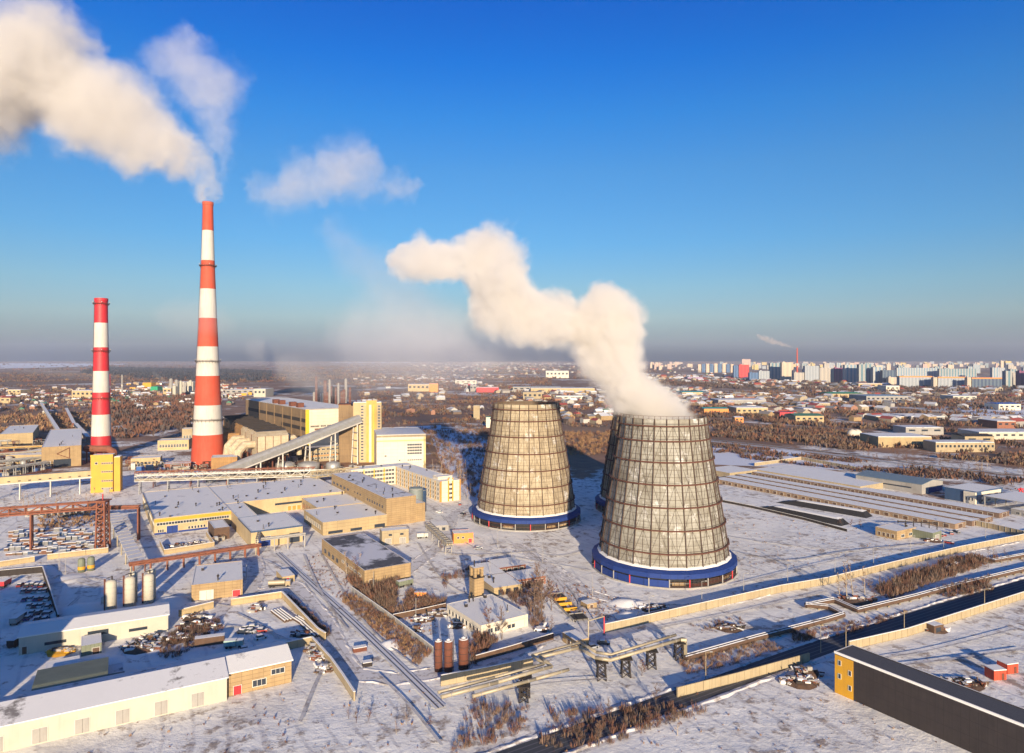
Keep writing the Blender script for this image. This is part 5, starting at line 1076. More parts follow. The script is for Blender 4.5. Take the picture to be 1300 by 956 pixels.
scrub('brushwood', 'bare hedge outside the ochre yard wall', [(362,756),(372,760),(420,806),(412,810)], 260, (.8,2.0), [bark, twig2])
scrub('brushwood', 'dark bushes in the scrap yard', [(205,815),(240,793),(275,786),(283,800),(262,815),(225,835),(200,838)], 260, (.8,2.4), [bark, twig2, timber])
scrub('brushwood', 'low scrub along the main road under the pipes', [(860,838),(960,812),(1000,822),(930,845),(870,858)], 380, (.5,1.6), [twig, grass, twig2])
scrub('brushwood', 'low scrub beside the twin heat pipe', [(1040,800),(1085,788),(1160,776),(1170,772),(1090,802),(1050,812)], 220, (.5,1.6), [twig2, twig])
scrub('brushwood', 'dense brown bushes behind the twin heat pipe', [(1110,752),(1160,728),(1230,708),(1270,712),(1200,735),(1130,762)], 700, (1.5,4.0), [twig2, twig, bark])
scrub('brushwood', 'bushes in front of the twin heat pipe', [(1185,752),(1215,745),(1255,735),(1262,750),(1200,760)], 180, (1.2,3.2), [bark, twig2])
scrub('brushwood', 'small bushes in the strip by the sunlit fence', [(880,795),(940,782),(945,796),(880,806)], 70, (.5,1.5), [bark, twig2])
scrub('brushwood', 'bush patch beside the main road', [(1005,805),(1035,805),(1030,815),(1008,816)], 60, (1,2.4), [twig2, bark])
scrub('grass', 'dry grass tufts on the snow field right of the near tower', [(920,640),(1100,670),(1160,700),(1000,735),(930,720)], 260, (.25,.8), [grass])
scrub('grass', 'dry grass tufts in the lot by the towers', [(700,740),(760,745),(830,775),(770,790),(720,775)], 350, (.3,.9), [grass, twig2])
scrub('grass', 'dry grass tufts along the railway', [(420,690),(480,740),(560,790),(520,840),(440,770),(380,720)], 420, (.3,.9), [grass, twig2])
scrub('grass', 'reeds behind the canopy at the left', [(45,655),(135,645),(135,668),(50,672)], 500, (.8,2.2), [grass, twig3, timber])
scrub('brushwood', 'bushes below the conveyor beside the snow roof', [(320,604),(400,600),(395,610),(330,612)], 260, (2,5), [bark, twig2, twig3])
scrub('brushwood', 'bare undergrowth left of the idle tower', [(530,548),(640,545),(610,640),(560,600)], 1100, (1.5,5), wd)
scrub('brushwood', 'brown undergrowth behind the towers', [(715,550),(790,548),(790,575),(724,580)], 700, (2,5), [twig2, grass, twig3])
scrub('brushwood', 'undergrowth around the pipe maze at the left edge', [(-30,560),(60,556),(60,600),(-30,615)], 500, (1,3.5), [twig2, bark, twig3])
# woods of the plain, too many trees to count
far = [mat('wood_'+n, c, .95, .55, d, .03) for n, c, d in (('umber',(.12,.065,.045),(.07,.042,.034)),('russet',(.18,.08,.045),(.10,.05,.035)),('grey',(.12,.09,.08),(.06,.05,.045)),('ochre',(.21,.13,.075),(.13,.08,.045)))]
def woods(label, P, n, h, ms, **k): scrub('woods', label, P, n, h, ms, blades=k.pop('blades', 7), wide=k.pop('wide', 1.5), **k)
woods('bare scrub wood along the railway behind the long sheds', [(905,555),(1300,592),(1400,600),(1400,570),(1150,555),(905,535)], 5200, (2.5,6.5), far, mask=.48, msc=.012)
woods('bare brush between the railway and the storage sheds', [(905,575),(960,585),(1100,600),(1300,625),(1300,610),(1000,575),(905,562)], 1500, (1.5,4.5), far[:3], mask=.5, msc=.02)
woods('brown wood in front of the distant city', [(880,512),(1400,530),(1400,556),(1100,545),(905,535)], 3600, (4,8), far, mask=.50, msc=.008)
woods('broad belt of scrub between sheds and the distant city', [(860,496),(1400,504),(1400,530),(880,514)], 3600, (4,9), far, mask=.5, msc=.006)
woods('dark belt of trees at the foot of the distant city', [(890,486),(1500,493),(1500,500),(1050,498),(880,492)], 3200, (7,12), [far[2], far[0]], wide=1.8)
woods('dark belt of trees left of the tower blocks', [(820,484),(945,480),(945,487),(820,492)], 900, (7,12), [far[2], far[0]], wide=1.8)
woods('scrub behind the cooling towers', [(640,500),(900,503),(900,540),(700,545),(640,520)], 2600, (3,7), far, mask=.5, msc=.01)
woods('scrub on the plain between tower blocks and power house', [(450,484),(700,480),(700,500),(455,500)], 3000, (4,9), far, mask=.5, msc=.004)
woods('scrub behind the white turbine building', [(455,500),(640,500),(640,545),(545,560),(480,548)], 2400, (2.5,6.5), far, mask=.5, msc=.01)
woods('thicket between the two chimneys', [(138,505),(250,505),(250,552),(225,545),(138,562)], 2000, (5,10), far[:3]+[twig2], mask=.42, msc=.012, wide=1.7)
woods('orchard trees among the village at the left', [(-60,496),(310,494),(310,508),(250,512),(-60,530)], 2800, (4,8), far, mask=.46, msc=.012)
woods('thicket at the left edge behind the ochre block', [(-60,530),(115,525),(115,545),(-60,556)], 1600, (3,7), [far[1], far[3], grass], mask=.42, msc=.02)
woods('far wood on the plain at the left', [(-150,474),(470,474),(470,489),(-150,494)], 4200, (5,11), far, mask=.48, msc=.002, wide=2.2)
woods('dark far forest between the chimneys and the horizon', [(120,466),(345,471),(345,484),(250,486),(100,474)], 4200, (12,20), [mat('fir_forest',(.035,.04,.055),.95,.4)], wide=2.0)
woods('woods at the horizon', [(-300,459.8),(1600,459.8),(1600,466),(900,466),(400,474),(-300,470)], 5200, (14,26), [far[0], far[2], far[1]], wide=3.2, mask=.52, msc=.0006)
woods('mid distance scrub on the plain', [(360,466),(860,466),(860,480),(360,484)], 3600, (7,14), far, wide=2.2, mask=.52, msc=.0015)

scrub('grass', 'dry weeds on the snow in the lower foreground', [(150,900),(500,870),(800,885),(1000,875),(1250,900),(1300,1000),(0,1000)], 420, (.25,.8), [grass, twig2])
scrub('brushwood', 'bare bushes in the lower foreground beside the main road', [(600,890),(680,900),(650,940),(560,960),(590,920)], 140, (.8,2.6), [twig, twig2])
scrub('brushwood', 'bare bushes along the road fence in the lower foreground', [(700,905),(850,895),(900,905),(760,950),(680,950)], 240, (.8,2.6), [twig, twig2, bark])
for i in range(16):
    x, y = G(rnd.choice([rnd.uniform(440,620), rnd.uniform(700,860)]), rnd.uniform(890,945)); tree([0,4,5,2][i%4], x, y, rnd.uniform(.3,.6), 'small bare tree on the snowy verge at the bottom of the view', 'small trees at the bottom of the view')
# ================================================================ vehicles, goods, scrap
def carmesh(m, snowy):
    b = MB(); b.prism([(-2.2,-.85),(2.2,-.85),(2.2,.85),(-2.2,.85)], .3, .85, m)
    b.add([(-1.6,-.8,.85),(1.2,-.8,.85),(1.2,.8,.85),(-1.6,.8,.85),(-1.1,-.65,1.42),(.5,-.65,1.42),(.5,.65,1.42),(-1.1,.65,1.42)], [(0,1,5,4),(1,2,6,5),(2,3,7,6),(3,0,4,7)], glass); b.add([(-1.12,-.66,1.421),(.52,-.66,1.421),(.52,.66,1.421),(-1.12,.66,1.421)], [(0,1,2,3)], m)
    for u in (-1.4,1.4):
        for v in (-.86,.86): b.bar((u,v-.1,.32),(u,v+.1,.32),.33,black,10)
    for v in (-.6,.6): b.box(2.2,2.24,v-.18,v+.18,.55,.72,chwhite); b.box(-2.24,-2.2,v-.18,v+.18,.6,.75,red)
    if snowy: b.box(-1.15,.55,-.68,.68,1.43,1.56,snow); b.box(1.25,2.1,-.7,.7,.855,.93,snow)
    return b.mesh('car_mesh')
CARS = [carmesh(m, True) for m in car_cols]
def truckmesh(cab, box_, l=7.5, tank=False):
    b = MB(); b.box(l/2-2,l/2,-1.15,1.15,.6,2.6,cab,snow); b.box(l/2-1.9,l/2+.02,-1.0,1.0,1.6,2.35,glass); b.box(-l/2,l/2-2.1,-1.0,1.0,.6,.85,dark)
    if tank: b.bar((-l/2,0,1.95),(l/2-2.3,0,1.95),1.05,box_,12)
    else: b.box(-l/2,l/2-2.2,-1.2,1.2,.86,2.7,box_,snow)
    for u in (-l/2+.9,-l/2+2.1,l/2-1):
        for v in (-1.05,1.05): b.bar((u,v-.15,.5),(u,v+.15,.5),.5,black,10)
    return b.mesh('truck_mesh')
def put(name, label, cat, me, p, rz, group=None, s=1.0):
    x, y = G(*p); o = bpy.data.objects.new(name, me); COL.objects.link(o); o.location = (x,y,.02); o.rotation_euler[2] = rz; o.scale = (s,s,s); return tag(o, label, cat, group)
cn = ['dark','silver','white','red','blue']
i = 0
for row, (y0, xs) in enumerate([(744,(27,35,42,48,54)),(752,(30,38,45,52,57)),(762,(32,40,47,54,59)),(771,(37,45,53,60)),(780,(41,49,58,63)),(787,(36,48,58))]):
    for x in xs:
        k = rnd.randrange(5); put('parked_car', 'snow dusted %s car in the shaded car park, %s row from the board fence' % (cn[k], ['first','second','third','fourth','fifth','sixth'][row]), 'car', CARS[k], (x+rnd.uniform(-1,1), y0+rnd.uniform(-1,1)), R(105)+rnd.uniform(-.12,.12), 'cars in the shaded car park'); i += 1
put('truck', 'box truck standing left of the parked cars, upper one', 'truck', truckmesh(car_cols[0], grey), (23,790), R(100))
put('truck', 'dark lorry in the shade near the end of the long cream warehouse', 'truck', truckmesh(car_cols[0], dark), (22,818), R(95))
put('truck', 'red lorry at the far left edge of the car park', 'truck', truckmesh(red, red, 6), (6,744), R(100))
put('truck', 'pale yellow tank lorry parked by the tiny brick hut', 'truck', truckmesh(conc, pipey, 9, True), (355,745), R(8))
put('truck', 'dark green van truck before the dark roof hall', 'truck', truckmesh(greeny, greeny, 7), (514,744), R(40))
put('truck', 'white truck beside the cream cube building', 'truck', truckmesh(chwhite, chwhite, 6), (536,683), R(15))
put('trailer', 'orange trailer among the bushes above the white building', 'trailer', truckmesh(orange, orange, 6), (534,758), R(5), None, .8)
put('trailer', 'pale green caravan trailer in the scrap yard', 'trailer', truckmesh(mat('pale_green',(.35,.48,.42),.6,.3), mat('pale_green',(1,1,1)), 6), (297,822), R(8))
for i, (p, k, l) in enumerate([((312,800),2,'rightmost back'),((318,803),1,'front middle'),((309,804),0,'left front'),((332,802),3,'lone right'),((321,798),4,'rear'),((311,826),1,'shaded near the pale caravan'),((319,826),2,'second shaded by the caravan'),((331,811),2,'covered beside the yard wall')]):
    put('parked_car', 'snow covered %s car in the walled yard, %s' % (cn[k], l), 'car', CARS[k], p, R(-25+i*9))
for i, (p, l) in enumerate([((607,697),'near the orange box building'),((523,651),'on the snow before the office block'),((584,641),'rusty one at the corner of the office block'),((588,653),'dark one in the shade below the office block'),((558,651),'right of the office lane'),((1197,681),'red one in front of the dark green shed'),((1208,678),'second red one in front of the dark green shed'),((1214,676),'last in the row by the dark green shed'),((1205,690),'red one near the sunlit fence'),((766,818),'dark one at the road gate'),((752,823),'second dark one at the road gate'),((770,662),'dark one between the towers')]):
    put('parked_car', 'car %s' % l, 'car', CARS[[1,0,3,0,2,3,3,0,3,0,1,0][i]], p, R(20+i*37))
# stacked goods in rows under snow
gm = [mat('goods_'+n, c, .8, .4) for n, c in dict(brown=(.14,.09,.06), grey=(.2,.2,.2), blue=(.05,.08,.15), rust=(.16,.07,.04)).items()]
def goods(k, seed):
    r = random.Random(seed); b = MB()
    for j in range(r.choice([2,3])):
        w_, d_, h_ = r.uniform(1.5,3), r.uniform(1.2,2.2), r.uniform(.8,1.8); u, v = j*2.4-2+r.uniform(-.4,.4), r.uniform(-.5,.5); b.box(u-w_/2,u+w_/2,v-d_/2,v+d_/2,0,h_,gm[(k+j)%4]); b.box(u-w_/2-.03,u+w_/2+.03,v-d_/2-.03,v+d_/2+.03,h_+.003,h_+.22,thinsnow)
    return b.mesh('goods_mesh')
GM = [goods(i, i) for i in range(8)]
for r_ in range(6):
    for c in range(10):
        if rnd.random() < .12: continue
        px_, py_ = 18+c*11.5+rnd.uniform(-2,2), 673+r_*5.6+(125-18-c*11.5)*.03
        put('goods_stack', 'snow topped goods stack in row %s of the storage yard behind the yellow wall' % ['one','two','three','four','five','six'][r_], 'goods stack', GM[(r_*3+c)%8], (px_, py_), R(10)+rnd.uniform(-.1,.1), 'stacked goods in rows behind the yellow wall')
def heap(label, p, w_, d_, h_, n, ms, seed, name='scrap_heap', cat='scrap heap', rz=0):
    r = random.Random(seed); x, y = G(*p); b = MB()
    for j in range(n):
        a, q = r.uniform(0,6.28), r.random()**.6; u, v = math.cos(a)*q*w_/2, math.sin(a)*q*d_/2; z = h_*(1-q)*r.uniform(.2,1); m = r.choice(ms)
        if r.random() < .5: e = Vector((r.uniform(-1,1), r.uniform(-1,1), r.uniform(-.2,.3))).normalized()*r.uniform(.8,2.4); b.bar((u,v,z+.2), Vector((u,v,z+.2))+e, r.uniform(.08,.25), m, 4)
        else: s = r.uniform(.3,.9); b.box(u-s,u+s,v-s*.7,v+s*.7,max(0,z-.3),z+s, m, snow if r.random()<.6 else m)
    b.lathe([(w_*.42, 0),(w_*.3,h_*.35),(w_*.1,h_*.6),(.02,h_*.62)], 9, ms[0]); return tag(b.build(name, None, (x,y,0), rz), label, cat)
hs = [timber, rust, grey, dark, snow, gm[2], chwhite]
for i, (l, p, w_, d_, h_, n) in enumerate([('scrap heap with blue sheets before the long cream warehouse',(180,822),14,7,1.8,120),('colourful scrap heap right of the blue sheets',(196,812),9,5,1.8,90),('dark timber heap in the scrap yard, large',(252,796),15,6,2.2,130),('timber and rubble heap at the yard mouth',(226,812),10,5,1.6,80),('pile of crates along the short ochre wall',(250,785),12,3,1.4,70),
    ('brown log heap by the ochre yard wall',(325,774),6,5,2.0,60),('pipe heap in the corner of the walled yard',(384,806),7,4,1.4,70),('machinery heap in the second yard, upper',(398,826),5,5,1.8,60),('machinery heap in the second yard, middle',(405,835),5,5,1.6,60),('machinery heap in the second yard, lower',(413,850),6,5,1.6,60),
    ('scrap heap behind the white building, left',(536,787),8,5,1.2,60),('scrap heap behind the white building, middle',(560,779),9,5,1.3,80),('scrap heap behind the white building, right',(580,795),7,4,1.2,60),('snowy block heap by the bushes',(527,800),5,3,1,30),('rubble heap in the pit of the blue banded workshop',(228,694),12,6,1.5,90),('second rubble heap in the pit',(250,690),8,5,1.4,60),
    ('rubble under the end of the twin heat pipe birches',(1085,762),16,5,1.6,80),('dark debris by the lean to shed',(1188,800),9,4,1.2,60),('debris at the bottom right beside the red cabins',(1225,868),12,6,.9,80),('rust coloured scrap by the dark green shed',(1185,687),10,3,1.2,50),('dumped crates in the lower right yard',(1025,855),9,6,2.2,70),('second dumped crates in the lower right yard',(1015,866),12,6,1.6,80),
    ('rubble beside the pit row',(690,800),6,4,1,40),('yellow crates at the end of the long cream warehouse',(78,828),10,3,1.4,60),('timber stack before the goods wall',(110,694),8,4,1.8,60),('brown scrub rubble by the near tower fence',(832,773),14,4,1.0,60),('dark rubble patch on the snow strip',(925,797),12,4,1.0,60)]):
    heap(l, p, w_, d_, h_, n, ([yellow, conc, grey, timber] if 'yellow crates' in l else hs[:4]+[snow]+(hs[5:] if i < 2 else [])), i+40)
for i, (p, q, n_, l) in enumerate([((345,776),(362,789),4,'bundle of long steel pipes in the walled yard'),((372,785),(383,792),3,'shorter bundle of pipes near the yard wall'),((398,823),(412,838),3,'bundle of pipes in the second yard'),((382,792),(400,808),2,'pair of long pipes along the yard wall')]):
    a, c = Vector(at(*p, .5)), Vector(at(*q, .5)); o = Vector((a.x,a.y,0)); d = (c-a); s = Vector((-d.y,d.x,0)).normalized(); b = MB()
    for j in range(n_): b.bar(a-o+s*j*1.1, c-o+s*j*1.1, .5, timber, 8)
    r = tag(b.build('pipe_bundle', None, tuple(o)), l, 'pipe bundle'); b2 = MB()
    for j in range(n_): b2.bar(a-o+s*j*1.1+Vector((0,0,.32)), c-o+s*j*1.1+Vector((0,0,.32)), .34, snow, 6)
    b2.build('snow_cap', r)
rect('shed', 'ochre shed under a ribbed snow roof in the middle of the scrap yard', 'shed', [(248,812),(285,806),(248,808)], 2.6, timber, th=R(20), par=.1)
def mound(label, p, r_, h_, sx=1.0):
    x, y = G(*p); n = 18; prof = [(r_,0)]+[(r_*(1-i/6)+rnd.uniform(-.1,.1)*r_*.4, h_*(1-(1-i/6)**1.7)) for i in range(1,6)]+[(.02,h_)]; b = MB(); b.lathe(prof, n, snow, cap=False)
    b.v = [(vx*sx+math.sin(vz*3+vx)*.3, vy+math.cos(vx*1.3)*.35, vz-.05) for vx, vy, vz in b.v]; o = b.build('snow_pile', None, (x,y,0), rnd.uniform(0,3), smooth=True); return tag(o, label, 'snow pile')
for i, (l, p, r_, h_, sx) in enumerate([('big bulldozed snow pile left of the silos',(100,775),8,2.2,1.3),('snow pile at the long cream warehouse corner',(215,766),7,2.4,1.2),('snow pile by the mast in the left yard',(86,735),6,1,1.6),('snow pile below the near tower, left',(795,766),5,1.6,1.5),('snow pile below the near tower, right',(812,768),4,1.5,1.2),('snow pile by the sunlit fence start',(797,783),5,1.7,1.0),
    ('snow pile beside the silos pump',(118,770),5,1.3,1.2),('snow pile along the railway end',(497,818),4,1.3,1.3),('snow bank at the car park road',(125,840),6,1.4,1.6)]): mound(l, p, r_, h_, sx)
# ================================================================ villages and works on the plain
def housemesh(seed, rm, wm):
    r = random.Random(seed); b = MB(); w_, d_, h_ = r.uniform(7,12), r.uniform(6,9), r.uniform(2.6,4.5); b.box(-w_/2,w_/2,-d_/2,d_/2,0,h_,wm); b.gable(-w_/2,w_/2,-d_/2,d_/2,h_+.01,h_+r.uniform(2,3.4),rm,.5,r.choice('xy'))
    for u in (-w_*.28,w_*.05,w_*.3): b.box(u-.5,u+.5,-d_/2-.06,-d_/2-.005,1,2.3,glass)
    b.box(w_*.2,w_*.2+.6,-.3,.3,h_+1,h_+4,redbrick); return b.mesh('house_mesh')
rr_ = [roofsnow, thinsnow, mat('red_roof',(.35,.07,.05),.7,.3), mat('green_roof',(.06,.20,.12),.7,.3), mat('grey_roof',(.28,.28,.28),.7,.3)]; rn = ['snow covered','half bare','red','green','grey']
ww_ = [mat('h_cream',(.4,.33,.23)), mat('h_brick',(.35,.18,.12)), mat('h_wood',(.16,.11,.08)), mat('h_white',(.48,.46,.42))]; wn = ['cream','brick','dark wooden','white']
HM = [(housemesh(i, rr_[i%5], ww_[(i//2)%4]), rn[i%5], wn[(i//2)%4]) for i in range(20)]
def village(P, n, where, s=(1,1.3)):
    W = [G(*p) for p in P]; xs = [p[0] for p in W]; ys = [p[1] for p in W]; k = 0
    while k < n:
        x, y = rnd.uniform(min(xs), max(xs)), rnd.uniform(min(ys), max(ys))
        if not inpoly(x, y, W): continue
        me, a, c = HM[rnd.choice([0,0,1,5,5,6,10,10,11,15,16,2,3,4,7,8,12,13,14,18])]; o = bpy.data.objects.new('house', me); COL.objects.link(o); o.location = (x,y,0); o.rotation_euler[2] = rnd.choice([.3,.3+math.pi/2])+rnd.uniform(-.2,.2); q = rnd.uniform(*s); o.scale = (q,q,q)
        tag(o, 'small %s house with %s roof %s' % (c, a, where), 'house', 'houses '+where); k += 1
village([(-60,500),(300,497),(300,520),(240,520),(100,526),(-60,528)], 110, 'in the village left of the chimneys')
village([(530,462.5),(600,460.5),(760,462),(760,472),(690,474),(560,471)], 110, 'on the far slope', (2.2,3.4))
village([(825,466),(950,466),(950,478),(825,480)], 40, 'left of the red tower block', (1.6,2.2))
village([(700,500),(760,500),(790,530),(720,530)], 12, 'behind the steam', (1,1.6))
# past the nearest three hundred the settlement goes on as one carpet of small roofs
def carpet(label, P, n, s, ms, name='settlement', gapm=.5, msc=.004):
    W = [G(*p) for p in P]; xs = [p[0] for p in W]; ys = [p[1] for p in W]; b = MB(); k = t_ = 0
    while k < n and t_ < n*20:
        t_ += 1; x, y = rnd.uniform(min(xs), max(xs)), rnd.uniform(min(ys), max(ys))
        if not inpoly(x, y, W) or mn.fractal(Vector((x*msc, y*msc, 3.3)), .8, 2.0, 3) < gapm-.5: continue
        w_, d_, h_ = rnd.uniform(*s), rnd.uniform(*s)*.8, rnd.uniform(*s)*.32; a = rnd.choice([.4,.4+math.pi/2]); c, sn_ = math.cos(a), math.sin(a); wm = rnd.choice(ms[0]); rm = rnd.choice(ms[1])
        q = [(-w_/2,-d_/2),(w_/2,-d_/2),(w_/2,d_/2),(-w_/2,d_/2)]; q = [(x+u*c-v*sn_, y+u*sn_+v*c) for u, v in q]; r0, r1 = ((q[0][0]+q[3][0])/2,(q[0][1]+q[3][1])/2), ((q[1][0]+q[2][0])/2,(q[1][1]+q[2][1])/2); rh = h_+w_*.18
        b.add([(*p, 0) for p in q]+[(*p, h_) for p in q]+[(*r0, rh), (*r1, rh)], [(0,1,5,4),(1,2,6,5),(2,3,7,6),(3,0,4,7),(5,6,9),(7,4,8)], wm)
        b.add([(*p, h_) for p in q]+[(*r0, rh), (*r1, rh)], [(0,1,5,4),(2,3,4,5)], rm); k += 1
    return tag(b.build(name), label, None, None, 'stuff')
cw = [ww_[0], ww_[1], ww_[2], ww_[3], brick, grey]; cr = [roofsnow, thinsnow, thinsnow, mat('dull_roof',(.30,.26,.23)), rr_[4], rr_[2], mat('brown_roof',(.20,.12,.09))]
carpet('carpet of small village houses at the left edge of the plain', [(-80,494),(300,492),(310,516),(240,520),(100,526),(-80,530)], 260, (7,15), (cw, cr), gapm=.42)
carpet('carpet of houses on the far slope', [(520,462.5),(600,460),(770,461.5),(770,474),(690,476),(550,473)], 700, (16,34), (cw, cr), gapm=.4, msc=.0015)
carpet('scattered sheds and yards in the scrub before the city', [(860,498),(1400,502),(1400,545),(1200,540),(905,528)], 360, (8,26), (cw, cr), gapm=.5)
carpet('sheds of the works area behind the towers', [(640,494),(900,494),(905,532),(720,540),(640,512)], 260, (8,24), (cw, cr), gapm=.42)
carpet('low roofs along the foot of the city', [(820,477),(1450,487),(1450,500),(1060,497),(820,492)], 420, (12,34), (cw, cr), gapm=.44, msc=.002)
carpet('sheds on the plain before the far slope', [(450,478),(650,476),(650,500),(560,540),(455,520)], 150, (8,22), (cw, cr), gapm=.5)
carpet('industrial clutter between the chimneys', [(150,486),(300,486),(345,498),(300,506),(150,502)], 160, (8,22), (cw+[steel,yellow], cr), gapm=.4)
def works(x0, x1, yt, yb, dep, wm, rm, label, cat='industrial building', gab=0, win=0, th=0.0):
    z = F*H/(yb-HY); h = H*(yb-yt)/(yb-HY); xa, xb = (x0-CX)*z/F, (x1-CX)*z/F; r = empty('works_building', label, cat, (xa, z, 0), th); W_ = (xb-xa)/math.cos(th)
    MB().box(0,W_,0,dep,0,h,wm).build('wall', r)
    if gab: MB().gable(0,W_,0,dep,h+.01,h+gab,rm,.4).build('roof', r)
    else: MB().box(.3,W_-.3,.3,dep-.3,h+.003,h+.6,rm).build('roof', r)
    for i in range(win): inst('window', winmesh(W_/win*.5, h*.25, 'dark'), r, (W_*(i+.5)/win, 0, h*.5))
    return r
gr, bl = rr_[3], mat('sky_blue_roof',(.03,.12,.42),.5,.3)
for a in [(518,545,488,497,60,cream,thinsnow,'pale flat works building beside the orange cube on the plain',0,5),(545,556,487,498,30,orange,grey,'orange cube building on the plain',0,0),(578,605,483,488,40,white,roofsnow,'long white shed on the plain behind the red hall',0,4),(592,605,489,497,40,grey,thinsnow,'grey and red hall left of the bright red one',0,3),(605,633,492,498,40,red,thinsnow,'bright red long hall on the plain',0,0),(594,597,488,497,10,red,red,'red tower piece of the grey hall',0,0),
    (601,609,515,533,8,conc,grey,'lonely concrete tower left of the idle cooling tower',0,0),(617,623,530,543,9,white,teal,'small white kiosk with teal roof next to the idle cooling tower',0,0),(693,722,471,480,90,white,roofsnow,'big white block building half in the steam',0,6),(651,712,491,497,50,grey,dblue,'long dark roofed shed behind the idle tower',0,8),(664,688,498,508,30,conc,grey,'concrete block standing above the rim of the idle tower',0,4),(674,755,493,499,60,cream,thinsnow,'long yellowish shed behind the steam',0,0),(706,748,503,508,30,white,roofsnow,'white low shed behind the steam',0,5),
    (866,900,498,503,70,cream,teal,'teal roofed warehouse right of the steam',0,0),(894,925,519,526,30,orange,teal,'orange walled building with bright teal roof',2,0),(935,975,518,527,50,cream,roofsnow,'cream hall with snow roof right of the teal roof',0,6),(912,973,508,515,60,grey,thinsnow,'long pale hall behind the cream one',0,0),(1010,1046,528,537,40,cream,gr,'yellow walled hall with dark green roof',2.5,5),(933,944,530,537,14,orange,thinsnow,'small orange house near the teal roof',1.5,2),(990,1008,524,530,24,red,red,'dark red shed on the plain',0,0),
    (873,892,479,483,60,mat('mauve_wall',(.35,.22,.36)),roofsnow,'mauve strip building far right of the steam',0,0),(1056,1097,500,505,80,cream,mat('bright_green_roof',(.04,.30,.16)),'bright green roofed warehouse before the city',3,0),(1100,1153,503,511,80,grey,mat('pale_blue_roof',(.25,.36,.45)),'pale blue grey long warehouse before the city',0,9),(1090,1120,487,493,50,cream,roofsnow,'cream block at the foot of the tower blocks',0,4),(1125,1142,490,497,50,white,thinsnow,'white block at the foot of the tower blocks',0,3),
    (1268,1296,513,521,40,white,bl,'white pavilion with bright blue roof',2,4),(1112,1156,529,534,60,brick,roofsnow,'snow roofed brick sheds in the scrub',0,0),(1157,1200,529,535,60,grey,roofsnow,'grey sheds beside the brick ones in the scrub',0,3),(1115,1183,555,568,40,cpanel,roofsnow,'low ochre shed in the scrub behind the railway',0,0),(1188,1263,562,574,22,conc,thinsnow,'long ochre building with a row of dark windows in the scrub',0,14),(1243,1330,549,558,40,pale,thinsnow,'long pale hall with arched openings at the right edge',0,9),
    (1225,1262,554,564,24,conc,dark,'building with dark snow streaked roof in the scrub',2,2),(1266,1290,535,544,40,redbrick,roofsnow,'red brick sheds at the right edge',0,3),(1150,1198,543,552,30,grey,thinsnow,'machine yard building in the scrub',0,3),(91,119,496,506,60,cream,thinsnow,'yellowish works behind the red chimney',0,5),(181,192,486,493,30,yellow,yellow,'orange yellow block between the chimneys',0,0),(191,200,491,498,30,green,green,'green block between the chimneys',0,0),(207,217,493,501,30,cream,roofsnow,'cream block between the chimneys',0,2),
    (222,245,485,498,40,pale,thinsnow,'grain elevator block between the chimneys',0,4),(286,322,495,501,60,grey,thinsnow,'long grey roofed hall right of the tall chimney',0,5),(322,337,494,504,60,pale,roofsnow,'pale block right of the tall chimney',0,3),(0,13,505,512,30,cream,rr_[2],'pink roofed house at the left edge',3,2),(10,26,495,501,40,cream,roofsnow,'pale village hall at the left edge',0,3),(1020,1045,519,523,40,pale,thinsnow,'thin pale shed in the scrub before the city',0,0),(1040,1054,512,518,40,conc,thinsnow,'ochre shed in the scrub before the city',0,0),
    (1210,1240,503,508,50,pale,thinsnow,'pale sheds by the dark belt of trees',0,4),(825,850,492,497,40,grey,roofsnow,'snowy shed just right of the steam',0,2)]:
    works(*a[:8], gab=a[8], win=a[9])
for i, px_ in enumerate((1082,1088)):
    x, y = G(px_, 556); q = empty('dome_tank', ['left','right'][i]+' white domed tank beside the railway scrub', 'tank', (x,y,0)); MB().lathe([(6,0),(6,5),(5.2,8),(3,10),(.1,10.8)], 18, white).build('drum', q, smooth=True); MB().lathe([(6.1,4.8),(6.1,5.1)], 18, grey, cap=False).build('hoop', q)
for i in range(14):       # refinery columns behind the power house
    px_ = 398+i*3.5+rnd.uniform(-1,1); z = 1350+rnd.uniform(-60,60); hh = rnd.uniform(28,62); r0 = rnd.uniform(2,4)
    q = empty('process_column', 'thin steel refinery column among others, behind the power house roof', 'process column', ((px_-CX)*z/F, z, 0), 0, 'refinery columns behind the power house'); MB().lathe([(r0,0),(r0,hh),(r0*.5,hh+1.5),(.05,hh+2)], 8, [grey, rust, rust][i%3]).build('shell', q); MB().lathe([(r0+.6,hh*.6),(r0+.6,hh*.6+.6)], 8, grey, cap=False).lathe([(r0+.6,hh*.85),(r0+.6,hh*.85+.6)], 8, grey, cap=False).build('platform', q)
for i in range(6):
    px_ = 216+i*5+rnd.uniform(-2,2); z = 1900+rnd.uniform(-80,80); hh = rnd.uniform(20,45); q = empty('process_column', 'pale silo column of the grain works between the chimneys', 'silo', ((px_-CX)*z/F, z, 0), 0, 'silo columns between the chimneys'); MB().lathe([(5,0),(5,hh),(.05,hh+3)], 8, [grey, pale][i%2]).build('shell', q)
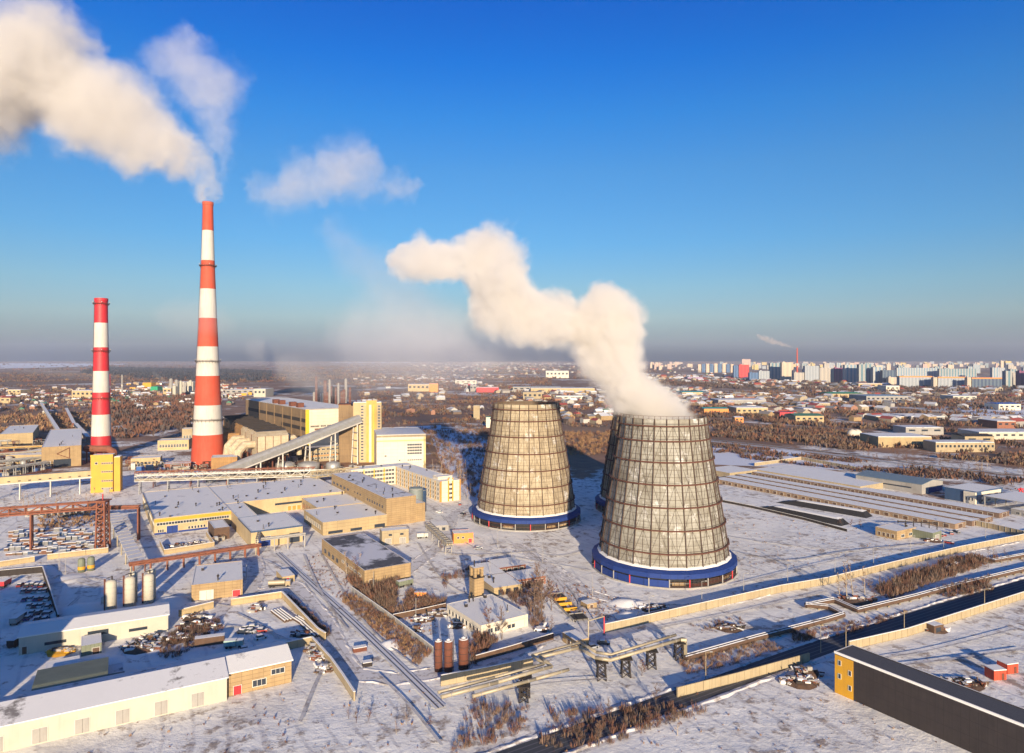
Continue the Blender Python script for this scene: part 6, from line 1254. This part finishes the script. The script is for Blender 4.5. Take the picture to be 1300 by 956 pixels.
# ================================================================ the distant city
def apt(name, c1, c2, period, win=.5, hor=None):
    m = bpy.data.materials.new(name); t, N, L = nt(m); b = N['Principled BSDF']; b.inputs['Roughness'].default_value = .8; tc = N.new('ShaderNodeTexCoord').outputs['Object']; s = N.new('ShaderNodeSeparateXYZ'); L.new(tc, s.inputs[0])
    x = mth(N, L, 'ADD', s.outputs[0], s.outputs[1]); st = mth(N, L, 'LESS_THAN', mth(N, L, 'FRACT', mth(N, L, 'DIVIDE', x, period)), .5); c = mixc(N, L, st, c1, c2)
    wu = mth(N, L, 'LESS_THAN', mth(N, L, 'FRACT', mth(N, L, 'DIVIDE', x, 3.6)), .5); wv = mth(N, L, 'LESS_THAN', mth(N, L, 'FRACT', mth(N, L, 'DIVIDE', s.outputs[2], 3.0)), .52)
    c = mixc(N, L, mth(N, L, 'MULTIPLY', mth(N, L, 'MULTIPLY', wu, wv), win), c, (.05,.06,.08)); L.new(c, b.inputs['Base Color']); return m
AP = dict(red=apt('apt_red',(.55,.05,.05),(.48,.07,.06),18), blue=apt('apt_blue',(.06,.12,.24),(.10,.18,.32),14), pale=apt('apt_pale',(.48,.43,.36),(.38,.35,.31),16), grey=apt('apt_grey',(.30,.33,.36),(.40,.42,.44),12), teal=apt('apt_teal',(.12,.22,.27),(.38,.38,.35),16), cream=apt('apt_cream',(.62,.50,.36),(.52,.42,.32),20), pink=apt('apt_pink',(.50,.34,.28),(.58,.42,.34),24), plum=apt('apt_plum',(.18,.06,.13),(.26,.08,.16),14), navy=apt('apt_navy',(.05,.08,.14),(.12,.16,.2),12), lightblue=apt('apt_lightblue',(.20,.30,.38),(.44,.44,.42),15), yellow=apt('apt_yellow',(.62,.46,.14),(.5,.4,.2),18))
def tower(x0, x1, yt, yb, c, label, dep=18, group=None, top=None, th=0.0):
    z = F*H/(yb-HY); h = H+(HY-yt)*z/F; xa, xb = (x0-CX)*z/F, (x1-CX)*z/F; W_ = xb-xa; b = MB().box(0,W_,0,dep,0,h,AP[c],roofsnow)
    b.box(W_*.15,W_*.3,dep*.3,dep*.7,h+.01,h+3.5,AP[c],roofsnow)
    if top: b.box(-.3,W_+.3,-.3,dep+.3,h-2.5,h+1.5,top,roofsnow)
    o = b.build('apartment_block', None, (xa,z,0), th); return tag(o, label, 'apartment block', group)
for a in [(938,951,463,481,'red','tall bright red apartment block of the far city'),(931.5,937.5,464,481,'blue','dark blue block left of the bright red one'),(942,953,456,466,'pink','salmon block standing behind the bright red one'),(951.5,963,473,485,'blue','blue block right of the bright red one'),(963.5,977,471,485,'grey','grey block second right of the bright red one'),(977.5,992,461,484,'teal','teal and white striped block'),(992.5,1007,460,485,'cream','tall cream blocks above the teal striped one'),
    (1008,1021,473,486,'pale','pale block left of the wide striped one'),(1022,1040,464.5,486,'grey','wide grey striped block'),(1040.5,1058.5,467,486,'pale','white striped block left of the plum one'),(1059,1072,467,486,'plum','dark plum apartment block'),(1072.5,1090,463,487,'lightblue','light blue striped block right of the plum one'),(1090.5,1108,462.5,488,'teal','teal striped block second right of the plum one'),(1108.5,1120,466,488.5,'lightblue','blue green striped block'),(1120.5,1137,470,489,'navy','dark navy block in front of the striped ones'),
    (1128,1141,479,489.5,'cream','low cream block beside the navy one'),(1142,1184,478,492,'grey','long grey slab with orange crown, left of two'),(1185,1190,479,493,'cream','cream corner block of the long grey slab'),(1138.5,1192,467,478,'lightblue','pale blue striped row behind the long slab'),(1191,1227,479,493,'grey','long grey slab with orange crown, right of two'),(1228,1233,479,494,'cream','cream corner block of the right slab'),(1192.5,1240,468,478.5,'teal','grey teal striped row behind the right slab'),(1234,1272,480,494,'navy','dark glazed slab with orange corner'),
    (1270.5,1276,458,471,'cream','tall cream tower above the slabs'),(1276.5,1284,458.5,472,'yellow','tall yellow tower above the slabs'),(1277,1285,471,492,'teal','green teal block at the right of the slabs'),(1285.5,1293,473,491,'pale','white block near the right edge'),(1294,1306,471,492,'plum','dark plum block at the right edge'),(1308,1330,470,493,'grey','grey block at the right edge')]:
    tower(*a, top=orange if 'orange' in a[5] else None, dep=14 if 'corner' in a[5] else 18)
for i in range(9):
    tower(886+i*5.2, 890.2+i*5.2, 462+rnd.uniform(-.6,.6), 473, ['cream','blue'][i%2], 'low %s block left of the red one, number %s in its row' % (['cream','blue'][i%2], ['one','two','three','four','five','six','seven','eight','nine'][i]), 12)
cs = ['pink','cream','pale','grey','pink','cream','teal','yellow']
for i in range(215):
    x = rnd.uniform(822,1400); y = rnd.uniform(461.5,470); w_ = rnd.uniform(2.2,7); c = rnd.choice(cs); z = F*H/(y-HY); yt = y-rnd.uniform(22,62)*F/z
    if x < 870: c = rnd.choice(['pink','cream'])
    tower(x, x+w_, yt, y, c, 'distant %s apartment block in the hazy rows at the back of the city' % c, 20, 'far rows of the city')
for i in range(22):
    x = rnd.uniform(1000,1300); y = rnd.uniform(472,480); c = rnd.choice(['pale','teal','grey','cream','lightblue']); tower(x, x+rnd.uniform(5,9), y-rnd.uniform(10,14), y, c, 'mid city %s block between the front slabs and the hazy rows' % c, 18, 'middle rows of the city')
z = 4200; q = empty('chimney', 'thin distant chimney above the city with an orange plume', 'chimney', ((1012-CX)*z/F, z, 0)); MB().lathe([(6,0),(3.5,170)], 12, ored).build('shaft', q); MB().lathe([(6.2,60),(5.4,75)], 12, chwhite, cap=False).build('band', q)
for i, (px_, z, hh) in enumerate([(139,1750,60),(155,1900,55)]): q = empty('chimney', ['nearer','farther'][i]+' thin village boiler chimney right of the red chimney', 'chimney', ((px_-CX)*z/F, z, 0)); MB().lathe([(2.4,0),(1.6,hh)], 10, [red, grey][i]).build('shaft', q); MB().lathe([(2.1,hh*.4),(1.9,hh*.6)], 10, chwhite, cap=False).build('band', q)
HAZE = 3.5e-5
# ---------------------------------------------------------------- steam and smoke
def plume(name, label, cat, px0, z0, ang, pts, dens, soft, amp, nsc, depth=1.0, col=(.965,.94,.905), step=1.0, thin=None, kind=None, seedo=0.0, carve=0.0, aniso=0.0, bil=0.0):
    """a drifting plume: pts = (u, v_high, v_low) in photo pixels at distance z0, u along the drift axis"""
    s = z0/F; x0, y0 = px0
    ox = (x0-CX)*s; oz = H+(HY-y0)*s
    pts = [(u*s, hi*s, lo*s) for u, hi, lo in pts]
    U0, U1 = pts[0][0], pts[-1][0]
    us = [p[0] for p in pts]; cs = [(p[1]+p[2])/2 for p in pts]; rs = [(p[1]-p[2])/2 for p in pts]
    VM = max(abs(c) for c in cs)+1; RM = max(rs)
    m = bpy.data.materials.new(name+'_vapour'); t, N, L = nt(m); N.remove(N['Principled BSDF'])
    pv = N.new('ShaderNodeVolumePrincipled'); L.new(pv.outputs[0], N['Material Output'].inputs['Volume'])
    pv.inputs['Color'].default_value = (*col, 1); pv.inputs['Anisotropy'].default_value = aniso
    tc = N.new('ShaderNodeTexCoord').outputs['Object']
    # billow warp
    def warp(co, sc, amp, det):
        n = N.new('ShaderNodeTexNoise'); n.inputs['Scale'].default_value = sc; n.inputs['Detail'].default_value = det; n.inputs['Roughness'].default_value = .55
        mp = N.new('ShaderNodeMapping'); mp.inputs['Location'].default_value = (seedo, seedo*.7, 0); L.new(co, mp.inputs[0]); L.new(mp.outputs[0], n.inputs['Vector'])
        a = N.new('ShaderNodeVectorMath'); a.operation = 'SUBTRACT'; L.new(n.outputs['Color'], a.inputs[0]); a.inputs[1].default_value = (.5,.5,.5)
        b = N.new('ShaderNodeVectorMath'); b.operation = 'MULTIPLY_ADD'; L.new(a.outputs[0], b.inputs[0]); b.inputs[1].default_value = (amp,)*3; L.new(co, b.inputs[2])
        return b.outputs[0]
    wp = warp(warp(tc, nsc*3.4, amp*RM*.55, 3), nsc, amp*RM*2.0, 4)
    sp = N.new('ShaderNodeSeparateXYZ'); L.new(wp, sp.inputs[0])
    tt = mth(N, L, 'DIVIDE', mth(N, L, 'SUBTRACT', sp.outputs[0], U0), U1-U0, clamp=True)
    def curve(vals, mx):
        fc = N.new('ShaderNodeFloatCurve'); c = fc.mapping.curves[0]; P = [((u-U0)/(U1-U0), .5+.5*v/mx) for u, v in zip(us, vals)]
        while len(c.points) < len(P): c.points.new(.5, .5)
        for q, p in zip(c.points, P): q.location = p; q.handle_type = 'AUTO'
        fc.mapping.update(); L.new(tt, fc.inputs[1]); return mth(N, L, 'MULTIPLY_ADD', fc.outputs[0], 2*mx, -mx)
    cv = curve(cs, VM); rr = curve(rs, RM*1.01)
    dv = mth(N, L, 'SUBTRACT', sp.outputs[2], cv); dd = mth(N, L, 'DIVIDE', sp.outputs[1], depth)
    d = mth(N, L, 'SQRT', mth(N, L, 'ADD', mth(N, L, 'MULTIPLY', dv, dv), mth(N, L, 'MULTIPLY', dd, dd)))
    # past the ends the distance grows along the axis
    over = mth(N, L, 'MAXIMUM', mth(N, L, 'SUBTRACT', U0, sp.outputs[0]), mth(N, L, 'SUBTRACT', sp.outputs[0], U1)); over = mth(N, L, 'MAXIMUM', over, 0.0)
    d = mth(N, L, 'ADD', d, over)
    q = mth(N, L, 'SUBTRACT', 1.0+.4*soft, mth(N, L, 'DIVIDE', d, mth(N, L, 'MAXIMUM', rr, .5)))
    if bil:
        for k_, a_ in ((1.7, bil), (4.2, bil*.45)):
            nn_ = noise(N, L, wp, nsc*k_, 2, .5); q = mth(N, L, 'ADD', q, mth(N, L, 'MULTIPLY_ADD', mth(N, L, 'ABSOLUTE', mth(N, L, 'MULTIPLY_ADD', nn_, 2, -1)), a_*3.2, -a_*.75))
    if carve:
        n2 = noise(N, L, tc, nsc*2.6, 4, .6); q = mth(N, L, 'SUBTRACT', q, mth(N, L, 'MULTIPLY', n2, carve)); q = mth(N, L, 'ADD', q, carve*.38)
    q = mth(N, L, 'DIVIDE', q, soft, clamp=True)
    q = mth(N, L, 'MULTIPLY', q, q)
    if thin:      # density along the axis
        f = ramp(N, L, tt, [(p, (v,v,v)) for p, v in thin]); q = mth(N, L, 'MULTIPLY', q, f)
    L.new(mth(N, L, 'MULTIPLY', q, dens), pv.inputs['Density'])
    try: m.cycles.volume_step_rate = step
    except Exception: pass
    # closed hull that holds the vapour
    n = 14; k = 26; prof = []; g = 1.0+amp*.85
    for i in range(k+1):
        u = U0+(U1-U0)*i/k; c = float(np.interp(u, us, cs)); r = float(np.interp(u, us, rs)); prof.append((u, c, r))
    prof = [(U0-prof[0][2]*.25-RM*amp*.5, prof[0][1], prof[0][2]*.6)]+prof+[(U1+prof[-1][2]*.5+RM*amp*.5, prof[-1][1], prof[-1][2]*.6)]
    b = MB(); vs = []
    for u, c, r in prof:
        r2 = r*(1+.4*soft)+RM*amp*.8+.5
        for j in range(n): a = 2*math.pi*j/n; vs.append((u, math.cos(a)*r2*depth, c+math.sin(a)*r2))
    e = len(prof); fs = [(i*n+j, (i+1)*n+j, (i+1)*n+(j+1)%n, i*n+(j+1)%n) for i in range(e-1) for j in range(n)]
    fs += [tuple(range(n)), tuple(range(e*n-1, (e-1)*n-1, -1))]
    b.add(vs, fs, m)
    o = b.build(name); bm = bmesh.new(); bm.from_mesh(o.data); bmesh.ops.recalc_face_normals(bm, faces=bm.faces); bm.to_mesh(o.data); bm.free(); o.rotation_euler = (0, -ang, 0) ; o.location = (ox, z0, oz)
    tag(o, label, cat, None, kind); return o
def axis(p, q): return math.atan2(p[1]-q[1], q[0]-p[0])
def uv_pts(p0, ang, hi, lo, n=12):
    """two outlines in photo pixels -> (u, hi, lo) samples along the axis"""
    c, s = math.cos(ang), math.sin(ang)
    def conv(P): 
        r = sorted(((x-p0[0])*c+(p0[1]-y)*s, -(x-p0[0])*s+(p0[1]-y)*c) for x, y in P); return [a for a,_ in r], [b for _,b in r]
    hu, hv = conv(hi); lu, lv = conv(lo)
    u0, u1 = max(hu[0], lu[0]), min(hu[-1], lu[-1])
    out = []
    for i in range(n+1):
        u = u0+(u1-u0)*i/n; a, b = float(np.interp(u, hu, hv)), float(np.interp(u, lu, lv)); out.append((u, max(a,b), min(a,b)))
    return out
# plume of the near cooling tower
p0 = (842, 538); an = axis(p0, (775, 366))
P = uv_pts(p0, an, [(790,545),(800,538),(775,525),(758,500),(735,474),(725,448),(722,432),(725,405),(740,372)],
                   [(893,545),(893,530),(868,507),(845,487),(824,470),(817,448),(820,409),(816,385),(800,368)], 14)
P1 = plume('steam_plume', 'thick white steam plume rising from the near cooling tower and drifting left', 'steam plume', p0, 320, an, P, .24, .34, .34, .045, 1.0, step=.8, bil=.16)
p0 = (800, 425); an = axis(p0, (493, 340))
P = uv_pts(p0, an, [(815,400),(784,372),(761,383),(742,387),(725,368),(703,368),(683,357),(674,325),(661,303),(625,285),(599,291),(580,306),(554,309),(532,299),(509,307),(493,325)],
                   [(815,440),(760,450),(719,448),(674,445),(630,436),(600,420),(596,400),(596,372),(577,361),(532,363),(512,363),(499,348),(494,335)], 20)
P2 = plume('drifting_steam', None, None, p0, 322, an, P, .18, .40, .38, .05, .9, step=.8, seedo=31, bil=.16)
P2.parent = P1; P2.matrix_parent_inverse = (Matrix.Translation(P1.location) @ P1.rotation_euler.to_matrix().to_4x4()).inverted()
p0 = (844, 540)
P4 = plume('mouth_steam', None, None, p0, 319, R(90), [(-10,50,-50),(6,50,-50),(20,52,-34),(34,54,-6),(44,52,20)], .12, .5, .22, .06, 1.0, step=1.0, seedo=91, bil=.15)
P4.parent = P1; P4.matrix_parent_inverse = (Matrix.Translation(P1.location) @ P1.rotation_euler.to_matrix().to_4x4()).inverted()
# its thinner grey trail lower down
p0 = (740, 455); an = axis(p0, (470, 420))
P3 = plume('steam_veil', 'thin grey veil of vapour trailing under the drifting steam plume', 'steam plume', p0, 350, an, [(0,22,-22),(60,38,-30),(140,62,-42),(220,80,-50),(290,70,-40)], .019, .9, .45, .03, .8, col=(.97,.95,.96), step=3, seedo=12)
# chimney smoke, thick stream to the upper left
p0 = (264, 256); an = axis(p0, (0, 95))
P = uv_pts(p0, an, [(270,262),(271,240),(268,215),(255,185),(238,152),(222,135),(200,112),(170,95),(145,85),(115,62),(100,30),(75,5),(30,-10),(-60,-60)],
                   [(259,262),(252,248),(238,232),(215,225),(185,215),(150,222),(120,205),(80,185),(60,165),(30,160),(10,185),(-60,190)], 20)
plume('smoke_plume', 'broad cream white smoke plume from the tall red and white chimney', 'smoke plume', p0, 626, an, P, .060, .55, .36, .022, .9, col=(.925,.90,.865), step=1.0, seedo=5, bil=.16)
# fainter column of the same chimney, rising straight up
p0 = (278, 240); an = axis(p0, (255, 62))
P = uv_pts(p0, an, [(262,250),(262,200),(240,150),(215,120),(182,92),(178,72),(205,55),(225,42)],
                   [(285,250),(292,200),(300,150),(318,110),(318,92),(300,75),(275,50),(250,40)], 16)
plume('smoke_wisp', 'pale translucent smoke wisp standing above the tall chimney', 'smoke plume', p0, 650, an, P, .022, .8, .55, .02, .6, col=(.98,.97,.97), step=1.2, seedo=77, bil=.22)
# puffs between the chimney and the towers
p0 = (520, 240); an = axis(p0, (315, 235))
P = uv_pts(p0, an, [(530,222),(512,212),(490,220),(478,200),(465,168),(440,160),(415,172),(395,190),(365,188),(345,215),(312,220)],
                   [(528,245),(505,260),(480,262),(450,255),(430,262),(400,262),(370,272),(345,278),(320,262),(312,240)], 18)
plume('steam_cloud', 'pinkish ragged steam cloud floating alone between chimney and towers', 'steam cloud', p0, 600, an, P, .026, .8, .6, .024, .6, col=(.97,.945,.93), step=1.2, seedo=51, bil=.2, carve=.25)
p0 = (600, 470); an = axis(p0, (425, 290))
P = uv_pts(p0, an, [(640,450),(560,380),(500,320),(460,295),(425,270)], [(560,500),(500,440),(450,370),(420,330),(405,290)], 10)
plume('steam_veil', 'faint grey vapour rising slantwise behind the plume of the near tower', 'steam plume', p0, 560, an, P, .014, 1.0, .55, .02, .7, col=(.92,.91,.93), step=3, seedo=8)
p0 = (490, 490); an = axis(p0, (180, 425))
plume('smoke_veil', 'thin grey smoke drifting low over the power house roof', 'smoke plume', p0, 900, an, [(0,15,-15),(30,30,-22),(70,42,-30),(105,40,-30),(130,26,-18)], .0070, 1.0, .5, .014, .8, col=(.90,.88,.88), step=3, seedo=19)

p0 = (300, 412); an = axis(p0, (215, 398))
plume('smoke_veil', 'thin dirty smoke veil across the middle of the tallest chimney', 'smoke plume', p0, 585, an, [(0,10,-10),(30,26,-22),(60,30,-26),(95,22,-16)], .012, 1.0, .4, .03, .5, col=(.93,.88,.85), step=2, seedo=23)
p0 = (440, 508); an = axis(p0, (325, 440))
plume('steam_wisp', 'low steam drifting off the back of the power house roof', 'steam plume', p0, 880, an, [(0,8,-8),(30,16,-13),(70,24,-18),(110,24,-20),(140,18,-14)], .010, .9, .5, .025, .7, step=2, seedo=61, bil=.2)
# smoke of the thin distant chimney and two small drifts over the village
p0 = (1011, 442); an = axis(p0, (962, 425))
plume('smoke_plume', 'small orange pink smoke plume of the thin distant chimney', 'smoke plume', p0, 4200, an, [(0,.8,-.8),(10,2.5,-1.5),(22,5,-2),(36,6,-2.5),(46,5.5,-2),(52,3,-1.5)], .03, .7, .75, .02, .8, col=(.99,.88,.80), step=1, seedo=3, bil=.3)
p0 = (222, 492); an = axis(p0, (196, 474))
plume('smoke_wisp', 'small white smoke drift over the grain works', 'smoke plume', p0, 1900, an, [(0,.8,-.8),(12,3,-2),(24,4,-3),(34,3,-3)], .012, .8, .3, .02, .7, step=2, seedo=9)
p0 = (150, 476); an = axis(p0, (30, 470))
plume('smoke_wisp', 'blue grey smoke layer lying over the fields at the left', 'smoke plume', p0, 2600, an, [(0,3,-1),(30,8,-3),(70,8,-4),(120,5,-5)], .0016, 1.0, .4, .006, 2.0, step=3, seedo=29)
# the cold thin air of the plain (name the haze)
hm = bpy.data.materials.new('thin_air'); t, N, L = nt(hm); N.remove(N['Principled BSDF']); pv = N.new('ShaderNodeVolumePrincipled'); L.new(pv.outputs[0], N['Material Output'].inputs['Volume'])
pv.inputs['Color'].default_value = (.72,.80,.98,1); pv.inputs['Density'].default_value = HAZE; pv.inputs['Anisotropy'].default_value = 0.0
hb = MB().box(-14000,14000,-700,16000,-1.5,470,hm).build('haze'); tag(hb, 'thin pale winter haze over the whole plain', None, None, 'stuff')
